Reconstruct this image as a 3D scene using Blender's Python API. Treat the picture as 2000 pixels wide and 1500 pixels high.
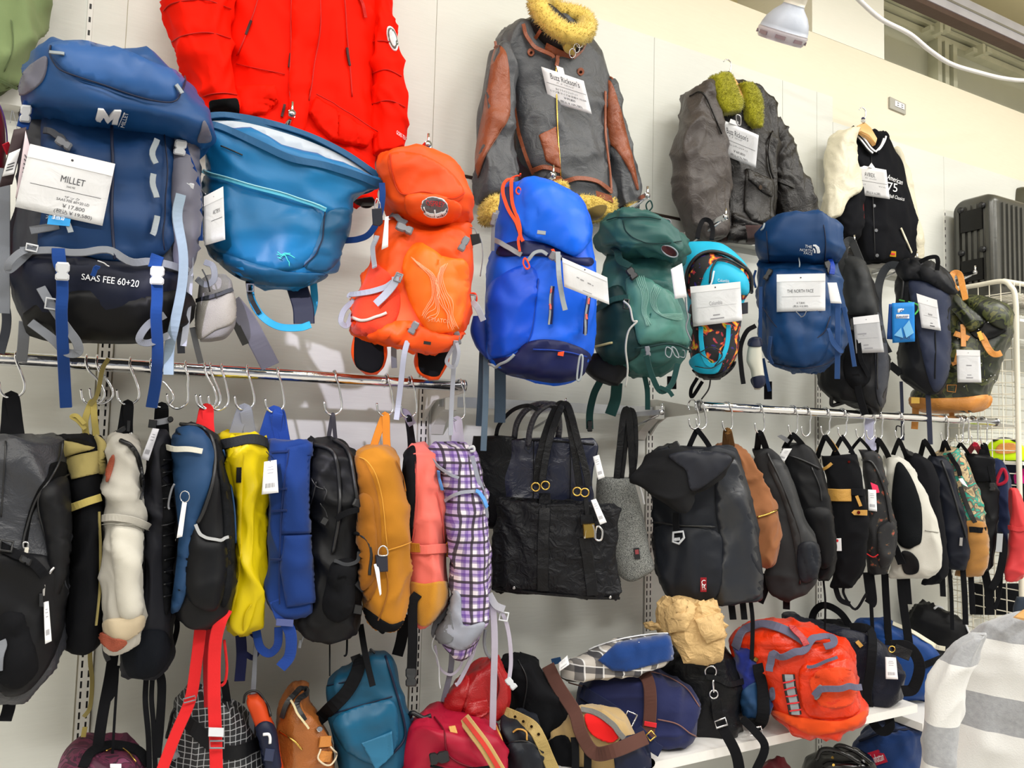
import bpy, math, random
import numpy as np
from mathutils import Vector, Matrix, noise
from mathutils.bvhtree import BVHTree
from mathutils.geometry import delaunay_2d_cdt

for _o in list(bpy.data.objects): bpy.data.objects.remove(_o)
SC = bpy.context.scene
COL = SC.collection
random.seed(5); noise.seed_set(11)

# ------------------------------------------------------------------ camera
YAW, PITCH, ROLL, FPX = math.radians(27.73), math.radians(4.04), math.radians(1.48), 1486.0
EYE = Vector((0.0, -2.25, 1.5))
_r = Vector((math.cos(YAW), -math.sin(YAW), 0))
FWD = Vector((math.sin(YAW)*math.cos(PITCH), math.cos(YAW)*math.cos(PITCH), math.sin(PITCH)))
_u = _r.cross(FWD)
RGT = _r*math.cos(ROLL) + _u*math.sin(ROLL)
UPV = _u*math.cos(ROLL) - _r*math.sin(ROLL)
cam_data = bpy.data.cameras.new('camera')
cam_data.sensor_fit = 'HORIZONTAL'; cam_data.sensor_width = 36.0
cam_data.lens = 36.0*FPX/2000.0
cam_data.clip_start = 0.05
camera = bpy.data.objects.new('camera', cam_data); COL.objects.link(camera)
camera.matrix_world = Matrix(((RGT.x, UPV.x, -FWD.x, EYE.x), (RGT.y, UPV.y, -FWD.y, EYE.y), (RGT.z, UPV.z, -FWD.z, EYE.z), (0, 0, 0, 1)))
SC.camera = camera

# ------------------------------------------------------------------ light and exposure
world = bpy.data.worlds.new('shop_ambient'); SC.world = world; world.use_nodes = True
world.node_tree.nodes['Background'].inputs[0].default_value = (0.97, 0.99, 1.0, 1)
world.node_tree.nodes['Background'].inputs[1].default_value = 0.32
def area(name, loc, size, power, color=(1, 0.985, 0.96), rot=(0, 0, 0)):
    l = bpy.data.lights.new(name, 'AREA'); l.shape = 'RECTANGLE'; l.size = size[0]; l.size_y = size[1]
    l.energy = power; l.color = color
    o = bpy.data.objects.new(name, l); COL.objects.link(o); o.location = loc; o.rotation_euler = rot
    o['kind'] = 'helper'
    return o
for i, (x, p) in enumerate(((-1.6, 20), (0.3, 24), (2.2, 30), (4.1, 34))):
    area('ceiling_tube_lamp', (x, -1.55, 3.82), (1.3, 0.22), p)
for i, (x, p) in enumerate(((-1.6, 75), (0.6, 75), (2.8, 80), (5.0, 80))):
    area('ceiling_tube_lamp', (x, -3.7, 3.82), (1.3, 0.3), p)
sp = bpy.data.lights.new('clip_spot_lamp', 'SPOT'); sp.energy = 230; sp.color = (.86, .82, 1.0); sp.spot_size = math.radians(12.5); sp.spot_blend = .15; sp.shadow_soft_size = .03
spo = bpy.data.objects.new('clip_spot_lamp', sp); COL.objects.link(spo); spo['kind'] = 'helper'; spo.location = (-.95, -2.5, 2.3)
spo.rotation_euler = (Vector((.68, 0, 1.54))-Vector(spo.location)).to_track_quat('-Z', 'Y').to_euler()
SC.view_settings.view_transform = 'Standard'
try:
    SC.cycles.max_bounces = 6; SC.cycles.diffuse_bounces = 3; SC.cycles.glossy_bounces = 3; SC.cycles.caustics_reflective = False; SC.cycles.caustics_refractive = False
except Exception: pass
SC.view_settings.look = 'None'
SC.view_settings.gamma = 1.0
SC.view_settings.use_curve_mapping = False
SC.view_settings.exposure = 0.06

# ------------------------------------------------------------------ pixel helpers (2000 x 1500 frame)
def ray(px, py):
    return (RGT*((px-1000)/FPX) - UPV*((py-750)/FPX) + FWD)
def W(px, py, y):
    d = ray(px, py); return EYE + d*((y-EYE.y)/d.y)
def zdepth(p): return (p-EYE).dot(FWD)
def pxm(p): return zdepth(p)/FPX          # metres per pixel at p
def onplane(px, py, a, n):
    d = ray(px, py); return EYE + d*((a-EYE).dot(n)/d.dot(n))
def tocam(p):
    v = EYE-p; return v.normalized()

# ------------------------------------------------------------------ materials
def lin(c):
    if isinstance(c, str):
        c = c.lstrip('#'); c = [int(c[i:i+2], 16) for i in (0, 2, 4)]
    return tuple((v/255/12.92 if v/255 <= .04045 else ((v/255+.055)/1.055)**2.4) for v in c)
MATS = {}
def _base(name):
    m = bpy.data.materials.new(name); m.use_nodes = True
    nt = m.node_tree; b = nt.nodes['Principled BSDF']
    return m, nt, b
def mat(key, col, kind='fabric', var=.18, **kw):
    """procedural material; kind: fabric nylon leather metal plastic paper wool"""
    k = (key,)
    if k in MATS: return MATS[k]
    m, nt, b = _base(key)
    N, L = nt.nodes, nt.links
    c = lin(col)
    if kind in ('nylon', 'fabric', 'wool', 'leather', 'gloss') and key not in ('clear sleeve over card',):
        lu = sum(c)/3; c = tuple(v*.92 for v in c)
        if max(c) < .016: c = tuple(v*.7 for v in c)
    P = dict(fabric=(.85, 900, .25, .0), nylon=(.5, 1400, .12, .0), leather=(.36, 420, .35, .0), metal=(.16, 60, .02, 1.0),
             plastic=(.38, 200, .03, .0), paper=(.6, 60, .03, .0), wool=(.95, 500, .6, .0), gloss=(.22, 60, .12, .0))[kind]
    rough = kw.get('rough', P[0]); sc = kw.get('scale', P[1]); bs = kw.get('bump', P[2])
    b.inputs['Roughness'].default_value = rough
    b.inputs['Metallic'].default_value = kw.get('metal', P[3])
    if kind in ('fabric', 'wool'):
        b.inputs['Sheen Weight'].default_value = (.1 if kind == 'fabric' else .3) if max(c) > .03 else .0
        b.inputs['Specular IOR Level'].default_value = .25 if max(c) > .03 else .12
    if kind in ('nylon', 'leather') and max(c) < .03: b.inputs['Specular IOR Level'].default_value = .2
    if kind in ('nylon', 'gloss') and max(c) >= .03: b.inputs['Specular IOR Level'].default_value = .3
    if 'spec' in kw: b.inputs['Specular IOR Level'].default_value = kw['spec']
    tc = N.new('ShaderNodeTexCoord')
    n1 = N.new('ShaderNodeTexNoise'); n1.inputs['Scale'].default_value = kw.get('vscale', 9); n1.inputs['Detail'].default_value = 5
    L.new(tc.outputs['Object'], n1.inputs['Vector'])
    mx = N.new('ShaderNodeMixRGB'); 
    mx.inputs[1].default_value = tuple(max(0, v*(1-var)) for v in c)+(1,)
    mx.inputs[2].default_value = tuple(min(1, v*(1+var)+.001) for v in c)+(1,)
    L.new(n1.outputs['Fac'], mx.inputs[0]); L.new(mx.outputs[0], b.inputs['Base Color'])
    if bs > 0:
        if kind == 'leather':
            n2 = N.new('ShaderNodeTexVoronoi'); n2.inputs['Scale'].default_value = sc; o2 = n2.outputs['Distance']
        else:
            n2 = N.new('ShaderNodeTexNoise'); n2.inputs['Scale'].default_value = sc; n2.inputs['Detail'].default_value = 3; o2 = n2.outputs['Fac']
        L.new(tc.outputs['Object'], n2.inputs['Vector'])
        bp = N.new('ShaderNodeBump'); bp.inputs['Strength'].default_value = bs; bp.inputs['Distance'].default_value = .0015
        L.new(o2, bp.inputs['Height'])
        n3 = N.new('ShaderNodeTexNoise'); n3.inputs['Scale'].default_value = kw.get('crease', 17); n3.inputs['Detail'].default_value = 4
        n3.inputs['Distortion'].default_value = 1.2
        if kind in ('nylon', 'fabric') and 'crease' not in kw:
            n3.noise_type = 'RIDGED_MULTIFRACTAL'; n3.inputs['Scale'].default_value = 7; n3.inputs['Detail'].default_value = 1.6; n3.inputs['Distortion'].default_value = .7
        L.new(tc.outputs['Object'], n3.inputs['Vector'])
        b2 = N.new('ShaderNodeBump'); b2.inputs['Strength'].default_value = kw.get('cstr', .55 if kind in ('fabric', 'nylon', 'leather') else .1); b2.inputs['Distance'].default_value = .011
        L.new(n3.outputs['Fac'], b2.inputs['Height']); L.new(bp.outputs[0], b2.inputs['Normal']); L.new(b2.outputs[0], b.inputs['Normal'])
    MATS[k] = m
    return m
def _ramp(nt, fac, stops, interp='CONSTANT'):
    r = nt.nodes.new('ShaderNodeValToRGB'); r.color_ramp.interpolation = interp
    el = r.color_ramp.elements
    while len(el) < len(stops): el.new(.5)
    for e, (p, c) in zip(el, stops): e.position = p; e.color = (*lin(c), 1)
    nt.links.new(fac, r.inputs[0]); return r
def pattern(key, fn, rough=.8):
    if (key,) in MATS: return MATS[(key,)]
    m, nt, b = _base(key); b.inputs['Roughness'].default_value = rough
    tc = nt.nodes.new('ShaderNodeTexCoord')
    fn(nt, tc.outputs['Object'], b); MATS[(key,)] = m
    return m
def _math(nt, op, a, b=None, c=None):
    n = nt.nodes.new('ShaderNodeMath'); n.operation = op
    for i, v in enumerate((a, b, c)):
        if v is None: continue
        if isinstance(v, (int, float)): n.inputs[i].default_value = v
        else: nt.links.new(v, n.inputs[i])
    return n.outputs[0]
def _mix(nt, f, a, b):
    n = nt.nodes.new('ShaderNodeMixRGB')
    for i, v in enumerate((f, a, b)):
        if isinstance(v, (str, tuple)): n.inputs[i].default_value = (*lin(v), 1)
        elif isinstance(v, (int, float)): n.inputs[i].default_value = v
        else: nt.links.new(v, n.inputs[i])
    return n.outputs[0]
def camo(key, stops, scale=14, rough=.7, dist=1.5):
    def fn(nt, vec, b):
        n = nt.nodes.new('ShaderNodeTexNoise'); n.inputs['Scale'].default_value = scale; n.inputs['Detail'].default_value = 2.5; n.inputs['Distortion'].default_value = dist
        nt.links.new(vec, n.inputs['Vector'])
        nt.links.new(_ramp(nt, n.outputs['Fac'], stops).outputs[0], b.inputs['Base Color'])
    return pattern(key, fn, rough)
def plaid(key, base, bands, period, wob=.004, ax=('X', 'Z'), rough=.85):
    """bands: list of (axis index, offset, width, colour, strength) in fractions of the period"""
    def fn(nt, vec, b):
        nz = nt.nodes.new('ShaderNodeTexNoise'); nz.inputs['Scale'].default_value = 7; nt.links.new(vec, nz.inputs['Vector'])
        va = nt.nodes.new('ShaderNodeVectorMath'); va.operation = 'SCALE'; nt.links.new(nz.outputs['Color'], va.inputs[0]); va.inputs['Scale'].default_value = wob
        vb = nt.nodes.new('ShaderNodeVectorMath'); vb.operation = 'ADD'; nt.links.new(vec, vb.inputs[0]); nt.links.new(va.outputs[0], vb.inputs[1])
        sp = nt.nodes.new('ShaderNodeSeparateXYZ'); nt.links.new(vb.outputs[0], sp.inputs[0])
        cur = base
        for (a, off, wd, colr, st) in bands:
            t = _math(nt, 'FRACT', _math(nt, 'ADD', _math(nt, 'DIVIDE', sp.outputs[ax[a]], period), off+50))
            msk = _math(nt, 'MULTIPLY', _math(nt, 'LESS_THAN', t, wd), st)
            cur = _mix(nt, msk, cur, colr)
        nt.links.new(cur, b.inputs['Base Color'])
    return pattern(key, fn, rough)

# ------------------------------------------------------------------ object plumbing
GROUP = None          # the display that the bags or jackets being built belong to
class Thing:
    def __init__(s, name, label, cat, group=None):
        s.o = bpy.data.objects.new(name, None); COL.objects.link(s.o)
        s.o.empty_display_size = .05
        s.o['label'] = label; s.o['category'] = cat
        if not group and GROUP and cat in ('backpack', 'bag', 'jacket'): group = GROUP
        if group: s.o['group'] = group
        s.loc = None; s.last = None; s.main = None
    def base(s, p):
        if s.loc is None:
            s.loc = Vector(p); s.o.location = s.loc
    def add(s, name, v, f, m, parent=None, smooth=True, label=None, kind=None):
        v = [Vector(p) for p in v]
        if s.loc is None:
            lo = min(p.z for p in v); c = sum(v, Vector())/len(v); s.base((c.x, c.y, lo))
        off = s.loc
        me = bpy.data.meshes.new(name)
        me.from_pydata([p-off for p in v], [], [list(q) for q in f]); me.update()
        if smooth:
            me.polygons.foreach_set('use_smooth', [True]*len(me.polygons))
        me.materials.append(m)
        o = bpy.data.objects.new(name, me); COL.objects.link(o)
        o.parent = parent if parent is not None else s.o
        if label: o['label'] = label
        if kind: o['kind'] = kind
        s.last = o
        return o
def structure(name, v, f, m, smooth=False, parent=None):
    me = bpy.data.meshes.new(name); me.from_pydata([tuple(p) for p in v], [], f); me.update(); me.materials.append(m)
    if smooth: me.polygons.foreach_set('use_smooth', [True]*len(me.polygons))
    o = bpy.data.objects.new(name, me); COL.objects.link(o)
    if parent: o.parent = parent
    else: o['kind'] = 'structure'
    return o
def boxvf(a, b):
    x0, y0, z0 = a; x1, y1, z1 = b
    return ([(x0,y0,z0),(x1,y0,z0),(x1,y1,z0),(x0,y1,z0),(x0,y0,z1),(x1,y0,z1),(x1,y1,z1),(x0,y1,z1)],
            [(0,3,2,1),(4,5,6,7),(0,1,5,4),(1,2,6,5),(2,3,7,6),(3,0,4,7)])
def join(*parts):
    V, F = [], []
    for v, f in parts:
        n = len(V); V += [Vector(p) for p in v]; F += [tuple(i+n for i in q) for q in f]
    return V, F
def crspline(P, n=8, closed=False):
    """Catmull-Rom through vectors"""
    P = [Vector(p) for p in P]; out = []
    m = len(P)
    if m < 3 and not closed:
        return [P[0].lerp(P[-1], i/n) for i in range(n+1)]
    R = range(m if closed else m-1)
    for i in R:
        p0 = P[(i-1) % m] if (closed or i > 0) else P[0]*2-P[1]
        p1 = P[i]; p2 = P[(i+1) % m]
        p3 = P[(i+2) % m] if (closed or i+2 < m) else P[-1]*2-P[-2]
        for k in range(n):
            t = k/n
            out.append(.5*((2*p1)+(p2-p0)*t+(2*p0-5*p1+4*p2-p3)*t*t+(3*p1-p0-3*p2+p3)*t**3))
    if not closed: out.append(P[-1])
    return out
def pchip(x, y, xs):
    x = np.asarray(x, float); y = np.asarray(y, float)
    h = np.diff(x); d = np.diff(y)/h
    m = np.zeros_like(y)
    if len(x) == 2: return np.interp(xs, x, y)
    for i in range(1, len(x)-1):
        if d[i-1]*d[i] > 0:
            w1 = 2*h[i]+h[i-1]; w2 = h[i]+2*h[i-1]; m[i] = (w1+w2)/(w1/d[i-1]+w2/d[i])
    m[0] = d[0]; m[-1] = d[-1]
    i = np.clip(np.searchsorted(x, xs)-1, 0, len(x)-2)
    t = (xs-x[i])/h[i]
    return ((1+2*t)*(1-t)**2*y[i]+t*(1-t)**2*h[i]*m[i]+t*t*(3-2*t)*y[i+1]+t*t*(t-1)*h[i]*m[i+1])

class Body:
    """soft volume lofted through cross-sections; rows give its left and right contour from top to bottom"""
    def __init__(s, T, rows, y, df, m, db=None, name='body', face='cam', e=.72, k=4.5, kt=None, wr=(.006, 9, .6), fold=(0, 8), floor=None, flat=False, nu=None, nv=None, ds=None, dm=.012,
                 parent=None, seed=0, label=None):
        db = df if db is None else db; s.T = T
        R = [(r[1], r[0], r[2], r[0]) if len(r) == 3 else r for r in rows]
        mx = sum(r[0]+r[2] for r in R)/2/len(R); my = sum(r[1]+r[3] for r in R)/2/len(R)
        A = W(mx, my, y); s.A = A
        if A.z > 1.75 and face == 'cam':           # seen from below: the crown rounds off behind its front
            kt = kt or 2.3
            if kt < 6:
                R = [tuple(v+((10, 6, 3)[i] if (j % 2 and i < 3) else 0) for j, v in enumerate(r)) for i, r in enumerate(R)]
        big = max(max(r[2]-r[0] for r in R), max(r[3] for r in R)-min(r[1] for r in R))
        nu = nu or int(min(66, 26+big*.16)); nv = nv or int(min(70, 26+big*.18))
        if face == 'cam': n = Vector((EYE.x-A.x, EYE.y-A.y, 0)).normalized()
        else: n = Vector((math.sin(math.radians(face)), -math.cos(math.radians(face)), 0))
        s.n = n
        Lp = [onplane(r[0], r[1], A, n) for r in R]; Rp = [onplane(r[2], r[3], A, n) for r in R]
        cum = [0]
        for i in range(1, len(R)): cum.append(cum[-1]+max(1e-4, ((Lp[i]-Lp[i-1]).length+(Rp[i]-Rp[i-1]).length)/2))
        cum = np.array(cum)/cum[-1]
        lin_t = np.linspace(0, 1, nv); cos_t = (1-np.cos(np.pi*lin_t))/2; ts = .45*lin_t+.55*cos_t
        Lc = np.stack([pchip(cum, [p[i] for p in Lp], ts) for i in range(3)], 1)
        Rc = np.stack([pchip(cum, [p[i] for p in Rp], ts) for i in range(3)], 1)
        C = (Lc+Rc)/2; H = (Rc-Lc)/2
        q = np.abs(2*ts-1)
        kk = np.where(ts < .5, kt or k, k)
        prof = np.maximum(0, 1-q**kk)**(1/kk)
        if ds is not None: prof = prof*np.interp(ts, [d[0] for d in ds], [d[1] for d in ds])
        halfw = np.linalg.norm(H, axis=1)
        ph = np.linspace(0, 2*np.pi, nu, endpoint=False)
        cs, sn = np.cos(ph), np.sin(ph)
        cc = np.sign(cs)*np.abs(cs)**e; ss = np.sign(sn)*np.abs(sn)**e
        dfr = np.maximum(df*prof, min(dm, df)); dbr = np.maximum(db*prof, min(dm, db))
        nn = np.array(n)
        V = C[:, None, :]+H[:, None, :]*cc[None, :, None]+nn[None, None, :]*(np.where(sn > 0, 1, 0)[None, :]*dfr[:, None]*ss[None, :]+np.where(sn <= 0, 1, 0)[None, :]*dbr[:, None]*ss[None, :])[:, :, None]
        V = V.reshape(-1, 3)
        F = []
        for i in range(nv-1):
            for j in range(nu):
                j2 = (j+1) % nu
                F.append((i*nu+j, (i+1)*nu+j, (i+1)*nu+j2, i*nu+j2))
        F.append(tuple(range(nu))); F.append(tuple((nv-1)*nu+j for j in reversed(range(nu))))
        V = [Vector(p) for p in V]
        # wrinkles along the surface normal
        me = bpy.data.meshes.new('t'); me.from_pydata(V, [], F); me.update()
        nr = [Vector(v.normal) for v in me.vertices]
        # outward check
        cen = sum(V, Vector())/len(V)
        if sum((V[i]-cen).dot(nr[i]) for i in range(0, len(V), 7)) < 0:
            F = [tuple(reversed(f)) for f in F]; nr = [-a for a in nr]
        bpy.data.meshes.remove(me)
        am, scl, sz = wr; fa, fs = fold; fa *= 1.25; o = Vector((seed*3.7+1.3, seed*1.9, seed*.7))
        for i in range(len(V)):
            p = V[i]; w = 0
            if am:
                pp = Vector((p.x*scl, p.y*scl, p.z*scl*sz))+o
                w += am*(noise.noise(pp)+.5*noise.noise(pp*2.1))
            if fa:
                pp = Vector((p.x*fs, p.y*fs, p.z*fs*.6))+o*2; pp = pp+noise.noise_vector(pp*.55)*.9
                a1 = max(0, 1-abs(noise.noise(pp))*2.2); a2 = max(0, 1-abs(noise.noise(pp*2.1+o))*2.2); a3 = max(0, 1-abs(noise.noise(Vector((pp.z*1.6, pp.x*.7, pp.y))+o*3))*2.4)
                w += fa*1.5*(a1**2.2-.35)+fa*.6*(a2**2.2-.35)+fa*1.1*(a3**3-.2)
            V[i] = p+nr[i]*w
        if floor is not None: V = [Vector((p.x, p.y, max(p.z, floor))) for p in V]
        s.V, s.F = V, F; s.layers = []
        if T.main is None: T.main = s
        lo = min(p.z for p in V); T.base((A.x, A.y, lo))
        s.o = T.add(name, V, F, m, parent=parent, label=label, smooth=not flat)
        s.bvh = BVHTree.FromPolygons(V, F)
    def hit(s, px, py, off=0.0):
        d = ray(px, py).normalized()
        h = s.bvh.ray_cast(EYE, d)
        if h[0] is not None and h[1].dot(d) < 0:
            nn = (h[1]*.6+s.n*.4).normalized()
            return h[0]+nn*off, nn
        p = onplane(px, py, s.A, s.n); return p+s.n*off, s.n
    def hit_top(s, px, py, off):
        """like hit, but on the outermost panel sewn to the body"""
        d = ray(px, py).normalized(); best = s.hit(px, py, 0); bd = (best[0]-EYE).length
        for L in s.layers:
            h = L.ray_cast(EYE, d)
            if h[0] is not None and h[3] < bd: bd = h[3]; best = (h[0], best[1])
        return best[0]+best[1]*off, best[1]

def depthpoint(T, px, py, y):
    """point at depth y, measured square to the thing's own body when it has one"""
    B = T.main if T is not None else None
    if B is None: return W(px, py, y)
    return onplane(px, py, B.A+B.n*(B.A.y-y), B.n)
def locate(T, pt, body, y, off):
    """pixel point -> (position, normal); a third value is its depth in front of the wall"""
    if len(pt) > 2 and pt[2] is not None:
        p = depthpoint(T, pt[0], pt[1], pt[2]); return p, tocam(p)
    if body is not None: return body.hit(pt[0], pt[1], off)
    p = depthpoint(T, pt[0], pt[1], y); return p, tocam(p)

def polyin(pts, q):
    x, y = q; c = False; n = len(pts)
    for i in range(n):
        x1, y1 = pts[i]; x2, y2 = pts[(i+1) % n]
        if (y1 > y) != (y2 > y) and x < (x2-x1)*(y-y1)/(y2-y1)+x1: c = not c
    return c
def patch(T, body, pts, m, name='panel', off=.004, bulge=0.0, skirt=.008, sm=True, parent=None, res=24, label=None, bw=.35, wr=0):
    """panel sewn on a body: traced outline laid onto the surface, with an edge of its own"""
    P = [Vector((p[0], p[1], 0)) for p in pts]
    if sm: P = crspline(P, 5, closed=True)
    P = [(p.x, p.y) for p in P]
    xs = [p[0] for p in P]; ys = [p[1] for p in P]
    st = max(max(xs)-min(xs), max(ys)-min(ys))/res
    B = []
    for i in range(len(P)):
        a, b = P[i], P[(i+1) % len(P)]; d = math.dist(a, b); k = max(1, int(round(d/st)))
        for j in range(k): B.append((a[0]+(b[0]-a[0])*j/k, a[1]+(b[1]-a[1])*j/k))
    # drop points that almost coincide
    BB = []
    for p in B:
        if not BB or math.dist(p, BB[-1]) > st*.12: BB.append(p)
    if math.dist(BB[0], BB[-1]) < st*.12: BB.pop()
    nb = len(BB); arr = np.array(BB)
    def edist(q):
        a = arr; b = np.roll(arr, -1, 0); ab = b-a; t = np.clip(((q-a)*ab).sum(1)/np.maximum(1e-9, (ab*ab).sum(1)), 0, 1)
        return np.sqrt((((a+ab*t[:, None])-q)**2).sum(1)).min()
    I = []
    y = min(ys)+st*.5; r = 0
    while y < max(ys):
        x = min(xs)+st*(.5 if r % 2 else .9)
        while x < max(xs):
            if polyin(BB, (x, y)) and edist(np.array((x, y))) > st*.45: I.append((x, y))
            x += st
        y += st*.9; r += 1
    pts2 = [Vector(p) for p in BB]+[Vector(p) for p in I]
    res_ = delaunay_2d_cdt(pts2, [(i, (i+1) % nb) for i in range(nb)], [list(range(nb))], 1, 1e-6)
    vv, ff = res_[0], res_[2]
    mind = min(max(xs)-min(xs), max(ys)-min(ys))*bw
    V = []; NR = []; isb = []
    for v in vv:
        dd = edist(np.array((v.x, v.y))); isb.append(dd < 1e-3)
        p, n = body.hit(v.x, v.y, 0)
        t = min(1, dd/max(1e-6, mind)); q = off+bulge*(1-(1-t)**2)
        if wr: q += wr*noise.noise(p*22)
        V.append(p+n*q); NR.append(n)
    F = [tuple(f) for f in ff]
    if F:
        a, b, c = (V[i] for i in F[0][:3])
        nrm = sum(((V[f[1]]-V[f[0]]).cross(V[f[2]]-V[f[0]]) for f in F), Vector())
        if nrm.dot(body.n) < 0: F = [tuple(reversed(f)) for f in F]
    # skirt along boundary edges
    cnt = {}
    for f in F:
        for i in range(len(f)):
            e = (f[i], f[(i+1) % len(f)]); cnt[e] = cnt.get(e, 0)+1
    mp = {}
    for (a, b) in list(cnt):
        if (b, a) not in cnt:
            for q in (a, b):
                if q not in mp: mp[q] = len(V); V.append(V[q]-NR[q]*(off+skirt)); NR.append(NR[q])
            F.append((b, a, mp[a], mp[b]))
    body.layers.append(BVHTree.FromPolygons(V, F))
    return T.add(name, V, F, m, parent=parent, label=label)

def tubevf(P, r, seg=7, closed=False, radii=None):
    V, F = [], []; n = len(P); prev = None
    for i, p in enumerate(P):
        a = P[i-1] if (i > 0 or closed) else P[0]; b = P[(i+1) % n] if (i < n-1 or closed) else P[-1]
        t = (b-a); t = t.normalized() if t.length > 1e-9 else Vector((0, 0, 1))
        if prev is None:
            q = t.cross(Vector((0, 0, 1)));
            if q.length < .1: q = t.cross(Vector((1, 0, 0)))
        else: q = prev-t*prev.dot(t)
        q.normalize(); prev = q; w = t.cross(q)
        rr = r if radii is None else radii[i]
        for k in range(seg):
            an = 2*math.pi*k/seg; V.append(p+(q*math.cos(an)+w*math.sin(an))*rr)
    for i in range(n if closed else n-1):
        for k in range(seg):
            a = i*seg+k; b = i*seg+(k+1) % seg; c = ((i+1) % n)*seg+(k+1) % seg; d = ((i+1) % n)*seg+k
            F.append((a, b, c, d))
    if not closed: F.append(tuple(reversed(range(seg)))); F.append(tuple((n-1)*seg+k for k in range(seg)))
    return V, F
def soften(P, closed=False, k=2):
    n = len(P)
    for _ in range(k):
        P = [P[i] if (not closed and i in (0, n-1)) else (P[i-1]+P[i]*2+P[(i+1) % n])/4 for i in range(n)]
    return P
def cord(T, pts, m, name='cord', r=1.2, body=None, y=None, off=.003, parent=None, n=6, closed=False, seg=6, label=None, sm=True):
    P = [locate(T, p, body, y, off)[0] for p in pts]
    rr = r*pxm(P[0])
    if body is not None and len(pts) > 1:      # follow the surface between the given points
        Q = crspline([Vector((p[0], p[1], (p[2] if len(p) > 2 and p[2] is not None else 99))) for p in pts], n, closed)
        if all(len(p) == 2 for p in pts): P = soften([body.hit(q.x, q.y, off+rr*.3)[0] for q in Q], closed)
        else: P = crspline(P, n, closed)
    elif sm: P = crspline(P, n, closed)
    v, f = tubevf(P, rr, seg, closed); return T.add(name, v, f, m, parent=parent, label=label)
def strap(T, pts, w, m, name='strap', body=None, y=None, off=.005, th=.0025, parent=None, n=6, ws=None, closed=False, label=None, tilt=0, sm=True, face=None):
    """webbing: a flat band of real thickness; w is its width as the photograph shows it"""
    L = [(p, tocam(p)) if isinstance(p, Vector) else locate(T, p, body, y, off) for p in pts]
    P = [l[0] for l in L]; Nn = [l[1] for l in L]
    hw = [w*pxm(p)/2*(1 if ws is None else np.interp(i/(len(P)-1), np.linspace(0, 1, len(ws)), ws)) for i, p in enumerate(P)]
    if body is not None and all(len(p) == 2 for p in pts):
        Q = crspline([Vector((p[0], p[1], 0)) for p in pts], n, closed) if sm else [Vector((p[0], p[1], 0)) for p in pts]
        LL = [body.hit(q.x, q.y, off) for q in Q]; P = soften([l[0] for l in LL], closed); Nn = soften([l[1] for l in LL], closed)
    elif sm:
        P = crspline(P, n, closed); Nn = crspline(Nn, n, closed)
    hw = np.interp(np.linspace(0, 1, len(P)), np.linspace(0, 1, len(hw)), hw)
    V, F = [], []; N = len(P)
    for i, p in enumerate(P):
        a = P[i-1] if (i > 0 or closed) else P[0]; b = P[(i+1) % N] if (i < N-1 or closed) else P[-1]
        t = (b-a); t = t.normalized() if t.length > 1e-9 else Vector((0, 0, -1))
        nr = Vector(face).normalized() if face is not None else Nn[i].normalized()
        sd = t.cross(nr); sd = sd.normalized() if sd.length > 1e-6 else RGT.copy()
        nr = sd.cross(t).normalized()
        if tilt: sd = (sd*math.cos(tilt)+nr*math.sin(tilt)); nr = sd.cross(t).normalized()
        h = hw[i]
        V += [p-sd*h+nr*th*.2, p-sd*h*.9+nr*th, p+sd*h*.9+nr*th, p+sd*h+nr*th*.2, p+sd*h*.95-nr*th*.5, p-sd*h*.95-nr*th*.5]
    for i in range(N if closed else N-1):
        for k in range(6):
            a = i*6+k; b = i*6+(k+1) % 6; j = (i+1) % N
            F.append((a, j*6+k, j*6+(k+1) % 6, b))
    if not closed: F.append((0, 1, 2, 3, 4, 5)); F.append(tuple((N-1)*6+k for k in reversed(range(6))))
    return T.add(name, V, F, m, parent=parent, label=label, smooth=False)
def plate(T, pts, m, name='plate', body=None, y=None, off=.006, th=.006, parent=None, label=None, bev=.18, sm=False, face=None, smooth=False):
    """flat rigid piece (buckle half, tag, patch) with thickness and a softened edge"""
    cx = sum(p[0] for p in pts)/len(pts); cy = sum(p[1] for p in pts)/len(pts)
    A, n = locate(T, (cx, cy) if (body is not None or y is not None) else (cx, cy, pts[0][2]), body, y, off)
    if face is not None: n = Vector(face).normalized()
    elif body is None: n = tocam(A)
    else: n = (n*.6+tocam(A)*.4).normalized()
    P = [onplane(p[0], p[1], A, n) for p in pts]
    if sm: P = crspline(P, 4, closed=True)
    c = sum(P, Vector())/len(P)
    ar = sum(((P[i]-c).cross(P[(i+1) % len(P)]-c) for i in range(len(P))), Vector())
    if ar.dot(n) < 0: P = P[::-1]
    k = len(P); V = []
    for q, ins in ((-.5, 0), (.5-bev, 0), (.5, bev*th)):
        for p in P:
            d = (c-p); dl = d.length
            V.append(p+(d*(min(ins, dl*.3)/dl) if dl > 1e-9 else d)+n*th*q)
    F = [tuple(reversed(range(k)))]
    for j in range(2):
        for i in range(k): F.append((j*k+i, j*k+(i+1) % k, (j+1)*k+(i+1) % k, (j+1)*k+i))
    F.append(tuple(2*k+i for i in range(k)))
    return T.add(name, V, F, m, parent=parent, label=label, smooth=smooth)
def ring(T, pts, r, m, name='ring', body=None, y=None, off=.006, parent=None, sm=True, label=None):
    """closed wire or moulded frame through the given points (slider buckle, ring)"""
    A, n = locate(T, (sum(p[0] for p in pts)/len(pts), sum(p[1] for p in pts)/len(pts)), body, y, off)
    P = [onplane(p[0], p[1], A, n) for p in pts]
    if sm: P = crspline(P, 5, closed=True)
    v, f = tubevf(P, r*pxm(A), 6, True); return T.add(name, v, f, m, parent=parent, label=label)
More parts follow.
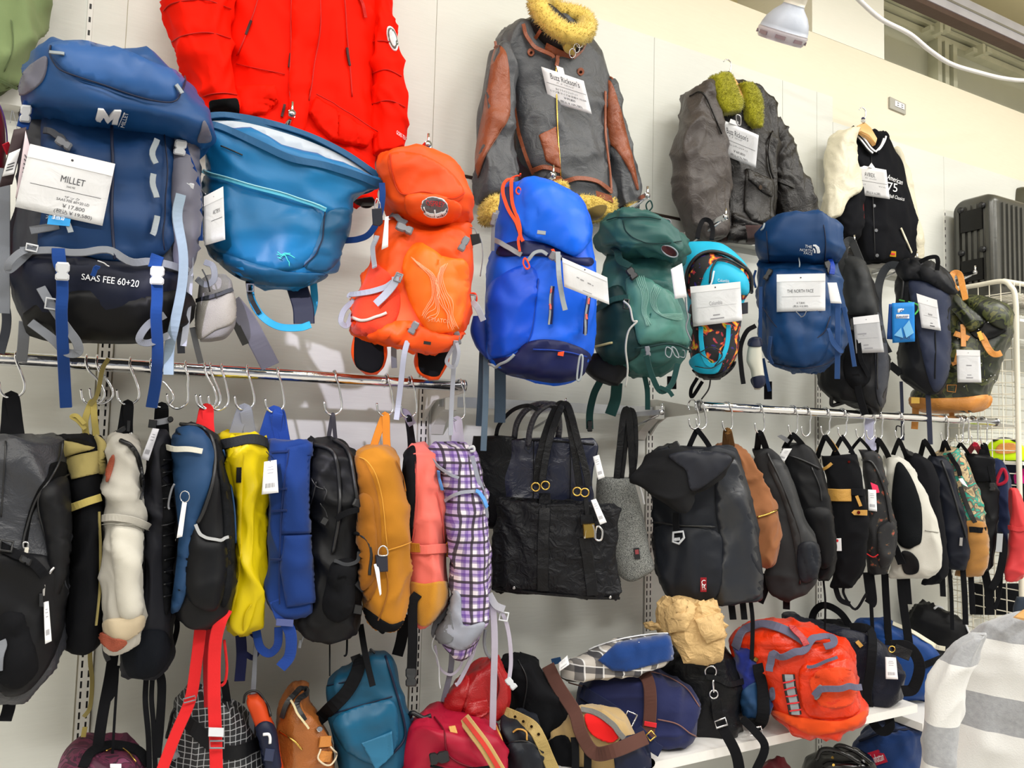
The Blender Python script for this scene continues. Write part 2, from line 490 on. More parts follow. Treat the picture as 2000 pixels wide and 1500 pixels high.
def circ(cx, cy, r, k=12, ry=None, rot=0):
    ry = ry or r; c, s = math.cos(rot), math.sin(rot)
    return [(cx+r*math.cos(a)*c-ry*math.sin(a)*s, cy+r*math.cos(a)*s+ry*math.sin(a)*c) for a in (2*math.pi*i/k for i in range(k))]
def rect(cx, cy, w, h, ang=0):
    c, s = math.cos(math.radians(ang)), math.sin(math.radians(ang))
    return [(cx+x*c-y*s, cy+x*s+y*c) for x, y in ((-w/2, -h/2), (w/2, -h/2), (w/2, h/2), (-w/2, h/2))]
def buckle(T, cx, cy, w, h, ang, m, body=None, y=None, off=.009, parent=None, name='buckle'):
    """side-release buckle: waisted shell with two prongs"""
    c, s = math.cos(math.radians(ang)), math.sin(math.radians(ang))
    shp = [(-.38, -.5), (.38, -.5), (.5, -.35), (.5, -.05), (.36, .08), (.5, .2), (.5, .42), (.4, .5), (-.4, .5), (-.5, .42), (-.5, .2), (-.36, .08), (-.5, -.05), (-.5, -.35)]
    pts = [(cx+(a*w)*c-(b*h)*s, cy+(a*w)*s+(b*h)*c) for a, b in shp]
    return plate(T, pts, m, name, body=body, y=y, off=off, th=.010, parent=parent, bev=.35)
def slider(T, cx, cy, w, h, ang, m, body=None, y=None, off=.008, parent=None, r=2.2):
    return ring(T, rect(cx, cy, w, h, ang), r, m, 'slider_buckle', body=body, y=y, off=off, parent=parent, sm=False)

# ------------------------------------------------------------------ lettering
_TXT = {}
def textvf(sx, bold=0.0, shear=0.0):
    k = (sx, bold, shear)
    if k in _TXT: return _TXT[k]
    cu = bpy.data.curves.new('t', 'FONT'); cu.body = sx; cu.offset = 0; cu.shear = shear; cu.resolution_u = 3; cu.fill_mode = 'FRONT'
    o = bpy.data.objects.new('t', cu); COL.objects.link(o)
    dg = bpy.context.evaluated_depsgraph_get(); me = bpy.data.meshes.new_from_object(o.evaluated_get(dg))
    v = [(p.co.x, p.co.y) for p in me.vertices]; f = [tuple(p.vertices) for p in me.polygons]
    bpy.data.objects.remove(o); bpy.data.curves.remove(cu); bpy.data.meshes.remove(me)
    if v:
        x0 = min(a for a, b in v); x1 = max(a for a, b in v); y0 = min(b for a, b in v); y1 = max(b for a, b in v)
        v = [((a-x0)/max(1e-6, x1-x0), (b-y0)/max(1e-6, y1-y0)) for a, b in v]
    _TXT[k] = (v, f); return v, f
def lettering(T, sx, quad, m, body, off=.006, bold=0, shear=0, parent=None, name='lettering', lift=.0035):
    """print on a curved surface; quad = TL TR BR BL of the line of text"""
    v, f = textvf(sx, bold, shear); (a, b, c, d) = [Vector(q) for q in quad]
    V = []
    for (u, w) in v:
        t = 1-w; p = (a*(1-u)+b*u)*(1-t)+(d*(1-u)+c*u)*t; V.append(body.hit_top(p.x, p.y, lift)[0])
    return T.add(name, V, f, m, parent=parent, smooth=False) if V else None
PAPER = mat('white card', (238, 238, 240), 'paper', var=.02, rough=.45)
SLEEVE = mat('clear sleeve over card', (226, 227, 230), 'gloss', var=.03, rough=.14, scale=40, bump=.1, crease=22, cstr=.22)
INK = mat('grey print', (70, 70, 76), 'paper', var=.02)
INKL = mat('pale grey print', (150, 150, 156), 'paper', var=.02)
def card(T, quad, y=None, body=None, lines=(), off=.012, m=None, header=.2, name='price_card', th=.0016, ink=None, n=None, label=None, holder=True):
    """price card in a clear sleeve; quad TL TR BR BL; lines = (v_top, v_bottom, u_left, u_right, text)"""
    cx = sum(p[0] for p in quad)/4; cy = sum(p[1] for p in quad)/4
    A, nn = locate(T, (cx, cy), body, y, off)
    if body is not None and y is None: A = A+tocam(A)*.006
    nn = Vector(n).normalized() if n is not None else tocam(A)
    Q = [onplane(p[0], p[1], A, nn) for p in quad]
    if (Q[1]-Q[0]).cross(Q[3]-Q[0]).dot(nn) > 0: pass
    def at(u, v, d=0): return (Q[0]*(1-u)+Q[1]*u)*(1-v)+(Q[3]*(1-u)+Q[2]*u)*v+nn*d
    NU, NV = 8, 8; V = []
    for sd in (0, 1):
        for j in range(NV+1):
            for i in range(NU+1):
                u, v = i/NU, j/NV; bend = .004*math.sin(u*3.1+v*2)*math.sin(v*3.1)
                V.append(at(u, v, bend+(th if sd else 0)))
    F = []; K = (NU+1)*(NV+1)
    for j in range(NV):
        for i in range(NU):
            a = j*(NU+1)+i; F.append((a, a+1, a+NU+2, a+NU+1)); F.append((K+a, K+a+NU+1, K+a+NU+2, K+a+1))
    rim = [i for i in range(NU+1)]+[j*(NU+1)+NU for j in range(1, NV+1)]+[NV*(NU+1)+i for i in range(NU-1, -1, -1)]+[j*(NU+1) for j in range(NV-1, 0, -1)]
    for i in range(len(rim)):
        a, b = rim[i], rim[(i+1) % len(rim)]; F.append((a, K+a, K+b, b))
    o = T.add(name, V, F, m or (SLEEVE if header else PAPER), label=label)
    def at2(u, v): return at(u, v, .004*math.sin(u*3.1+v*2)*math.sin(v*3.1)+th+.0006)
    if header:
        hv, hf = [], []
        for i in range(NU+1): hv += [at2(i/NU, .0)+nn*.0003, at2(i/NU, header)+nn*.0003]
        for i in range(NU): hf.append((2*i, 2*i+1, 2*i+3, 2*i+2))
        T.add('sleeve_header', hv, hf, PAPER, parent=o)
        c0 = at2(.5, header*.5)+nn*.001; v, f = [], []
        rr = (Q[1]-Q[0]).length*.016
        e1 = (Q[1]-Q[0]).normalized(); e2 = nn.cross(e1)
        for i in range(10): v.append(c0+(e1*math.cos(i*.6283)+e2*math.sin(i*.6283))*rr)
        T.add('punched_hole', v, [tuple(range(10))], INK, parent=o)
    tv, tf = [], []
    for ln in lines:
        if ln[4] == '-':
            i0 = len(tv)
            for k in range(7): u = ln[2]+(ln[3]-ln[2])*k/6; tv += [at2(u, ln[0]), at2(u, ln[1])]
            tf += [(i0+2*k, i0+2*k+1, i0+2*k+3, i0+2*k+2) for k in range(6)]; continue
        v, f = textvf(ln[4], ln[5] if len(ln) > 5 else .0); i0 = len(tv)
        for (u, w) in v: tv.append(at2(ln[2]+(ln[3]-ln[2])*u, ln[1]+(ln[0]-ln[1])*w))
        tf += [tuple(i+i0 for i in q) for q in f]
    if tv: T.add('lettering', tv, tf, ink or INK, parent=o, smooth=False)
    return o
def swingtag(T, quad, y=None, body=None, cordto=None, m=None, code=True, off=.012):
    """small paper swing tag with printed lines"""
    ls = []
    if code: ls = [(.18, .2, .3, .7, '-'), (.26, .28, .25, .75, '-'), (.36, .38, .3, .72, '-')]+[(.68, .82, .2+i*.07, .2+i*.07+(.03 if i % 3 else .045), '-') for i in range(9)]
    o = card(T, quad, y=y, body=body, lines=ls, header=0, name='swing_tag', th=.0012, m=m or PAPER, ink=INKL, off=off)
    if cordto:
        a = locate(T, cordto, body, y, off)[0]; b = locate(T, ((quad[0][0]+quad[1][0])/2, (quad[0][1]+quad[1][1])/2), body, y, off)[0]
        v, f = tubevf(crspline([a, (a+b)/2+Vector((.002, 0, -.004)), b], 4), .0007, 5); T.add('tag_string', v, f, PAPER, parent=o)
    return o
def fuzz(T, body, m, n=2500, ln=.012, name='fleece_pile', keep=None, parent=None, w=.0016):
    """short pile: thin tufts standing on a body's surface"""
    V, F = [], []; tr = []
    for f in body.F:
        if len(f) == 4: tr.append(f)
    ar = [((body.V[f[1]]-body.V[f[0]]).cross(body.V[f[3]]-body.V[f[0]])).length for f in tr]
    rnd = random.Random(n)
    for f in rnd.choices(tr, ar, k=n):
        a, b, c, d = (body.V[i] for i in f); u, v = rnd.random(), rnd.random()
        p = (a*(1-u)+b*u)*(1-v)+(d*(1-u)+c*u)*v
        nr = (b-a).cross(d-a)
        if nr.length < 1e-10: continue
        nr.normalize()
        if keep and not keep(p): continue
        j = Vector((rnd.uniform(-1, 1), rnd.uniform(-1, 1), rnd.uniform(-1, .6)))*.55
        s = nr.cross(Vector((rnd.uniform(-1, 1), rnd.uniform(-1, 1), rnd.uniform(-1, 1)))).normalized()
        tip = p+(nr+j).normalized()*ln*rnd.uniform(.6, 1.1); i = len(V); s2 = nr.cross(s)
        V += [p+s*w-nr*.002, p-s*.5*w+s2*.85*w-nr*.002, p-s*.5*w-s2*.85*w-nr*.002, tip]
        F += [(i, i+1, i+3), (i+1, i+2, i+3), (i+2, i, i+3)]
    return T.add(name, V, F, m, parent=parent, kind='stuff', smooth=True)

# shared materials
CHROME = mat('polished chrome', (225, 226, 230), 'metal', var=.02, rough=.12)
STEEL = mat('brushed steel', (190, 190, 192), 'metal', var=.04, rough=.28)
BRASS = mat('brass fitting', (212, 175, 90), 'metal', var=.05, rough=.25)
BLKP = mat('black moulded plastic', (24, 25, 28), 'plastic')
GRYP = mat('grey moulded plastic', (120, 122, 128), 'plastic')
LGRYP = mat('pale grey moulded plastic', (196, 199, 204), 'plastic')
WEBBLK = mat('black webbing', (24, 25, 29), 'fabric', scale=1500)
WEBGRY = mat('grey webbing', (122, 126, 134), 'fabric', scale=1500)
WEBLG = mat('pale grey webbing', (168, 172, 186), 'fabric', scale=1500)
BLK = mat('black nylon cloth', (22, 23, 27), 'nylon')
BLKF = mat('black canvas', (21, 22, 26), 'fabric')
# ================================================================== THE SETTING
def wallmat(key, col, sc, var, bump=.25):
    def fn(nt, vec, b):
        mp = nt.nodes.new('ShaderNodeMapping'); mp.inputs['Scale'].default_value = (sc, sc, sc*9); nt.links.new(vec, mp.inputs[0])
        n = nt.nodes.new('ShaderNodeTexNoise'); n.inputs['Scale'].default_value = 1; n.inputs['Detail'].default_value = 6; nt.links.new(mp.outputs[0], n.inputs['Vector'])
        n2 = nt.nodes.new('ShaderNodeTexNoise'); n2.inputs['Scale'].default_value = 1.7; nt.links.new(vec, n2.inputs['Vector'])
        c = lin(col); a = tuple(int(max(0, min(255, v*(1-var)))) for v in col); d = tuple(int(max(0, min(255, v*(1+var)))) for v in col)
        f = _math(nt, 'ADD', _math(nt, 'MULTIPLY', n.outputs['Fac'], .6), _math(nt, 'MULTIPLY', n2.outputs['Fac'], .4))
        nt.links.new(_mix(nt, f, a, d), b.inputs['Base Color'])
        bp = nt.nodes.new('ShaderNodeBump'); bp.inputs['Strength'].default_value = bump; bp.inputs['Distance'].default_value = .002
        nt.links.new(n.outputs['Fac'], bp.inputs['Height']); nt.links.new(bp.outputs[0], b.inputs['Normal'])
    return pattern(key, fn, .62)
WALL_CREAM = wallmat('cream linen wallpaper', (234, 225, 202), 14, .03)
WALL_WHITE = wallmat('off-white wall sheet', (222, 223, 215), 14, .025)
BEIGE = mat('beige painted recess', (236, 222, 176), 'paper', var=.05)
PAINT = mat('white painted metal', (226, 225, 218), 'plastic', var=.03, rough=.4)
DARK = mat('dark slot interior', (18, 18, 20), 'paper')
SHELFM = mat('white laminate shelf', (232, 230, 226), 'plastic', var=.02, rough=.35)
LEDGE_Z, X0, X1 = 3.305, -2.6, 6.2
COLX0, COLX1 = 2.62, 3.10
wall = structure('wall_back', *boxvf((X0, 0, 0), (X1, .12, LEDGE_Z)), WALL_CREAM)
structure('wall_column', *boxvf((COLX0, -.002, LEDGE_Z), (COLX1, .45, 4.0)), wallmat('white column paint', (240, 238, 226), 14, .02))
structure('wall_recess', *boxvf((X0, .45, LEDGE_Z-.05), (X1, .5, 4.0)), BEIGE)
structure('trim_1', *boxvf((X0, .12, LEDGE_Z-.06), (X1, .45, LEDGE_Z)), WALL_CREAM)
structure('floor', *boxvf((X0, -6, -.05), (X1, .12, 0)), mat('grey vinyl floor', (186, 182, 174), 'plastic'))
structure('ceiling', *boxvf((X0, -6, 4.0), (X1, .5, 4.05)), mat('beige ceiling board', (238, 226, 186), 'paper', var=.04))
structure('wall_left', *boxvf((X0-.1, -6, 0), (X0, .5, 4.0)), mat('off-white side wall', (225, 222, 214), 'paper'))
structure('wall_right', *boxvf((X1, -6, 0), (X1+.1, .5, 4.0)), mat('off-white side wall', (225, 222, 214), 'paper'))
# white sheets over the cream wall, each with its own edge
STX = [-.0203+.8885*k for k in range(-2, 6)]
xa = W(1527, 150, 0).x; xb = W(1625, 189, 0).x
zb1 = 3.04; zb2 = W(1700, 262, 0).z
def sheet(x0, x1, z0, z1):
    structure('sheet', *boxvf((x0+.0012, -.003, z0), (x1-.0012, .001, z1)), WALL_WHITE, parent=wall)
ed = [X0]+[s for s in STX if X0 < s < X1]+[X1]
for a, b in zip(ed[:-1], ed[1:]):
    cuts = [a]+[q for q in (xa, xb) if a < q < b]+[b]
    for c, d in zip(cuts[:-1], cuts[1:]):
        structure('sheet', *boxvf((c+.001, -.004, 2.36), (d-.001, .001, zb1 if d <= xb+.01 else zb2)), WALL_WHITE, parent=wall)
    structure('sheet', *boxvf((a+.02, -.006, .0), (b-.02, .001, 2.358)), WALL_WHITE, parent=wall)
# slotted standards
def standard(i, x, z0, z1, w=.032):
    """steel upright with two columns of punched slots"""
    V, F = [], []; yf = -.012; cols = [-w/2, -w/2+.006, -w/2+.0105, w/2-.0105, w/2-.006, w/2]
    zs = [z0]; z = z0+.01
    while z < z1-.03:
        zs += [z, z+.017]; z += .0254
    zs.append(z1); nx = len(cols)
    for zz in zs:
        for c in cols: V.append((x+c, yf, zz))
    for r in range(len(zs)-1):
        for c in range(nx-1):
            if r % 2 == 1 and c in (1, 3): continue
            a = r*nx+c; F.append((a, a+1, a+nx+1, a+nx))
    n = len(V)
    for zz in (z0, z1):
        for c in (-w/2, w/2): V += [(x+c, yf, zz), (x+c, 0, zz)]
    F += [(n, n+4, n+5, n+1), (n+2, n+3, n+7, n+6), (n, n+1, n+3, n+2), (n+4, n+6, n+7, n+5)]
    o = structure('trim_%d' % i, V, F, PAINT)
    structure('slot_backing', *boxvf((x-w/2+.001, yf+.004, z0+.001), (x+w/2-.001, -.0065, z1-.001)), DARK, parent=o)
for i, x in enumerate(STX):
    standard(10+i, x, .02, 2.25 if i < 6 else 2.25)
# narrow upper channels
xu = W(178, 0, 0).x
for i, (x, z0, z1) in enumerate(((xu, 2.40, 3.03), (STX[6], 2.36, 2.66))):
    V, F = boxvf((x-.006, -.007, z0), (x+.006, -.003, z1)); o = structure('trim_%d' % (30+i), V, F, PAINT)
    z = z0+.02
    while z < z1-.02:
        structure('slot', *boxvf((x-.0025, -.0075, z), (x+.0025, -.0068, z+.014)), DARK, parent=o); z += .036
# ledge bar that carries the display arms
lz = 2.315
T = Thing('display_bar', 'long white metal bar along the wall behind the hanging backpacks', 'display bar')
v, f = boxvf((X0+.2, -.058, lz-.03), (3.56, -.0, lz+.012)); T.add('bar_body', v, f, PAINT, smooth=False)
v, f = boxvf((X0+.2, -.06, lz+.0125), (3.56, -.002, lz+.022)); T.add('bar_top_channel', v, f, mat('dark brown channel', (52, 40, 36), 'plastic'), smooth=False)

# rails on brackets
RAILY, RAILZ = -.30, 1.632
def rail(name, label, x0, x1, brackets, z):
    T = Thing(name, label, 'rail'); r = .0158; seg = 20
    v, f = tubevf([Vector((x0+(x1-x0)*i/6, RAILY, z)) for i in range(7)], r, seg); T.add('tube', v, f, CHROME)
    for x in (x0, x1):
        v, f = tubevf([Vector((x-.004, RAILY, z)), Vector((x+.004, RAILY, z))], r*1.12, seg); T.add('end_cap', v, f, STEEL)
    for x in brackets:
        pr = [(-.012, z+.03), (-.012, z-.10), (-.05, z-.06), (-.10, z-.035), (RAILY+.012, z-.022), (RAILY-.012, z-.018), (RAILY-.012, z-.010), (-.05, z+.03)]
        V = [(x-.004, a, b) for a, b in pr]+[(x+.004, a, b) for a, b in pr]; n = len(pr)
        F = [tuple(range(n)), tuple(reversed(range(n, 2*n)))]+[(i, i+n, (i+1) % n+n, (i+1) % n) for i in range(n)]
        T.add('bracket', V, F, PAINT, smooth=False)
    return T
rail('hanging_rail', 'chrome hanging rail under the navy and orange trekking packs', -1.2, .871, (STX[2], STX[3]), 1.642)
rail('hanging_rail', 'chrome hanging rail on the right, full of dark backpacks', 1.735, 3.41, (STX[4], STX[5], STX[6]), 1.622)

# back bar with prongs for the totes
T = Thing('display_bar', 'short aluminium bar between the two rails, holding the tote bags', 'display bar')
zt = 1.605
v, f = boxvf((STX[3]+.02, -.11, zt-.016), (STX[4]-.02, -.085, zt+.016)); T.add('bar_body', v, f, mat('aluminium bar', (205, 206, 208), 'metal', rough=.35), smooth=False)
for x in (STX[3]+.045, STX[4]-.045):
    pr = [(-.012, zt+.02), (-.012, zt-.10), (-.03, zt-.07), (-.085, zt-.03), (-.12, zt-.025), (-.12, zt+.02)]
    V = [(x-.02, a, b) for a, b in pr]+[(x+.02, a, b) for a, b in pr]; n = len(pr)
    F = [tuple(range(n)), tuple(reversed(range(n, 2*n)))]+[(i, i+n, (i+1) % n+n, (i+1) % n) for i in range(n)]
    T.add('bracket', V, F, PAINT, smooth=False)

# face-out display arms
def arm(tip, ytip, label, y0=-.055, dz=-.015, r=.008):
    t = W(tip[0], tip[1], ytip); T = Thing('faceout_hook', label, 'display hook', 'chrome face-out arms on the wall bars')
    b = Vector((t.x, y0, t.z+dz-.004)); T.base(b)
    d = t-b; s = Vector((1, 0, 0)); up = Vector((0, 0, 1)); V = []
    for p in (b, t): V += [p-s*r-up*r, p+s*r-up*r, p+s*r+up*r, p-s*r+up*r]
    T.add('arm_tube', V, [(0, 1, 2, 3), (7, 6, 5, 4), (0, 4, 5, 1), (1, 5, 6, 2), (2, 6, 7, 3), (3, 7, 4, 0)], CHROME, smooth=False)
    v, f = tubevf([t+Vector((0, .004, -r)), t+Vector((0, -.002, r)), t+Vector((0, -.002, r+.022))], .0035, 8); T.add('stop_pin', v, f, CHROME)
    v, f = tubevf([t+Vector((0, .003, 0)), t+Vector((0, -.006, 0))], r*1.15, 12); T.add('end_plug', v, f, STEEL)
    v, f = tubevf([b+(t-b)*.92+Vector((0, 0, -r)), b+Vector((0, 0, -.055))], .004, 6); T.add('strut', v, f, STEEL)
    return T
arm((570, 222), -.30, 'chrome display arm above the teal messenger bag')
arm((836, 282), -.30, 'chrome display arm above the orange trekking pack')
arm((1080, 342), -.30, 'chrome display arm above the bright blue backpack')
arm((1264, 382), -.30, 'chrome display arm above the dark green backpack')
arm((1417, 424), -.30, 'chrome display arm above the cyan floral backpack')
arm((1668, 474), -.26, 'chrome display arm above the black matte backpack')
arm((1790, 506), -.26, 'chrome display arm above the dark navy roll-top pack')
arm((1904, 532), -.26, 'chrome display arm above the camouflage rucksack')
arm((210, 190), -.28, 'chrome display arm above the big navy trekking pack') if False else None
arm((1104, 797), -.30, 'chrome display arm holding the black and navy totes', y0=-.1, dz=-.005)
arm((1292, 805), -.30, 'chrome display arm holding the grey felt tote', y0=-.1, dz=-.005)

# shelf
SH_Y, SH_Z = -.45, .578
T = Thing('shelf', 'white laminate wall shelf piled with bags under the rails', 'shelf')
v, f = boxvf((-1.8, SH_Y, SH_Z-.028), (2.632, -.012, SH_Z)); T.add('board', v, f, SHELFM, smooth=False)
for x in (STX[2], STX[3], STX[4], STX[5]):
    V = [(x-.003, -.012, SH_Z-.028), (x-.003, SH_Y+.06, SH_Z-.028), (x-.003, SH_Y+.06, SH_Z-.045), (x-.003, -.012, SH_Z-.12)]
    V += [(a+.006, b, c) for a, b, c in V]
    T.add('bracket', V, [(0, 1, 2, 3), (7, 6, 5, 4), (0, 4, 5, 1), (1, 5, 6, 2), (2, 6, 7, 3), (3, 7, 4, 0)], PAINT, smooth=False)
T = Thing('shelf', 'lower white shelf at the far right behind the striped sweater', 'shelf')
v, f = boxvf((2.66, SH_Y, SH_Z-.10), (3.55, -.012, SH_Z-.072)); T.add('board', v, f, SHELFM, smooth=False)
T = Thing('shelf', 'bottom white shelf with the navy bag and black handbag', 'shelf')
v, f = boxvf((-1.8, -.5, .10), (3.55, -.012, .128)); T.add('board', v, f, SHELFM, smooth=False)

# wall socket
T = Thing('wall_socket', 'grey wall plate with white double power outlet on the cream wall', 'socket')
def wallquad(T, pts, y0, y1, m, name, parent=None):
    V = [W(a, b, 0) for a, b in pts]; V = [Vector((p.x, y0, p.z)) for p in V]+[Vector((p.x, y1, p.z)) for p in V]
    return T.add(name, V, [(3, 2, 1, 0), (4, 5, 6, 7), (0, 1, 5, 4), (1, 2, 6, 5), (2, 3, 7, 6), (3, 0, 4, 7)], m, parent=parent, smooth=False)
pl = wallquad(T, [(1735, 190), (1766, 205), (1766, 225), (1735, 212)], -.001, -.009, mat('grey plate', (168, 166, 156), 'plastic'), 'cover_plate')
wallquad(T, [(1744, 198), (1762, 206), (1762, 216), (1744, 208.5)], -.009, -.012, PAPER, 'outlet_block', pl)
for (a, b) in ((1748, 202), (1748, 206.5), (1756, 206), (1756, 210)):
    wallquad(T, [(a, b), (a+3, b+1.2), (a+3, b+2.6), (a, b+1.4)], -.012, -.0125, DARK, 'pin_slot', pl)

# high window in the recess
def world_of(px, py, y): return W(px, py, y)
wy = .30
GREYF = mat('grey-green window frame', (222, 222, 198), 'plastic', rough=.5)
PANE = mat('frosted grey window panel', (226, 227, 208), 'paper', var=.03, rough=.5)
zt_ = W(1850, 85, wy).z; zb_ = LEDGE_Z-.02
win = structure('window_1', *boxvf((COLX1, wy+.05, zb_), (5.6, wy+.06, zt_+.10)), PANE)
def wbar(x0, x1, z0, z1, y0, y1): structure('window_frame', *boxvf((x0, y0, z0), (x1, y1, z1)), GREYF, parent=win)
wbar(COLX1, 5.6, zt_, zt_+.035, wy, wy+.05); wbar(COLX1, 5.6, zt_+.045, zt_+.07, wy-.02, wy+.05); wbar(COLX1, 5.6, zt_+.075, zt_+.10, wy-.035, wy+.05)
for px in (1832, 1846, 1862):
    x = W(px, 120, wy).x; wbar(x-.018, x+.018, zb_, zt_, wy-.012, wy+.05)
for px, py in ((1815, 64), (1898, 106)):
    p = W(px, py, wy-.03); V, F = join(boxvf((p.x-.05, wy-.07, p.z-.012), (p.x+.05, wy-.02, p.z+.012)), boxvf((p.x-.012, wy-.10, p.z-.03), (p.x+.012, wy-.05, p.z+.03)), boxvf((p.x+.03, wy-.1, p.z-.005), (p.x+.08, wy-.06, p.z+.025)))
    structure('window_latch', V, F, GREYF, parent=win)
# ceiling track running along the aisle
T = Thing('curtain_track', 'white and dark metal ceiling track above the high window', 'track')
ya = -.02
za = W(2000, 62, ya).z
zb = W(2000, 96, ya).z
TRK = mat('lavender white track', (214, 214, 226), 'plastic', rough=.3)
v, f = boxvf((COLX1+.01, ya-.03, zb), (5.8, ya+.03, za)); T.add('track_profile', v, f, TRK, smooth=False)
v, f = boxvf((COLX1+.01, ya-.034, zb+(za-zb)*.42), (5.8, ya-.03, zb+(za-zb)*.52)); T.add('track_groove', v, f, mat('grey groove', (150, 148, 140), 'plastic'), smooth=False)
v, f = boxvf((COLX1+.01, ya-.026, zb-.028), (5.8, ya+.03, zb)); T.add('dark_lower_flange', v, f, mat('dark brown aluminium', (88, 66, 62), 'plastic'), smooth=False)
for x in (3.6, 4.8, 5.6):
    v, f = boxvf((x-.01, ya-.01, za), (x+.01, ya+.01, 4.0)); T.add('hanger_rod', v, f, STEEL, smooth=False)

# spot lamp and its cable
T = Thing('spot_lamp', 'grey bell-shaped spotlight hanging at the top', 'lamp')
SPOT = mat('grey lamp housing', (168, 174, 186), 'plastic', rough=.42, var=.03)
c0 = W(1565, -26, -.72); c1 = onplane(1530, 62, c0, ray(1545, 20).normalized())
ax = (c1-c0).normalized(); L = (c1-c0).length; s = pxm(c1)
def lathe(T, prof, c, ax, m, name, seg=28):
    q = ax.cross(Vector((0, 1, 0))).normalized(); w = ax.cross(q); V, F = [], []
    for (t, r) in prof:
        for k in range(seg):
            an = 2*math.pi*k/seg; V.append(c+ax*t+(q*math.cos(an)+w*math.sin(an))*r)
    for i in range(len(prof)-1):
        for k in range(seg): F.append((i*seg+k, i*seg+(k+1) % seg, (i+1)*seg+(k+1) % seg, (i+1)*seg+k))
    F.append(tuple(range(seg))); F.append(tuple((len(prof)-1)*seg+k for k in reversed(range(seg))))
    return T.add(name, V, F, m)
lathe(T, [(t*s, r*s) for t, r in ((30, 20), (36, 22), (48, 34), (60, 42), (72, 46.5), (80, 48))], c0, ax, SPOT, 'reflector_bell')
lathe(T, [(t*s, r*s) for t, r in ((79, 48), (82, 50), (85, 49.6), (96, 46), (99, 43))], c0, ax, mat('clear lens ring', (196, 190, 196), 'gloss', rough=.1), 'glass_front')
for k in range(8):
    an = k*math.pi/4; q = ax.cross(Vector((0, 1, 0))).normalized(); w = ax.cross(q); rad = (q*math.cos(an)+w*math.sin(an))
    p = c0+ax*(90*s)+rad*48.4*s; tn = ax.cross(rad)
    V, F = boxvf((-1, -1, -1), (1, 1, 1)); V = [p+tn*(a*10*s)+ax*(b*3.2*s)+rad*(c*1.2*s) for a, b, c in V]
    T.add('lens_clip', V, F, mat('mauve lens clip', (140, 120, 126), 'gloss'), smooth=False)
lathe(T, [(t*s, r*s) for t, r in ((-40, 19), (26, 21), (32, 21))], c0, ax, mat('ivory lamp neck', (206, 200, 186), 'plastic'), 'lamp_neck')
v, f = tubevf([c0-ax*38*s, Vector((c0.x+.02, c0.y, 4.0))], .011, 10); T.add('stem', v, f, STEEL)
T = Thing('power_cable', 'white cable drooping across the high window at the top', 'cable')
P = crspline([W(a, b, -.45) for a, b in ((1640, -40), (1680, 2), (1722, 38), (1776, 66), (1818, 100), (1858, 125), (1910, 141), (1960, 153), (2010, 157), (2080, 150))], 8)
v, f = tubevf(P, .0085, 10); T.add('cable_sheath', v, f, mat('white cable sheath', (226, 224, 222), 'plastic'))
# ================================================================== UPPER ROW OF PACKS
GROUP = 'packs hanging on the upper display arms'
NAVY = mat('navy ripstop', (14, 54, 100), 'nylon', rough=.55)
NAVYL = mat('mid navy nylon', (22, 70, 124), 'nylon', rough=.45)
NAVYD = mat('dark navy nylon', (18, 26, 52), 'nylon')
CHAR = mat('charcoal nylon', (52, 55, 64), 'nylon')
GREYN = mat('grey nylon', (104, 104, 118), 'nylon')
SILV = mat('silver grey tape', (150, 158, 164), 'nylon')
BLUEW = mat('blue webbing', (14, 60, 130), 'fabric', scale=1500)
WHITEP = mat('white print', (226, 228, 232), 'paper', var=.02)
REDP = mat('red print', (214, 30, 40), 'paper', var=.02)
MESHG = mat('silver mesh', (132, 130, 132), 'nylon', rough=.4, scale=500, bump=.8)

# ---- maroon pack cut by the left edge
T = Thing('backpack', 'maroon backpack cut off by the left edge beside the navy trekking pack', 'backpack')
b = Body(T, [(180, -150, -50), (200, -200, -6), (225, -220, 5), (260, -225, 10), (300, -225, 11), (400, -225, 9), (520, -220, 4), (570, -180, -30)], -.40, .09, mat('maroon nylon', (128, 14, 44), 'nylon'), seed=1)
cord(T, [(-6, 200), (4, 225), (10, 260), (11, 300)], mat('violet piping', (90, 60, 130), 'fabric'), 'piping', r=1.5, body=b)
strap(T, [(2, 282), (8, 300)], 16, mat('red webbing', (214, 20, 50), 'fabric'), 'strap', body=b, off=.012)
strap(T, [(8, 330, -.50), (8, 420, -.52), (8, 520, -.53), (8, 612, -.53)], 20, WEBGRY, 'webbing_tail')
strap(T, [(-10, 560, -.46), (10, 600, -.46), (12, 640, -.46), (0, 690, -.46)], 16, CHAR, 'side_wing')

# ---- big navy trekking pack
T = Thing('trekking_backpack', 'large navy trekking backpack with grey straps, white price card and dangling blue webbing', 'backpack')
b = Body(T, [(200, 48, 375), (300, 42, 380), (400, 34, 384), (470, 22, 380), (540, 22, 372), (600, 36, 362), (636, 48, 352), (654, 70, 345)], -.42, .135, CHAR, db=.10, e=.6, fold=(.004, 9), seed=2, name='main_compartment')
fp = patch(T, b, [(92, 215), (210, 232), (330, 240), (332, 380), (330, 488), (250, 515), (160, 500), (80, 492), (86, 380)], NAVY, 'front_panel', off=.008, bulge=.02, wr=.006)
bc = patch(T, b, [(40, 492), (120, 500), (215, 510), (350, 520), (356, 600), (345, 640), (250, 652), (150, 648), (70, 642), (45, 600), (28, 540)], mat('blue-black nylon', (13, 19, 38), 'nylon'), 'bottom_compartment', off=.012, bulge=.018, wr=.008)
patch(T, b, [(70, 600), (160, 575), (250, 585), (350, 570), (352, 630), (280, 652), (150, 650), (70, 640)], mat('black base cloth', (10, 11, 15), 'nylon'), 'base_panel', off=.028, bulge=.004)
strap(T, [(60, 498), (110, 500), (160, 504), (210, 500), (260, 512), (320, 522), (356, 528)], 15, WEBGRY, 'zip_flap', body=b, off=.034)
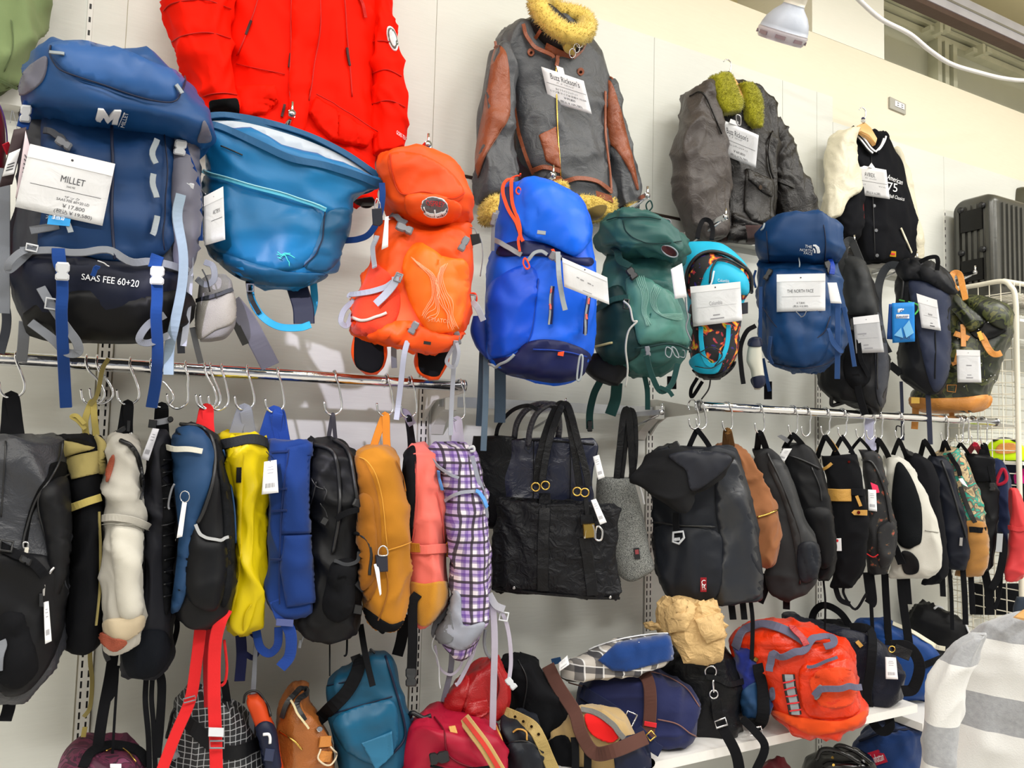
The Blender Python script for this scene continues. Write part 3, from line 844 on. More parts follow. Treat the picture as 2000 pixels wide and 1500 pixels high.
cord(T, [(216, 240), (220, 330), (217, 420), (222, 505)], NAVYD, 'centre_zip', r=3, body=b, off=.034)
cord(T, [(318, 240), (320, 340), (316, 430), (315, 490)], NAVYD, 'side_seam', r=1.4, body=b, off=.022)
for (x, y) in ((298, 308), (299, 372), (296, 448)):
    strap(T, [(x, y-20), (x, y+20)], 11, SILV, 'reflective_tab', body=b, off=.036)
strap(T, [(137, 432), (143, 462)], 10, SILV, 'reflective_tab', body=b, off=.036)
# side pocket with mesh to the right
patch(T, b, [(336, 250), (380, 270), (388, 360), (392, 430), (378, 520), (340, 520)], GREYN, 'side_pocket', off=.006, bulge=.02, wr=.005)
# lid
lid = Body(T, [(100, 92, 300, 122), (70, 112, 362, 162), (42, 156, 386, 210), (36, 192, 404, 250), (54, 220, 412, 276), (98, 246, 390, 292)], -.505, .145, NAVYL, db=.17, name='lid', e=.8, k=6, kt=2.3, fold=(.006, 7), wr=(.008, 7, .9), seed=3)
patch(T, lid, [(98, 92), (160, 84), (240, 100), (320, 132), (358, 152), (352, 176), (336, 198), (280, 192), (210, 170), (150, 152), (118, 130)], mat('pale navy nylon', (40, 86, 146), 'nylon', rough=.42), 'lid_pocket', off=.006, bulge=.012, parent=lid.o, wr=.004)
cord(T, [(104, 95), (102, 112), (118, 138), (150, 154), (215, 175), (285, 197), (336, 203), (352, 182), (360, 152)], NAVYD, 'lid_zip', r=1.6, body=lid, off=.009, parent=lid.o)
strap(T, [(106, 110), (128, 114)], 6, SILV, 'zip_garage', body=lid, off=.016, parent=lid.o)
strap(T, [(338, 171), (352, 190)], 8, SILV, 'zip_garage', body=lid, off=.016, parent=lid.o)
patch(T, lid, [(70, 122), (92, 112), (90, 142), (78, 165), (48, 186), (36, 178), (44, 148)], GREYN, 'lid_side_panel', off=.004, parent=lid.o)
patch(T, lid, [(398, 236), (410, 262), (408, 276), (386, 276), (392, 254)], GREYN, 'lid_side_panel', off=.004, parent=lid.o)
patch(T, lid, [(192, 211), (202, 212), (212, 226), (223, 214), (236, 214), (229, 241), (218, 240), (222, 227), (210, 239), (200, 226), (196, 236), (186, 233)], WHITEP, 'brand_emblem', off=.006, sm=False, skirt=.001, parent=lid.o)
cord(T, [(242, 217), (231, 244)], WHITEP, 'emblem_line', r=.6, body=lid, off=.006, parent=lid.o)
lettering(T, 'MILLET', [(235, 246), (243, 218), (251, 219), (243, 248)], WHITEP, lid, bold=.02, parent=lid.o)
# side compression straps, buckles
for x, y0 in ((121, 512), (306, 520)):
    strap(T, [(x, y0-14), (x, y0+14)], 24, BLUEW, 'lower_strap', body=b, off=.036)
    strap(T, [(x, y0+16, -.602), (x+1, y0+60, -.605), (x-1, y0+100, -.60), (x+2, 680, -.56), (x-1 if x > 200 else x+5, 740, -.50), (x-10 if x > 200 else x+8, 795, -.45)], 21, BLUEW, 'webbing_tail')
    buckle(T, x+1, y0+18, 28, 36, 3, LGRYP, y=-.622)
strap(T, [(345, 392), (338, 440), (334, 500), (333, 560), (332, 620), (331, 680, -.53), (329, 732, -.53)], 19, mat('blue-striped grey webbing', (140, 158, 176), 'fabric'), 'side_webbing', body=b, off=.05)
strap(T, [(376, 400, -.50), (372, 480, -.52), (370, 560, -.52), (364, 630, -.52), (358, 676, -.52)], 12, WEBLG, 'side_webbing')
strap(T, [(120, 448), (96, 452), (66, 455)], 16, WEBGRY, 'compression_strap', body=b, off=.022)
strap(T, [(64, 484, -.57), (38, 494, -.58), (18, 514, -.58), (18, 528, -.57), (40, 510, -.56), (62, 488, -.56)], 13, WEBGRY, 'strap_loop')
slider(T, 62, 484, 22, 12, 12, LGRYP, y=-.58)
strap(T, [(80, 562, -.575), (100, 596, -.585), (130, 640, -.58), (150, 668, -.57), (152, 688, -.56), (130, 688, -.55), (100, 660, -.55), (60, 630, -.54)], 17, WEBGRY, 'strap_loop')
slider(T, 104, 594, 30, 20, 10, LGRYP, y=-.59)
strap(T, [(322, 615, -.58), (290, 634, -.585), (272, 662, -.58), (290, 670, -.57), (330, 655, -.56)], 14, WEBGRY, 'strap_loop')
strap(T, [(48, 628, -.5), (46, 660, -.48), (42, 705, -.42)], 19, WEBGRY, 'webbing_tail')
strap(T, [(352, 650, -.46), (354, 690, -.45)], 14, CHAR, 'webbing_tail')
strap(T, [(376, 640, -.45), (384, 676, -.42), (392, 708, -.36)], 11, WEBGRY, 'webbing_tail')
buckle(T, 352, 288, 24, 30, 10, LGRYP, y=-.56)
buckle(T, 50, 222, 22, 34, 6, LGRYP, y=-.56)
strap(T, [(58, 200, -.55), (44, 250, -.55)], 20, BLUEW, 'lid_strap')
strap(T, [(356, 268, -.55), (366, 300, -.55), (386, 360, -.53), (392, 470, -.5)], 9, BLUEW, 'lid_strap')
buckle(T, 366, 362, 12, 26, -78, LGRYP, y=-.555)
buckle(T, 360, 398, 12, 24, 20, LGRYP, y=-.555)
strap(T, [(100, 268), (120, 280), (136, 292)], 14, CHAR, 'front_clip_strap', body=b, off=.03)
buckle(T, 124, 280, 16, 34, -58, GRYP, body=b, off=.046)
cord(T, [(188, 508), (200, 512), (210, 515)], STEEL, 'zip_pull', r=1.6, body=b, off=.045)
strap(T, [(188, 514), (184, 526), (181, 542)], 9, BLUEW, 'zip_tab', body=b, off=.045)
lettering(T, 'SAAS FEE 60+20', [(160, 534), (272, 548), (270, 562), (159, 546)], WHITEP, b, off=.034)
# hip belt pocket and belt tail
hp = Body(T, [(528, 402, 440), (545, 388, 452), (590, 384, 458), (630, 382, 460), (660, 388, 440), (668, 390, 412)], -.45, .035, MESHG, name='hip_belt_pocket', seed=4, e=.6)
strap(T, [(384, 588), (420, 578), (452, 566)], 8, CHAR, 'pocket_zip', body=hp, off=.004, parent=hp.o)
patch(T, hp, [(384, 596), (420, 586), (456, 574), (458, 625), (420, 645), (386, 660)], mat('fine silver mesh', (158, 154, 148), 'nylon', rough=.35, scale=700, bump=1), 'mesh_front', off=.004, bulge=.006, parent=hp.o)
strap(T, [(400, 512, -.52), (416, 520, -.53), (418, 545, -.53), (402, 556, -.52), (385, 545, -.5)], 12, WEBGRY, 'belt_loop')
cord(T, [(395, 526, -.53), (404, 545, -.53), (410, 570, -.52)], BLKP, 'pull_cord', r=1.5)
strap(T, [(452, 590, -.44), (480, 625, -.42), (505, 670, -.40), (528, 715, -.36)], 36, GREYN, 'hip_belt')
strap(T, [(455, 620, -.42), (468, 648, -.41), (480, 672, -.40)], 14, BLKP, 'belt_edge')
card(T, [(59, 281), (225, 320), (200, 441), (29, 404)], body=b, off=.06, lines=[(.36, .46, .42, .70, 'MILLET', .01), (.50, .53, .50, .6, 'SAAS FEE'), (.58, .587, .1, .92, '-'), (.66, .70, .5, .68, 'ザック'), (.71, .75, .42, .8, 'SAAS FEE 60+20 LD'), (.79, .86, .5, .76, '￥17,800', .01), (.88, .96, .42, .86, '(税込￥19,580)', .01)])
plate(T, [(95, 420), (138, 428), (136, 442), (92, 438)], mat('sky blue sticker', (40, 150, 220), 'paper'), 'sticker', body=b, off=.048, th=.001)
lettering(T, '未使用品', [(99, 424), (134, 430), (132, 440), (97, 435)], WHITEP, b, lift=.028)
tg = card(T, [(27, 253), (52, 248), (24, 360), (-2, 366)], y=-.60, header=0, name='brand_tag', m=mat('dark brown tag', (52, 36, 40), 'paper'))
card(T, [(17, 300), (40, 290), (27, 340), (4, 345)], y=-.603, header=0, name='tag_label', lines=[(.5+.12*i, .55+.12*i, .2, .8, '-') for i in range(3)])
plate(T, [(27, 263), (34, 262), (31, 276), (24, 276)], REDP, 'red_logo_square', y=-.605, th=.001)
card(T, [(50, 255), (58, 285), (57, 381), (30, 387)], y=-.595, header=0, name='brand_tag', m=mat('pale pink tag', (226, 208, 214), 'paper'), lines=[(.3+.07*i, .32+.07*i, .3, .8, '-') for i in range(8)])
cord(T, [(34, 255, -.59), (30, 236, -.58), (24, 216, -.57), (20, 240, -.59)], GRYP, 'tag_loop', r=.7)

# ---- teal messenger bag
TEAL = mat('teal coated nylon', (20, 112, 168), 'nylon', rough=.42)
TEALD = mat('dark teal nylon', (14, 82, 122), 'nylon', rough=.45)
TEALR = mat('teal rim tape', (22, 84, 128), 'nylon', rough=.5)
CYAN = mat('light cyan zip tape', (96, 196, 228), 'nylon')
T = Thing('messenger_bag', 'teal messenger bag gaping open at the top, hanging beside the orange pack', 'bag')
b = Body(T, [(388, 246, 744, 360), (396, 286, 712, 376), (402, 330, 688, 396), (404, 400, 681, 440), (404, 465, 670, 490), (422, 508, 650, 527), (474, 545, 606, 556), (520, 556, 580, 560)], -.385, .085, TEAL, db=.05, e=.7, k=4, kt=8, fold=(.006, 8), wr=(.007, 8, .8), seed=5, dm=.02)
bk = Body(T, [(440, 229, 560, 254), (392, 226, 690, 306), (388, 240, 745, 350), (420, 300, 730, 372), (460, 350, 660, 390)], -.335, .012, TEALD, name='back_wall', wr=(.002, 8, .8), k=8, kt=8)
patch(T, bk, [(400, 240), (470, 239), (560, 262), (640, 292), (700, 324), (735, 350), (660, 342), (560, 318), (470, 288), (410, 262)], mat('pale grey lining', (196, 204, 214), 'nylon', rough=.4), 'lining', off=.004, parent=bk.o)
strap(T, [(386, 233), (430, 228), (500, 236), (590, 264), (670, 300), (746, 352)], 13, TEALR, 'back_rim', body=bk, off=.008, parent=bk.o)
strap(T, [(386, 238), (440, 254), (500, 280), (570, 312), (640, 326), (700, 345), (746, 360)], 15, TEALR, 'front_rim', body=b, off=.006)
patch(T, b, [(398, 345), (470, 368), (560, 393), (634, 416), (616, 500), (560, 528), (470, 505), (402, 470)], mat('teal pocket cloth', (18, 106, 160), 'nylon', rough=.4), 'front_pocket', off=.004, bulge=.014)
strap(T, [(398, 338), (470, 360), (560, 386), (636, 410)], 9, CYAN, 'zip', body=b, off=.014)
cord(T, [(398, 336), (470, 357), (560, 383), (634, 407)], mat('pale cyan coil', (170, 226, 240), 'nylon'), 'zip_coil', r=1.2, body=b, off=.018)
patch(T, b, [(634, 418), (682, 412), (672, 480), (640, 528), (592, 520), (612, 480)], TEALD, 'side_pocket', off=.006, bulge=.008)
cord(T, [(590, 522), (610, 505), (626, 470), (634, 415)], NAVYD, 'pocket_seam', r=1.4, body=b, off=.014)
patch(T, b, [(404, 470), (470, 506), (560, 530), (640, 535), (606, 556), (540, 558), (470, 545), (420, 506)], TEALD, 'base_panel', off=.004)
cord(T, [(432, 286), (455, 296), (474, 304)], BLKP, 'inner_pocket_zip', r=1.5, body=b, off=.004)
LOGO = mat('aqua embroidery', (70, 200, 190), 'fabric')
for pts in ([(545, 497), (552, 504), (560, 503), (572, 506)], [(548, 510), (556, 507), (562, 512), (560, 518)], [(543, 503), (550, 506), (556, 501), (566, 500)], [(552, 512), (545, 509)]):
    cord(T, pts, LOGO, 'bird_emblem', r=.9, body=b, off=.02)
strap(T, [(746, 358, -.44), (747, 385, -.45), (740, 425, -.44), (722, 456, -.42), (700, 467, -.40), (672, 470, -.38)], 12, BLUEW, 'shoulder_strap')
strap(T, [(488, 552, -.37), (492, 585, -.38), (512, 618, -.40), (545, 638, -.40), (585, 640, -.40), (606, 634, -.39)], 14, mat('cyan strap pad', (40, 160, 214), 'nylon'), 'padded_strap')
strap(T, [(484, 550, -.378), (489, 580, -.388), (506, 612, -.408)], 9, BLKP, 'strap_edge')
strap(T, [(580, 560, -.36), (592, 600, -.365), (594, 632, -.37)], 40, NAVYD, 'wide_strap')
strap(T, [(612, 550, -.33), (614, 590, -.33), (605, 625, -.35)], 14, mat('cyan strap pad', (40, 160, 214), 'nylon'), 'padded_strap')
slider(T, 489, 562, 12, 14, 0, GRYP, y=-.40)
plate(T, [(726, 408), (746, 406), (748, 436), (742, 442), (728, 440)], mat('black security tag', (34, 36, 48), 'plastic'), 'security_tag', y=-.50, th=.012)
ring(T, [(736, 388), (742, 398), (742, 410), (734, 410), (732, 398)], 1, CHROME, 'tag_shackle', y=-.50)
swingtag(T, [(752, 424), (759, 422), (758, 482), (745, 488)], y=-.505, code=False)
card(T, [(398, 384), (436, 364), (440, 468), (399, 480)], y=-.52, lines=[(.36, .44, .45, .8, "ARC'TERYX"), (.55, .56, .35, .9, '-')], header=.2)
cord(T, [(390, 352, -.50), (392, 368, -.51), (402, 380, -.52)], STEEL, 'zip_pull', r=1.4)

# ---- orange trekking pack
OR = mat('orange ripstop', (246, 84, 16), 'nylon', rough=.5, var=.1)
ORL = mat('light orange panel', (255, 112, 24), 'nylon', rough=.42, var=.1)
ORD = mat('red-orange mesh', (240, 66, 36), 'fabric', var=.1, scale=600, bump=.6)
T = Thing('trekking_backpack', 'orange trekking backpack with oval grey bird badge and black-lined hip belt', 'backpack')
b = Body(T, [(425, 742, 912), (470, 736, 924), (513, 731, 924), (563, 706, 920), (600, 689, 918), (640, 686, 912), (662, 718, 900), (678, 768, 882), (687, 812, 856)], -.41, .115, OR, db=.08, fold=(.006, 9), seed=6, e=.75, name='main_compartment')
for rows, s in (([(648, 694, 746), (690, 684, 757), (715, 691, 752), (734, 712, 738)], 7), ([(680, 815, 882), (705, 810, 878), (725, 816, 867), (742, 838, 856)], 8)):
    h = Body(T, rows, -.34, .03, OR, name='hip_belt_wing', seed=s, e=.6)
    c = [(r[0], (r[1]+r[2])/2, (r[2]-r[1])/2) for r in rows]
    pl = [(m-w*.78, y) for y, m, w in c[:-1]]+[(c[-1][1]-8, c[-1][0]-8), (c[-1][1]+8, c[-1][0]-8)]+[(m+w*.78, y) for y, m, w in reversed(c[:-1])]
    patch(T, h, pl, BLKF, 'belt_lining', off=.004, parent=h.o)
patch(T, b, [(790, 500), (820, 476), (860, 500), (906, 512), (912, 560), (898, 632), (872, 650), (836, 646), (805, 600), (788, 545)], ORL, 'front_pocket', off=.010, bulge=.02, wr=.006)
patch(T, b, [(732, 515), (776, 560), (778, 612), (750, 648), (694, 652), (690, 604), (710, 560)], ORD, 'mesh_pocket', off=.006, bulge=.012, wr=.004)
patch(T, b, [(720, 652), (790, 628), (870, 655), (906, 648), (895, 668), (850, 686), (790, 676), (740, 664)], OR, 'base_panel', off=.012, bulge=.008)
for k, arc in enumerate(([(808, 512), (832, 540), (842, 575), (836, 605), (826, 622)], [(870, 520), (860, 548), (866, 580), (880, 605), (886, 640)])):
    for j in range(6):
        cord(T, [(x+j*2.6*(1 if k == 0 else -1), y+j*1.5) for x, y in arc], mat('pale orange print', (255, 168, 128), 'paper'), 'printed_curve', r=.55, body=b, off=.032)
lettering(T, 'STRATOS', [(836, 620), (877, 624), (876, 632), (836, 628)], mat('pale orange print', (255, 168, 128), 'paper'), b, off=.034)
lid = Body(T, [(298, 772, 830), (312, 742, 866), (336, 734, 898), (368, 742, 921), (400, 752, 927), (770, 424, 922, 424), (806, 446, 900, 444)], -.43, .125, OR, db=.09, name='lid', fold=(.006, 8), k=3.2, seed=9)
patch(T, lid, [(764, 300), (820, 302), (872, 330), (905, 372), (890, 396), (840, 388), (790, 384), (770, 360), (760, 330)], mat('checked orange ripstop', (250, 76, 14), 'nylon', rough=.5, scale=400), 'lid_panel', off=.004, parent=lid.o)
patch(T, lid, [(792, 384), (820, 378), (870, 384), (900, 402), (890, 428), (850, 440), (800, 420)], OR, 'lid_pocket', off=.006, bulge=.008, parent=lid.o)
cord(T, [(762, 302), (768, 340), (778, 372), (794, 382), (830, 376), (880, 388), (906, 378)], mat('dark orange seam', (200, 52, 8), 'fabric'), 'lid_seam', r=1.1, body=lid, off=.006, parent=lid.o)
bd = patch(T, lid, circ(848, 403, 25, 16, 19, .15), WHITEP, 'oval_badge', off=.014, skirt=.004, parent=lid.o)
patch(T, lid, circ(848, 403, 23, 16, 17, .15), mat('badge grey', (92, 88, 94), 'plastic'), 'badge_face', off=.0165, skirt=.001, parent=lid.o)
lettering(T, 'OSPREY', [(831, 391), (870, 394), (866, 404), (834, 401)], REDP, lid, off=.019, bold=.01, parent=lid.o)
for s in (-1, 1):
    patch(T, lid, [(848, 413), (848+s*6, 412), (848+s*14, 409), (848+s*20, 403), (848+s*17, 411), (848+s*10, 415), (848+s*3, 418)], WHITEP, 'badge_bird', off=.019, skirt=.001, sm=False, parent=lid.o)
    for j in range(5): cord(T, [(848+s*(7+j*2.6), 413-j*1), (848+s*(8+j*3), 418-j*1.4)], WHITEP, 'badge_feather', r=.5, body=lid, off=.019, parent=lid.o)
cord(T, [(848, 406), (848, 420)], WHITEP, 'badge_bird', r=1.6, body=lid, off=.019, parent=lid.o)
strap(T, [(764, 424), (778, 436), (792, 446)], 12, WEBGRY, 'lid_strap', body=b, off=.02)
buckle(T, 790, 446, 15, 34, -68, GRYP, body=b, off=.03)
buckle(T, 906, 476, 14, 30, 28, GRYP, body=b, off=.03)
plate(T, [(918, 458), (936, 456), (940, 474), (922, 480)], BLKP, 'security_tag', y=-.50, th=.012)
cord(T, [(918, 444, -.49), (928, 448, -.5), (932, 458, -.5), (940, 470, -.5), (943, 500, -.5), (938, 540, -.48)], GRYP, 'hanging_tag_wire', r=1)
strap(T, [(744, 470), (740, 500), (743, 536)], 10, WEBLG, 'side_webbing', body=b, off=.03)
strap(T, [(782, 540), (765, 556), (735, 568), (700, 582), (692, 590)], 11, WEBLG, 'compression_strap', body=b, off=.024)
strap(T, [(776, 548), (764, 570), (738, 598)], 15, WEBLG, 'strap_tail', body=b, off=.032)
slider(T, 778, 542, 12, 16, 20, GRYP, body=b, off=.034)
strap(T, [(692, 586, -.46), (672, 606, -.46), (666, 628, -.46), (678, 636, -.45), (688, 612, -.45)], 11, WEBLG, 'strap_loop')
cord(T, [(692, 620), (715, 626), (740, 622), (757, 614)], mat('silver shock cord', (206, 190, 180), 'fabric'), 'elastic_cord', r=3, body=b, off=.02)
for (x, y, a) in ((808, 640, 30), (892, 660, -10)): buckle(T, x, y, 14, 26, a, GRYP, body=b, off=.03)
strap(T, [(802, 648, -.53), (790, 690, -.52), (784, 740, -.48), (778, 790, -.44), (774, 820, -.44)], 11, WEBLG, 'webbing_tail')
strap(T, [(890, 665, -.50), (886, 720, -.46), (882, 790, -.43), (880, 850, -.42)], 9, WEBLG, 'webbing_tail')
strap(T, [(892, 670, -.50), (896, 690, -.50), (890, 714, -.49), (880, 716, -.48), (872, 704, -.48), (886, 676, -.49)], 7, WEBLG, 'strap_loop')
strap(T, [(922, 590, -.47), (932, 600, -.48), (944, 626, -.47)], 12, WEBLG, 'compression_tail')
ring(T, [(916, 576), (928, 574), (930, 588), (918, 592)], 2.2, ORD, 'pocket_loop', y=-.46)
slider(T, 921, 583, 14, 14, 10, GRYP, y=-.465)
strap(T, [(770, 662, -.40), (769, 690, -.38), (770, 718, -.36)], 11, WEBGRY, 'webbing_tail')
plate(T, [(828, 666), (842, 668), (841, 674), (827, 672)], BLKP, 'small_label', body=b, off=.03, th=.002)
cord(T, [(720, 530, -.40), (706, 545, -.40), (708, 556, -.40)], BLKP, 'side_cord', r=1.2)

# ---- bright blue backpack
BLU = mat('bright cobalt nylon', (0, 92, 226), 'nylon', rough=.45, var=.1)
BLUM = mat('royal blue nylon', (4, 52, 150), 'nylon', rough=.5)
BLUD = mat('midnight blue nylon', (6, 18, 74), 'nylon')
NEON = mat('neon orange cord', (255, 82, 40), 'fabric')
T = Thing('hiking_backpack', 'bright cobalt blue hiking backpack with neon orange zip pulls', 'backpack')
wg = Body(T, [(608, 924, 958), (640, 917, 962), (670, 926, 962), (702, 950, 966)], -.38, .03, BLUM, name='hip_belt_wing', seed=10)
b = Body(T, [(352, 1012, 1058), (362, 989, 1092), (380, 980, 1118), (400, 976, 1138), (440, 973, 1150), (490, 964, 1154), (547, 953, 1166), (610, 949, 1167), (680, 951, 1156), (702, 955, 1150), (722, 972, 1142), (738, 1035, 1130), (747, 1082, 1104)], -.43, .13, BLU, db=.09, e=.7, fold=(.005, 8), seed=11, nv=56, name='main_compartment')
patch(T, b, [(1020, 674), (1053, 664), (1103, 668), (1150, 690), (1146, 718), (1128, 738), (1085, 746), (1040, 740), (985, 728), (956, 704), (985, 698), (1008, 690)], BLUD, 'base_panel', off=.005, bulge=.004)
patch(T, b, [(1048, 352), (1100, 372), (1138, 405), (1148, 445), (1142, 480), (1120, 500), (1075, 480), (1030, 462), (1012, 440), (1004, 400), (1018, 360)], mat('hood cobalt nylon', (0, 100, 236), 'nylon', rough=.42), 'hood', off=.014, bulge=.02, wr=.006)
patch(T, b, [(1025, 470), (1080, 482), (1120, 502), (1155, 505), (1150, 520), (1085, 505), (1040, 500), (975, 500), (980, 480)], BLUD, 'painted_hood_shade', off=.004)  # dark blue band paints in the shade under the hood
cord(T, [(1052, 545), (1046, 590), (1040, 640), (1030, 672)], BLUM, 'panel_seam', r=1.4, body=b, off=.004)
patch(T, b, [(956, 560), (1000, 526), (1035, 520), (1050, 546), (1042, 640), (1026, 672), (985, 695), (956, 690), (952, 620)], mat('side cobalt nylon', (2, 74, 206), 'nylon', rough=.4), 'side_pocket', off=.005, bulge=.006)
strap(T, [(1078, 560), (1076, 600), (1074, 634)], 9, BLUD, 'zip_slot', body=b, off=.012)
strap(T, [(1076, 560), (1074, 600), (1072, 636)], 4, SILV, 'zip', body=b, off=.016)
strap(T, [(1146, 580), (1143, 615), (1138, 650)], 9, BLUD, 'zip_slot', body=b, off=.012)
strap(T, [(1144, 580), (1141, 615), (1137, 652)], 4, SILV, 'zip', body=b, off=.016)
for (x, y) in ((1075, 570), (1074, 602), (1144, 590), (1142, 622)): strap(T, [(x, y-5), (x, y+5)], 4, mat('coral tab', (230, 110, 100), 'fabric'), 'zip_mark', body=b, off=.019)
for pts in ([(1002, 354), (988, 366), (986, 385), (996, 415), (1012, 445), (1022, 475)], [(1002, 352), (1001, 375), (1004, 405), (1013, 435), (1018, 465)]):
    strap(T, pts, 7, NEON, 'zip_line', body=b, off=.016)
strap(T, [(993, 370), (996, 395), (1006, 425), (1016, 455)], 11, BLUD, 'zip_opening', body=b, off=.010)
cord(T, [(1000, 352), (1012, 348), (1020, 352)], NEON, 'pull_loop', r=1.8, body=b, off=.02)
ring(T, [(1012, 366), (1018, 372), (1014, 380), (1008, 374)], 1.6, NEON, 'pull_loop', body=b, off=.024)
strap(T, [(1018, 466), (1017, 480), (1019, 496)], 5, NEON, 'pull_cord', body=b, off=.024)
ring(T, [(1025, 504), (1031, 512), (1034, 522), (1028, 525), (1022, 514)], 1.8, NEON, 'pull_loop', body=b, off=.026)
strap(T, [(968, 470), (990, 484), (1020, 500)], 10, SILV, 'side_strap', body=b, off=.012)
strap(T, [(1030, 512), (1040, 500), (1056, 495), (1068, 502)], 7, SILV, 'top_strap', body=b, off=.02)
buckle(T, 1084, 502, 18, 22, -60, GRYP, body=b, off=.03)
strap(T, [(1088, 500), (1092, 540, -.575), (1098, 580, -.575), (1104, 606, -.575)], 10, SILV, 'strap_tail', body=b, off=.03)
plate(T, [(1076, 487), (1082, 486), (1086, 494), (1080, 496)], NEON, 'buckle_tab', body=b, off=.03, th=.003)
strap(T, [(1050, 464), (1066, 466)], 8, SILV, 'reflective_logo', body=b, off=.042)
cord(T, [(958, 708), (975, 712), (995, 702), (1006, 694)], SILV, 'elastic_cord', r=2.8, body=b, off=.02)
plate(T, [(1090, 688), (1102, 686), (1100, 696), (1089, 694)], NEON, 'zip_tab', body=b, off=.02, th=.003)
cord(T, [(1040, 682), (1100, 686), (1140, 696)], BLUM, 'base_zip', r=1.6, body=b, off=.012)
ring(T, [(1132, 698), (1138, 698), (1134, 738), (1127, 740)], 2.2, SILV, 'base_loop', y=-.53)
buckle(T, 964, 428, 10, 26, 14, GRYP, y=-.50)
strap(T, [(972, 412, -.48), (964, 440, -.49), (962, 490, -.48)], 7, WEBGRY, 'side_strap')
strap(T, [(946, 660, -.36), (942, 760, -.36), (938, 832, -.33)], 18, mat('slate webbing', (62, 78, 96), 'fabric'), 'webbing_tail')
strap(T, [(950, 665, -.37), (948, 790, -.38), (944, 880, -.35)], 12, mat('pale slate webbing', (96, 116, 136), 'fabric'), 'webbing_tail')
strap(T, [(977, 700, -.36), (977, 780, -.34), (976, 825, -.32)], 22, mat('slate webbing', (62, 78, 96), 'fabric'), 'shoulder_strap')
card(T, [(1098, 503), (1186, 542), (1190, 595), (1102, 560)], y=-.60, lines=[(.46, .49, .30, .36, '-'), (.48, .52, .38, .46, '-'), (.5, .54, .54, .62, '-'), (.52, .55, .64, .67, '-'), (.85, .87, .42, .62, '-')], header=.16, ink=INKL)

# ---- dark green trekking pack
GR = mat('bottle green nylon', (42, 88, 84), 'nylon', rough=.48, var=.12)
GRD = mat('deep green nylon', (18, 48, 48), 'nylon')
GRL = mat('sea green panel', (76, 128, 118), 'nylon', rough=.42)
GRW = mat('green webbing', (22, 62, 60), 'fabric')
T = Thing('trekking_backpack', 'bottle green trekking backpack with swirl-printed pocket and drooping lid', 'backpack')
hb = Body(T, [(690, 1150, 1245), (715, 1138, 1240), (740, 1158, 1218), (754, 1190, 1208)], -.33, .05, BLK, name='hip_belt', seed=12)
b = Body(T, [(485, 1182, 1322), (520, 1176, 1308), (560, 1175, 1320), (600, 1170, 1336), (640, 1163, 1345), (665, 1160, 1347), (690, 1165, 1337), (710, 1190, 1322), (727, 1232, 1290)], -.38, .115, GR, db=.08, fold=(.007, 8), seed=13, name='main_compartment')
patch(T, b, [(1225, 545), (1262, 545), (1290, 560), (1320, 585), (1338, 640), (1340, 672), (1290, 668), (1250, 672), (1240, 640), (1228, 600)], GRL, 'front_pocket', off=.008, bulge=.014, wr=.004)
patch(T, b, [(1172, 580), (1215, 560), (1240, 640), (1250, 690), (1200, 715), (1165, 690), (1162, 640)], GRD, 'side_pocket', off=.004, bulge=.006)
for j in range(5):
    cord(T, [(1276+j*4, 560+j*2), (1270+j*3, 590), (1280+j*2, 612), (1300+j, 622-j*2), (1325, 628-j*3)], mat('mint print', (130, 172, 160), 'paper'), 'printed_curve', r=.6, body=b, off=.024)
    cord(T, [(1240+j*4, 548), (1250+j*3, 580), (1250+j*2, 615), (1262+j*2, 640)], mat('mint print', (130, 172, 160), 'paper'), 'printed_curve', r=.6, body=b, off=.024)
lid = Body(T, [(408, 1222, 1262), (424, 1189, 1294), (448, 1173, 1318), (470, 1165, 1338), (488, 1170, 1343), (1200, 500, 1336, 506), (1250, 512, 1312, 519)], -.40, .13, GR, db=.09, name='lid', fold=(.009, 9), k=3, seed=14)
cord(T, [(1186, 432), (1210, 426), (1260, 424), (1290, 430)], GRD, 'lid_zip', r=1.2, body=lid, off=.005, parent=lid.o)
cord(T, [(1216, 430), (1222, 452), (1245, 470), (1280, 476), (1330, 472)], GRD, 'lid_seam', r=1.2, body=lid, off=.004, parent=lid.o)
pk = patch(T, lid, circ(1306, 490, 16, 10, 8, .5), mat('dark red lining', (70, 30, 34), 'fabric'), 'lid_pocket_mouth', off=.006, parent=lid.o)
ring(T, circ(1308, 491, 17, 10, 9, .5), 1.4, SILV, 'pocket_piping', body=lid, off=.01, parent=lid.o)
ring(T, [(1304, 428), (1310, 432), (1308, 438), (1302, 434)], 1.3, GRYP, 'lid_loop', y=-.46)
strap(T, [(1196, 484), (1212, 508), (1228, 530)], 15, GRW, 'lid_strap', body=b, off=.03)
buckle(T, 1234, 534, 16, 24, -35, BLKP, body=b, off=.036)
strap(T, [(1225, 585), (1195, 592), (1172, 606)], 12, GRW, 'compression_strap', body=b, off=.02)
slider(T, 1223, 594, 9, 18, 5, BLKP, body=b, off=.024)
cord(T, [(1218, 588, -.52), (1230, 600, -.53), (1236, 626, -.53), (1244, 628, -.53), (1228, 646, -.53), (1222, 680, -.52), (1226, 720, -.50), (1222, 756, -.48)], mat('pale grey cord', (190, 190, 184), 'fabric'), 'hanging_cord', r=2)
cord(T, [(1160, 676), (1180, 675), (1198, 671)], mat('beige cord', (190, 180, 130), 'fabric'), 'elastic_cord', r=2.2, body=b, off=.012)
cord(T, [(1240, 682), (1290, 672), (1330, 676), (1346, 690)], GRD, 'base_zip', r=2, body=b, off=.018)
for pts in ([(1302, 678), (1300, 692), (1308, 698), (1312, 684)], [(1312, 678), (1318, 694), (1326, 698), (1320, 682)], [(1330, 684), (1326, 694), (1336, 698), (1337, 686)]): ring(T, pts, 1.2, SILV, 'zip_pull', body=b, off=.026)
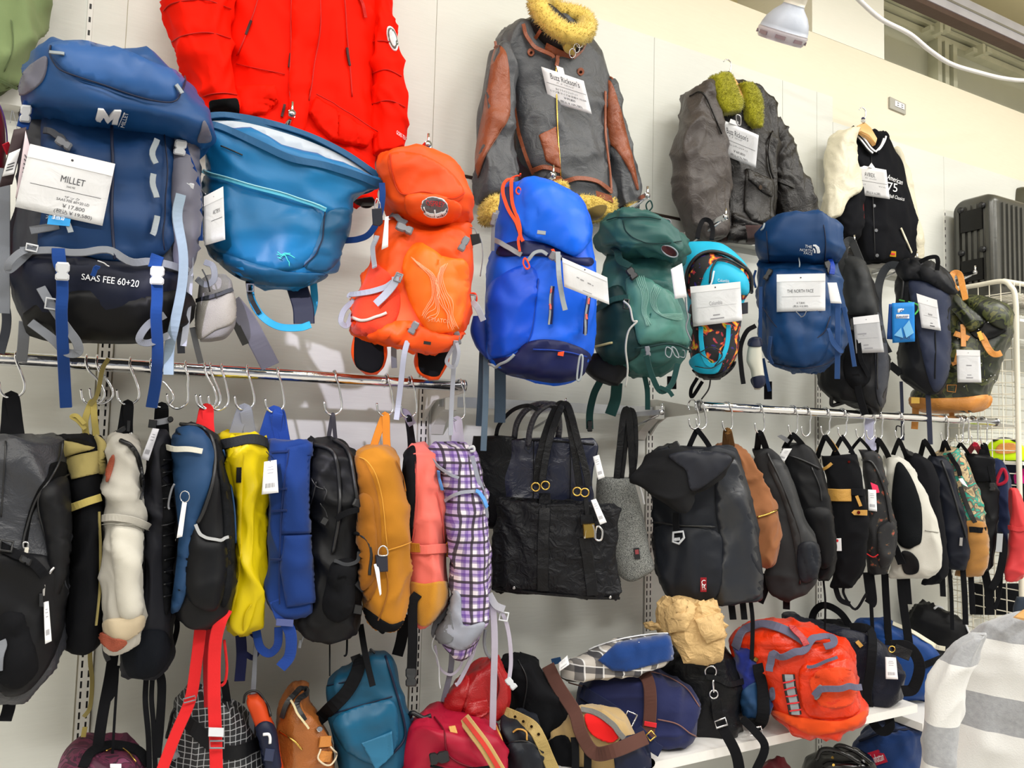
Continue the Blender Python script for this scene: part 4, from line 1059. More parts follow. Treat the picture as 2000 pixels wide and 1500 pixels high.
buckle(T, 1265, 686, 10, 20, -8, GRYP, body=b, off=.026)
strap(T, [(1262, 694, -.49), (1272, 730, -.47), (1290, 764, -.45), (1312, 750, -.44), (1324, 710, -.44)], 11, GRW, 'strap_loop')
strap(T, [(1288, 756, -.455), (1306, 764, -.455), (1314, 774, -.455)], 8, GRW, 'strap_end')
cord(T, [(1338, 560, -.44), (1340, 600, -.44), (1344, 620, -.44), (1340, 640, -.44), (1350, 666, -.44)], GRYP, 'side_cord', r=1.5)
strap(T, [(1172, 745, -.30), (1160, 770, -.28), (1152, 806, -.26), (1152, 838, -.25)], 14, GRW, 'webbing_tail')
strap(T, [(1205, 748, -.30), (1202, 780, -.28), (1192, 810, -.26)], 22, GRW, 'shoulder_strap')
strap(T, [(1256, 722, -.33), (1264, 760, -.30), (1265, 800, -.28)], 10, GRW, 'webbing_tail')
buckle(T, 1152, 832, 10, 22, 0, BLKP, y=-.255)
ring(T, [(1262, 400), (1270, 392), (1274, 404), (1266, 412)], 1.5, GRW, 'haul_loop', y=-.33)
swingtag(T, [(1310, 526), (1332, 514), (1342, 580), (1318, 584)], y=-.50, code=False)

# ---- cyan floral daypack
CY = mat('turquoise nylon', (22, 176, 214), 'nylon', rough=.5)
FLO = camo('tropical flower print', [(0, (40, 20, 110)), (.34, (10, 10, 16)), (.50, (12, 12, 18)), (.55, (170, 40, 60)), (.58, (226, 110, 24)), (.62, (226, 190, 40)), (.67, (90, 150, 40)), (.72, (14, 20, 16))], scale=26, dist=.7)
T = Thing('daypack', 'turquoise daypack with tropical floral print panels and black trim', 'backpack')
b = Body(T, [(463, 1345, 1386), (476, 1334, 1414), (500, 1331, 1441), (530, 1335, 1460), (560, 1340, 1463), (590, 1343, 1453), (640, 1346, 1446), (690, 1348, 1438), (715, 1352, 1425), (737, 1370, 1402)], -.34, .10, CY, db=.06, seed=15, name='main_compartment')
patch(T, b, [(1346, 545), (1350, 518), (1368, 500), (1395, 496), (1430, 510), (1456, 532), (1462, 560), (1452, 585), (1400, 580), (1360, 590), (1346, 575)], FLO, 'floral_top', off=.006, bulge=.006)
cord(T, [(1344, 575), (1346, 530), (1364, 502), (1395, 494), (1432, 508), (1460, 536), (1462, 570)], BLKP, 'black_zip', r=3.6, body=b, off=.010)
patch(T, b, [(1372, 552), (1380, 530), (1398, 514), (1424, 518), (1448, 534), (1458, 556), (1452, 576), (1420, 570), (1385, 580), (1366, 580)], CY, 'upper_pocket', off=.014, bulge=.012)
cord(T, [(1386, 556), (1390, 530), (1402, 512), (1424, 514), (1448, 530)], BLKP, 'pocket_zip', r=2.2, body=b, off=.024)
lettering(T, 'Columbia', [(1402, 545), (1424, 546), (1424, 552), (1402, 551)], WHITEP, b, off=.032)
patch(T, b, [(1350, 596), (1400, 590), (1448, 596), (1442, 660), (1432, 705), (1400, 728), (1366, 720), (1350, 690)], FLO, 'floral_front', off=.006, bulge=.01)
strap(T, [(1372, 640), (1373, 675), (1380, 705), (1394, 712), (1408, 700), (1418, 668), (1420, 636)], 9, CY, 'turquoise_trim', body=b, off=.022)
patch(T, b, [(1356, 700), (1372, 690), (1385, 710), (1400, 706), (1404, 690), (1408, 706), (1398, 724), (1372, 724), (1356, 712)], CY, 'turquoise_base', off=.02)
patch(T, b, [(1352, 722), (1400, 730), (1436, 706), (1430, 722), (1404, 740), (1372, 738)], BLK, 'black_base', off=.012)
for pts in ([(1370, 690), (1390, 680), (1408, 692), (1396, 712)], [(1370, 668), (1372, 690), (1390, 705)], [(1366, 712), (1390, 716), (1412, 700)]): cord(T, pts, BLKP, 'bungee_cord', r=1.1, body=b, off=.032)
strap(T, [(1362, 466, -.36), (1366, 445, -.33), (1374, 430, -.30), (1386, 432, -.30), (1392, 448, -.32), (1390, 468, -.35)], 9, WEBBLK, 'haul_loop')
strap(T, [(1362, 738, -.33), (1350, 760, -.32), (1352, 775, -.32), (1372, 745, -.33)], 7, WEBBLK, 'strap_loop')
strap(T, [(1312, 735, -.28), (1312, 760, -.28)], 18, WEBBLK, 'shoulder_strap')
cord(T, [(1388, 738, -.36), (1384, 760, -.34), (1370, 780, -.33)], BLKP, 'bungee_tail', r=1.6)
card(T, [(1348, 560), (1446, 550), (1450, 626), (1354, 638)], body=b, off=.045, lines=[(.42, .52, .36, .62, 'Columbia'), (.55, .555, .1, .9, '-'), (.76, .79, .42, .56, '-'), (.85, .88, .36, .64, '-')], header=.16, ink=INKL)
plate(T, [(1448, 592), (1461, 590), (1461, 612), (1448, 614)], mat('black security tag', (34, 36, 48), 'plastic'), 'security_tag', y=-.44, th=.01)
strap(T, [(1476, 636, -.36), (1458, 648, -.36), (1446, 680, -.35), (1448, 720, -.35), (1452, 750, -.35)], 9, WEBBLK, 'strap_tail')
strap(T, [(1394, 536), (1392, 550), (1388, 562)], 3, WHITEP, 'zip_tag', body=b, off=.04)

# ---- navy pack with the dome logo
T = Thing('hiking_backpack', 'navy hiking backpack with white dome logo on its rounded lid', 'backpack')
NFN = mat('ink navy nylon', (8, 56, 104), 'nylon', rough=.48)
b = Body(T, [(500, 1484, 1640), (560, 1481, 1645), (620, 1481, 1650), (665, 1485, 1654), (695, 1496, 1643), (715, 1514, 1626), (727, 1550, 1600)], -.34, .125, NFN, db=.08, fold=(.006, 8), seed=16, name='main_compartment')
patch(T, b, [(1500, 535), (1560, 528), (1612, 536), (1622, 600), (1616, 680), (1590, 712), (1540, 714), (1505, 690), (1498, 620)], NFN, 'front_pocket', off=.008, bulge=.018, wr=.007)
cord(T, [(1494, 600), (1520, 640), (1545, 665), (1580, 670), (1608, 650), (1618, 620)], NAVYD, 'pocket_fold', r=1.2, body=b, off=.02)
cord(T, [(1503, 705), (1550, 716), (1600, 714), (1640, 690)], NAVYD, 'base_seam', r=1.2, body=b, off=.010)
lid = Body(T, [(420, 1552, 1604), (430, 1518, 1630), (446, 1488, 1643), (468, 1476, 1647), (490, 1475, 1647), (508, 1480, 1643), (1496, 522, 1634, 516)], -.35, .145, NFN, db=.09, name='lid', fold=(.006, 8), k=2.8, seed=17)
cord(T, [(1498, 452), (1500, 480), (1502, 514)], NAVYD, 'lid_seam', r=1, body=lid, off=.004, parent=lid.o)
cord(T, [(1608, 440), (1612, 470), (1610, 510)], NAVYD, 'lid_seam', r=1, body=lid, off=.004, parent=lid.o)
lettering(T, 'THE', [(1573, 478), (1586, 480), (1586, 485), (1572, 483)], WHITEP, lid, bold=.03, parent=lid.o)
lettering(T, 'NORTH', [(1563, 485), (1587, 487), (1587, 492), (1562, 490)], WHITEP, lid, bold=.03, parent=lid.o)
lettering(T, 'FACE', [(1571, 491), (1587, 493), (1587, 498), (1570, 496)], WHITEP, lid, bold=.03, parent=lid.o)
patch(T, lid, [(1588, 478), (1594, 478), (1600, 483), (1602, 492), (1601, 494), (1596, 494), (1595, 487), (1592, 482), (1588, 481)], WHITEP, 'dome_logo', off=.005, skirt=.001, sm=False, parent=lid.o)
patch(T, lid, [(1588, 484), (1591, 486), (1593, 490), (1593, 494), (1590, 494), (1590, 489), (1588, 487)], WHITEP, 'dome_logo', off=.005, skirt=.001, sm=False, parent=lid.o)
cord(T, [(1490, 452), (1494, 448), (1496, 440)], SILV, 'zip_pull', r=2, body=lid, off=.012, parent=lid.o)
buckle(T, 1500, 536, 10, 24, 32, BLKP, body=b, off=.03); buckle(T, 1618, 522, 12, 26, -20, BLKP, body=b, off=.03)
strap(T, [(1610, 508), (1618, 520), (1622, 540)], 10, BLUM, 'lid_strap', body=b, off=.026)
cord(T, [(1563, 514), (1562, 530)], SILV, 'zip_pull', r=1.2, body=b, off=.034)
cord(T, [(1552, 612), (1562, 622), (1574, 620), (1580, 610)], GRYP, 'bungee', r=.9, body=b, off=.04)
STB = mat('dusty navy webbing', (38, 70, 120), 'fabric')
for pts, w in (([(1514, 660), (1512, 690), (1516, 704)], 7), ([(1612, 645), (1628, 676), (1634, 688), (1626, 684), (1616, 655)], 7)): strap(T, pts, w, STB, 'daisy_loop', body=b, off=.03)
strap(T, [(1636, 590, -.46), (1636, 660, -.46), (1635, 740, -.44)], 10, STB, 'webbing_tail')
strap(T, [(1648, 600, -.42), (1660, 660, -.42), (1669, 716, -.41)], 8, STB, 'webbing_tail')
strap(T, [(1486, 560, -.44), (1485, 650, -.44), (1483, 735, -.42)], 7, STB, 'webbing_tail')
strap(T, [(1490, 700, -.36), (1500, 750, -.34), (1503, 764, -.33)], 7, STB, 'webbing_tail')
strap(T, [(1500, 745, -.32), (1500, 780, -.31)], 15, WEBBLK, 'shoulder_strap')
cord(T, [(1476, 528, -.37), (1472, 545, -.37), (1476, 562, -.37)], STB, 'side_loop', r=2.5)
pu = Body(T, [(650, 1470, 1484), (668, 1460, 1488), (700, 1456, 1490), (726, 1466, 1492), (745, 1470, 1494), (760, 1474, 1484)], -.36, .03, mat('ivory pouch cloth', (196, 194, 180), 'fabric'), name='side_pouch', seed=18)
patch(T, pu, [(1462, 664), (1472, 658), (1486, 660), (1488, 676), (1462, 676)], NAVYD, 'pouch_collar', off=.003, parent=pu.o)
patch(T, pu, [(1468, 738), (1492, 734), (1494, 752), (1478, 758), (1468, 750)], NAVYD, 'pouch_base', off=.003, parent=pu.o)
card(T, [(1517, 536), (1612, 534), (1612, 607), (1517, 609)], body=b, off=.05, lines=[(.41, .5, .22, .76, 'THE NORTH FACE'), (.6, .605, .1, .9, '-'), (.75, .81, .41, .58, '￥7,800'), (.83, .9, .34, .65, '(税込￥8,580)')], header=.2)
swingtag(T, [(1616, 552), (1634, 552), (1644, 593), (1622, 592)], y=-.49, code=False)

# ---- black matte pack
MATT = mat('matte black coated cloth', (44, 46, 48), 'nylon', rough=.55)
T = Thing('backpack', 'matte black roll-top backpack behind the navy dome-logo pack', 'backpack')
b = Body(T, [(484, 1648, 1668), (508, 1640, 1690), (545, 1640, 1703), (600, 1640, 1717), (665, 1640, 1732), (715, 1600, 1735), (750, 1600, 1734), (780, 1632, 1729), (800, 1690, 1722), (809, 1704, 1716)], -.27, .12, BLK, db=.06, fold=(.006, 7), seed=19)
patch(T, b, [(1650, 505), (1688, 512), (1702, 560), (1712, 615), (1690, 616), (1652, 610), (1645, 560)], MATT, 'roll_top', off=.006, bulge=.014, wr=.006)
patch(T, b, [(1700, 620), (1718, 615), (1732, 680), (1734, 740), (1724, 795), (1712, 770), (1708, 690)], CHAR, 'side_panel', off=.004)
cord(T, [(1690, 540), (1704, 600), (1712, 680), (1712, 760)], BLKP, 'edge_piping', r=1.6, body=b, off=.006)
strap(T, [(1648, 540), (1650, 480, -.33), (1662, 470, -.31), (1672, 490, -.31), (1684, 520, -.32)], 14, MATT, 'carry_handle', body=b, off=.01)
patch(T, b, [(1652, 690), (1690, 680), (1700, 740), (1670, 760), (1650, 735)], BLKF, 'lower_pocket', off=.006, bulge=.016, wr=.006)
strap(T, [(1672, 640), (1680, 690), (1694, 740)], 9, WEBBLK, 'compression_strap', body=b, off=.03)
buckle(T, 1665, 634, 8, 24, 0, BLKP, body=b, off=.02)
strap(T, [(1672, 730, -.42), (1678, 770, -.40), (1690, 810, -.38)], 13, WEBBLK, 'webbing_tail')
cord(T, [(1625, 770, -.32), (1624, 790, -.31), (1634, 790, -.31), (1660, 782, -.31)], BLKP, 'strap_bundle', r=4)
card(T, [(1666, 620), (1716, 614), (1727, 688), (1672, 690)], body=b, off=.04, m=mat('grey sleeve', (196, 197, 200), 'gloss', rough=.2), ink=INKL, lines=[(.46, .49, .12, .45, '-'), (.52, .53, .3, .36, '-'), (.6, .605, .1, .85, '-'), (.77, .8, .3, .48, '-'), (.86, .89, .32, .62, '-')], header=.2)

# ---- dark navy roll-top pack
SLAT = mat('slate navy cloth', (40, 48, 72), 'nylon', rough=.55)
INKB = mat('ink black nylon', (20, 23, 30), 'nylon')
T = Thing('roll_top_backpack', 'slate navy roll-top backpack with a bright blue brand tag', 'backpack')
b = Body(T, [(504, 1766, 1800), (514, 1757, 1826), (535, 1752, 1848), (560, 1750, 1861), (590, 1750, 1858), (650, 1752, 1856), (700, 1756, 1855), (735, 1762, 1850), (755, 1786, 1843), (768, 1808, 1832)], -.28, .12, INKB, db=.06, fold=(.006, 7), seed=20)
patch(T, b, [(1776, 546), (1820, 556), (1850, 566), (1856, 620), (1854, 690), (1848, 740), (1828, 765), (1815, 745), (1800, 690), (1786, 620)], SLAT, 'front_panel', off=.006, bulge=.012, wr=.006)
cord(T, [(1826, 640), (1826, 690), (1824, 740)], INKB, 'front_dart', r=1.4, body=b, off=.016)
rt = patch(T, b, [(1758, 512), (1800, 508), (1836, 528), (1858, 556), (1862, 574), (1840, 572), (1810, 552), (1780, 548), (1760, 545)], INKB, 'rolled_collar', off=.018, bulge=.02, wr=.005)
cord(T, [(1764, 512), (1766, 540), (1764, 590)], BLKP, 'side_zip', r=2, body=b, off=.01)
strap(T, [(1796, 512, -.41), (1812, 504, -.42), (1828, 502, -.42), (1832, 512, -.42), (1830, 528, -.41)], 8, WEBBLK, 'haul_handle')
strap(T, [(1764, 520, -.30), (1735, 520, -.28), (1718, 550, -.27), (1714, 600, -.27), (1722, 660, -.28), (1735, 690, -.29)], 15, mat('charcoal strap', (50, 54, 60), 'nylon'), 'shoulder_strap')
strap(T, [(1738, 712, -.31), (1748, 720, -.33), (1760, 730, -.35)], 14, INKB, 'hip_wing')
strap(T, [(1770, 560, -.43), (1771, 620, -.43), (1771, 680, -.42)], 6, WEBBLK, 'side_strap')
strap(T, [(1760, 745, -.33), (1762, 800, -.32), (1763, 860, -.32)], 6, mat('slate webbing thin', (48, 52, 70), 'fabric'), 'webbing_tail')
strap(T, [(1812, 764, -.33), (1815, 820, -.32), (1817, 868, -.32)], 9, mat('slate webbing thin', (48, 52, 70), 'fabric'), 'webbing_tail')
swb = card(T, [(1736, 594), (1760, 592), (1754, 664), (1732, 662)], y=-.44, header=0, name='brand_tag', m=mat('deep blue tag', (10, 70, 150), 'paper'))
tg = card(T, [(1742, 592), (1786, 590), (1787, 667), (1743, 670)], y=-.45, header=0, name='brand_tag', m=mat('azure tag', (20, 130, 214), 'paper'), lines=[(.86, .94, .35, .8, 'DAYPACK')])
plate(T, [(1743, 594), (1786, 592), (1786, 618), (1760, 622), (1743, 610)], mat('deep blue tag', (10, 70, 150), 'paper'), 'tag_print', y=-.453, th=.0008)
plate(T, [(1750, 626), (1756, 606), (1766, 600), (1774, 606), (1775, 626)], PAPER, 'tag_logo', y=-.455, th=.0008)
card(T, [(1750, 614), (1776, 614), (1776, 622), (1750, 622)], y=-.457, header=0, name='tag_wordmark', lines=[(.1, .9, .08, .92, 'deuter', .02)], ink=mat('deep blue tag', (10, 70, 150), 'paper'))
card(T, [(1753, 601), (1772, 601), (1772, 613), (1753, 613)], y=-.457, header=0, name='tag_wordmark', lines=[(.05, .98, .25, .75, 'd.', .02)], ink=mat('deep blue tag', (10, 70, 150), 'paper'))
for pts in ([(1746, 655), (1760, 640), (1764, 660)], [(1764, 640), (1776, 625), (1785, 650), (1770, 660)]): plate(T, pts, mat('pale azure print', (120, 190, 236), 'paper'), 'tag_print', y=-.454, th=.0006)
cord(T, [(1762, 588), (1790, 594, -.44), (1794, 604, -.44), (1786, 615, -.44)], mat('lime green edge', (90, 200, 90), 'plastic'), 'green_tag_edge', r=1.6, body=b, off=.02)
card(T, [(1790, 573), (1830, 586), (1838, 646), (1800, 640)], body=b, off=.04, lines=[(.5, .57, .45, .66, 'deuter'), (.6, .605, .2, .9, '-'), (.8, .82, .5, .62, '-'), (.88, .91, .46, .7, '-')], header=.26)

# ---- camouflage rucksack
CAMO = camo('green camouflage canvas', [(0, (34, 40, 26)), (.44, (20, 24, 20)), (.5, (72, 78, 40)), (.56, (40, 46, 28)), (.63, (92, 92, 48))], scale=11, rough=.4)
TAN = mat('tan leather', (216, 144, 66), 'leather', rough=.42)
T = Thing('rucksack', 'camouflage rucksack with tan leather base and straps, next to the wire rack', 'backpack')
b = Body(T, [(572, 1856, 1896), (588, 1850, 1955), (610, 1846, 1977), (650, 1840, 1974), (690, 1834, 1962), (730, 1822, 1946), (770, 1782, 1933), (792, 1778, 1930), (806, 1812, 1898)], -.27, .13, CAMO, db=.06, seed=21, fold=(.006, 6))
patch(T, b, [(1778, 776), (1820, 778), (1880, 776), (1934, 772), (1931, 796), (1890, 806), (1815, 807), (1780, 792)], TAN, 'leather_base', off=.005, bulge=.004)
patch(T, b, [(1862, 574), (1890, 600), (1920, 625), (1914, 640), (1892, 648), (1872, 622), (1858, 598)], CAMO, 'flap_fold', off=.03, bulge=.02)
patch(T, b, [(1894, 648), (1916, 640), (1928, 628), (1956, 640), (1962, 648), (1940, 660), (1912, 664)], mat('black lining', (10, 11, 12), 'nylon'), 'dark_opening', off=.010)
patch(T, b, [(1890, 586), (1935, 588), (1972, 610), (1966, 640), (1944, 640), (1920, 622), (1896, 604)], CAMO, 'flap', off=.02, bulge=.016)
strap(T, [(1868, 570, -.34), (1858, 548, -.31), (1862, 534, -.29), (1874, 536, -.29), (1880, 560, -.33), (1886, 586, -.38)], 11, TAN, 'top_handle')
strap(T, [(1916, 656), (1924, 676), (1934, 690), (1946, 690)], 12, TAN, 'flap_strap', body=b, off=.03)
plate(T, rect(1915, 656, 9, 18, -20), BRASS, 'brass_buckle', body=b, off=.036, th=.004)
strap(T, [(1866, 654), (1892, 664)], 11, TAN, 'cross_strap', body=b, off=.02)
strap(T, [(1880, 636), (1880, 680)], 9, TAN, 'cross_strap', body=b, off=.022)
strap(T, [(1860, 712), (1870, 735), (1872, 690)], 8, TAN, 'leather_trim', body=b, off=.01, sm=False)
ring(T, [(1850, 752), (1868, 752), (1866, 766), (1850, 764)], 1, TAN, 'stitched_patch', body=b, off=.006, sm=False)
strap(T, [(1788, 780, -.35), (1788, 810, -.34), (1786, 838, -.33)], 12, TAN, 'leather_tab')
plate(T, rect(1788, 782, 17, 12, 0), BRASS, 'brass_buckle', y=-.39, th=.004)
strap(T, [(1858, 806, -.29), (1860, 818, -.29)], 9, TAN, 'leather_tab')
rnd = random.Random(4)
for i in range(26):
    x, y = rnd.uniform(1865, 1950), rnd.uniform(590, 768); plate(T, circ(x, y, 1.0, 6), WHITEP, 'rhinestone', body=b, off=.022 if y < 650 else .004, th=.002)
card(T, [(1868, 683), (1914, 684), (1917, 747), (1870, 747)], body=b, off=.05, ink=INKL, lines=[(.46, .49, .4, .62, '-'), (.76, .78, .42, .6, '-'), (.84, .87, .38, .66, '-')], header=.18)
# ================================================================== JACKETS ON THE WALL
GROUP = 'jackets on the wall'
# ---- olive green jacket, top left corner
T = Thing('jacket', 'sage green jacket hem in the top corner above the navy trekking pack', 'jacket')
SAGE = mat('sage cotton', (124, 142, 96), 'fabric', var=.12)
b = Body(T, [(-330, -130, -40), (-290, -220, 60), (-200, -250, 96), (-60, -250, 100), (0, -250, 90), (50, -250, 82), (90, -245, 68), (130, -240, 62), (152, -230, 50), (168, -150, 38)], -.10, .05, SAGE, face=0, fold=(.012, 8), seed=30, name='jacket_body')
cord(T, [(22, 40), (26, 90), (8, 140)], mat('dark sage seam', (92, 108, 70), 'fabric'), 'seam', r=1, body=b, off=.002)
strap(T, [(-20, 148), (10, 162), (34, 174)], 6, mat('dark sage seam', (92, 108, 70), 'fabric'), 'hem_band', body=b, off=.002)

# ---- red-orange parka
RED = mat('vivid red shell cloth', (250, 24, 0), 'nylon', rough=.7, var=.06, spec=.08)
REDS = mat('red shell seam', (196, 16, 0), 'nylon', rough=.6)
T = Thing('parka', 'vivid red-orange parka hanging above the teal messenger bag', 'jacket')
b = Body(T, [(-240, 560, 660), (-205, 480, 715), (-140, 436, 738), (-70, 440, 742), (0, 450, 742), (100, 452, 738), (200, 456, 736), (300, 462, 734), (360, 480, 731), (400, 500, 727)], -.12, .06, RED, db=.05, face=0, fold=(.008, 8), seed=31, name='torso', k=8)
sl = Body(T, [(-170, 430, 480), (-120, 360, 490), (-70, 326, 476), (0, 317, 456), (45, 328, 452), (100, 346, 452), (160, 376, 458), (200, 394, 463), (228, 402, 466)], -.15, .07, RED, face=0, name='sleeve', fold=(.008, 8), seed=32, k=9)
sr = Body(T, [(-160, 700, 722), (-70, 708, 738), (0, 722, 752), (60, 724, 768), (120, 726, 780), (180, 727, 788), (240, 727, 793), (285, 724, 790), (305, 726, 775)], -.14, .06, RED, face=0, name='sleeve', fold=(.008, 8), seed=33, k=9)
for body, pts in ((sl, [(320, 22), (340, 6), (400, 0), (450, 18)]), (sl, [(336, 82), (365, 68), (410, 64), (450, 76)]), (sl, [(386, 194), (410, 184), (440, 182), (463, 186)]),
                  (sr, [(724, 84), (745, 80), (770, 84)]), (sr, [(727, 144), (755, 136), (784, 150)]), (sr, [(727, 204), (760, 196), (791, 210)])):
    cord(T, pts, REDS, 'sleeve_seam', r=1.2, body=body, off=.002, parent=body.o)
patch(T, sl, [(409, 212), (410, 200), (420, 195), (450, 193), (463, 197), (463, 222), (420, 222), (410, 218)], mat('black hook tape', (22, 22, 24), 'wool'), 'cuff_tab', off=.006, parent=sl.o)
patch(T, b, [(572, -20), (622, -20), (620, 60), (610, 120), (602, 190), (592, 260), (566, 262), (564, 150), (570, 60)], RED, 'front_placket', off=.012, bulge=.004)
cord(T, [(625, -10), (622, 60), (612, 130), (600, 200)], REDS, 'placket_edge', r=1.4, body=b, off=.012)
cord(T, [(568, -10), (568, 80), (564, 160), (566, 220)], REDS, 'placket_edge', r=1.2, body=b, off=.010)
for pts in ([(506, -10), (494, 30), (480, 70), (464, 110)], [(672, -5), (676, 60), (682, 130), (687, 190)]):
    cord(T, pts, REDS, 'pocket_welt', r=1.6, body=b, off=.004)
for pts in ([(491, 42), (480, 70)], [(676, 95), (681, 130)], [(567, 106), (564, 134)], [(556, 206), (550, 230)]):
    strap(T, pts, 5, mat('dark zip', (60, 12, 10), 'nylon'), 'zip_opening', body=b, off=.006)
patch(T, b, [(460, 172), (535, 168), (543, 200), (520, 224), (490, 228), (462, 230)], RED, 'pocket_flap', off=.014, bulge=.006, sm=False)
patch(T, b, [(613, 194), (650, 214), (724, 262), (716, 288), (680, 284), (645, 275), (620, 250), (602, 222)], RED, 'pocket_flap', off=.018, bulge=.008, sm=False)
cord(T, [(462, 126), (520, 138), (556, 146)], REDS, 'yoke_seam', r=1, body=b, off=.003)
cord(T, [(612, 192), (660, 214), (726, 262)], REDS, 'flap_seam', r=1.2, body=b, off=.024)
strap(T, [(700, -4), (708, 14), (712, 36)], 7, REDS, 'storm_tab', body=b, off=.006)
patch(T, sr, circ(766, 76, 9, 12, 25, -.28), PAPER, 'oval_sleeve_patch', off=.004, parent=sr.o)
patch(T, sr, circ(766, 76, 7, 12, 21, -.28), mat('patch grey', (110, 112, 104), 'fabric'), 'patch_ring', off=.006, skirt=.001, parent=sr.o)
patch(T, sr, circ(766, 76, 5, 12, 17, -.28), PAPER, 'patch_centre', off=.0075, skirt=.001, parent=sr.o)
lettering(T, 'GORE-TEX', [(774, 255), (792, 268), (791, 275), (773, 262)], WHITEP, sr, off=.004, parent=sr.o)
patch(T, b, [(690, 392), (726, 385), (728, 402), (712, 405)], mat('black hem lining', (26, 8, 8), 'nylon'), 'hem_lining', off=.004)

# ---- shearling flying jacket
SG = mat('slate grey leather', (72, 74, 78), 'leather', rough=.42, var=.16)
TANB = mat('tan brown leather', (146, 76, 44), 'leather', rough=.36, var=.2)
FLEECE = mat('yellow shearling', (238, 206, 104), 'wool', var=.2, vscale=60)
T = Thing('flying_jacket', 'grey and tan shearling flying jacket with yellow fleece collar on the wall', 'jacket')
b = Body(T, [(44, 1026, 1100), (60, 985, 1128), (85, 972, 1150), (115, 978, 1172), (165, 1000, 1182), (230, 1008, 1180), (300, 1022, 1180), (345, 1040, 1186), (385, 1046, 1194), (405, 1050, 1196)], -.13, .075, SG, db=.06, face=0, fold=(.006, 7), seed=34, name='torso', k=8)
sl = Body(T, [(92, 966, 988), (130, 958, 994), (180, 950, 996), (240, 940, 996), (300, 931, 1000), (345, 931, 1004), (390, 942, 992)], -.15, .06, SG, face=0, name='sleeve', fold=(.006, 8), seed=35, k=9)
sr = Body(T, [(158, 1174, 1194), (200, 1176, 1205), (250, 1180, 1217), (310, 1188, 1232), (370, 1196, 1245), (408, 1205, 1246)], -.14, .05, SG, face=0, name='sleeve', fold=(.006, 8), seed=36, k=9)
patch(T, sl, [(967, 96), (984, 98), (992, 130), (994, 222), (975, 260), (950, 300), (934, 345), (930, 300), (942, 235), (955, 160)], TANB, 'tan_overlay', off=.007, parent=sl.o)
patch(T, sr, [(1176, 165), (1192, 160), (1206, 200), (1220, 255), (1236, 320), (1245, 372), (1230, 335), (1205, 295), (1182, 270), (1178, 220)], TANB, 'tan_overlay', off=.007, parent=sr.o)
cord(T, [(994, 226), (972, 264), (948, 306), (934, 348)], mat('dark tan piping', (110, 60, 34), 'leather'), 'overlay_seam', r=1.2, body=sl, off=.006, parent=sl.o)
strap(T, [(994, 130), (1002, 180), (1010, 240), (1026, 300), (1044, 340)], 7, TANB, 'side_piping', body=b, off=.006)
strap(T, [(1180, 180), (1180, 260), (1188, 330), (1192, 378)], 5, TANB, 'side_piping', body=b, off=.006)
strap(T, [(1018, 50), (1026, 75), (1045, 96), (1072, 110), (1076, 116)], 8, TANB, 'collar_piping', body=b, off=.014)
strap(T, [(1114, 116), (1128, 104), (1138, 88)], 8, TANB, 'collar_piping', body=b, off=.014)
patch(T, b, [(1052, 265), (1084, 248), (1090, 290), (1093, 330), (1066, 315), (1060, 290)], TANB, 'chest_pocket', off=.008, bulge=.004, sm=False)
strap(T, [(1042, 332), (1062, 327), (1092, 334)], 9, TANB, 'waist_band', body=b, off=.008)
strap(T, [(1098, 356), (1120, 350), (1150, 352), (1175, 362), (1192, 376)], 9, TANB, 'waist_band', body=b, off=.008)
plate(T, [(1162, 372), (1194, 382), (1198, 396), (1166, 388)], TANB, 'waist_tab', body=b, off=.012, th=.006)
patch(T, b, [(1072, 348), (1092, 344), (1094, 358), (1070, 360)], TANB, 'waist_tab', off=.012)
cord(T, [(1084, 120), (1086, 180), (1088, 250), (1094, 345)], BRASS, 'front_zip', r=1.6, body=b, off=.004)
for (x, y) in ((1037, 102), (1134, 140)):
    plate(T, circ(x, y, 7, 14, 8), TANB, 'snap_backing', body=b, off=.006, th=.004)
    plate(T, circ(x+.5, y+.5, 2.6, 10), mat('dark snap', (60, 40, 34), 'metal'), 'snap', body=b, off=.010, th=.004)
strap(T, [(968, 95), (966, 82)], 5, TANB, 'shoulder_tab', body=sl, off=.004, parent=sl.o)
cord(T, [(1192, 162, -.17), (1196, 154, -.18), (1190, 150, -.17)], TANB, 'shoulder_loop', r=2)
# hem and cuffs in fleece
hm = Body(T, [(385, 1098, 1190), (398, 1100, 1198), (412, 1112, 1199), (424, 1135, 1190), (430, 1145, 1180)], -.155, .05, FLEECE, face=0, name='fleece_hem', seed=37); fuzz(T, hm, FLEECE, 2200, .011, parent=hm.o)
patch(T, hm, [(1140, 414), (1165, 402), (1182, 404), (1176, 418), (1155, 428), (1144, 426)], mat('brown lining', (112, 92, 40), 'wool'), 'hem_inside', off=.010, parent=hm.o)
cf = Body(T, [(388, 950, 985), (400, 944, 992), (420, 942, 990), (436, 950, 975)], -.165, .05, FLEECE, face=0, name='fleece_cuff', seed=38); fuzz(T, cf, FLEECE, 1400, .011, parent=cf.o)
h2 = Body(T, [(356, 1082, 1100), (366, 1076, 1106), (378, 1080, 1108)], -.21, .02, FLEECE, face=0, name='fleece_hem', seed=38, nu=30, nv=30); fuzz(T, h2, FLEECE, 500, .010, parent=h2.o)
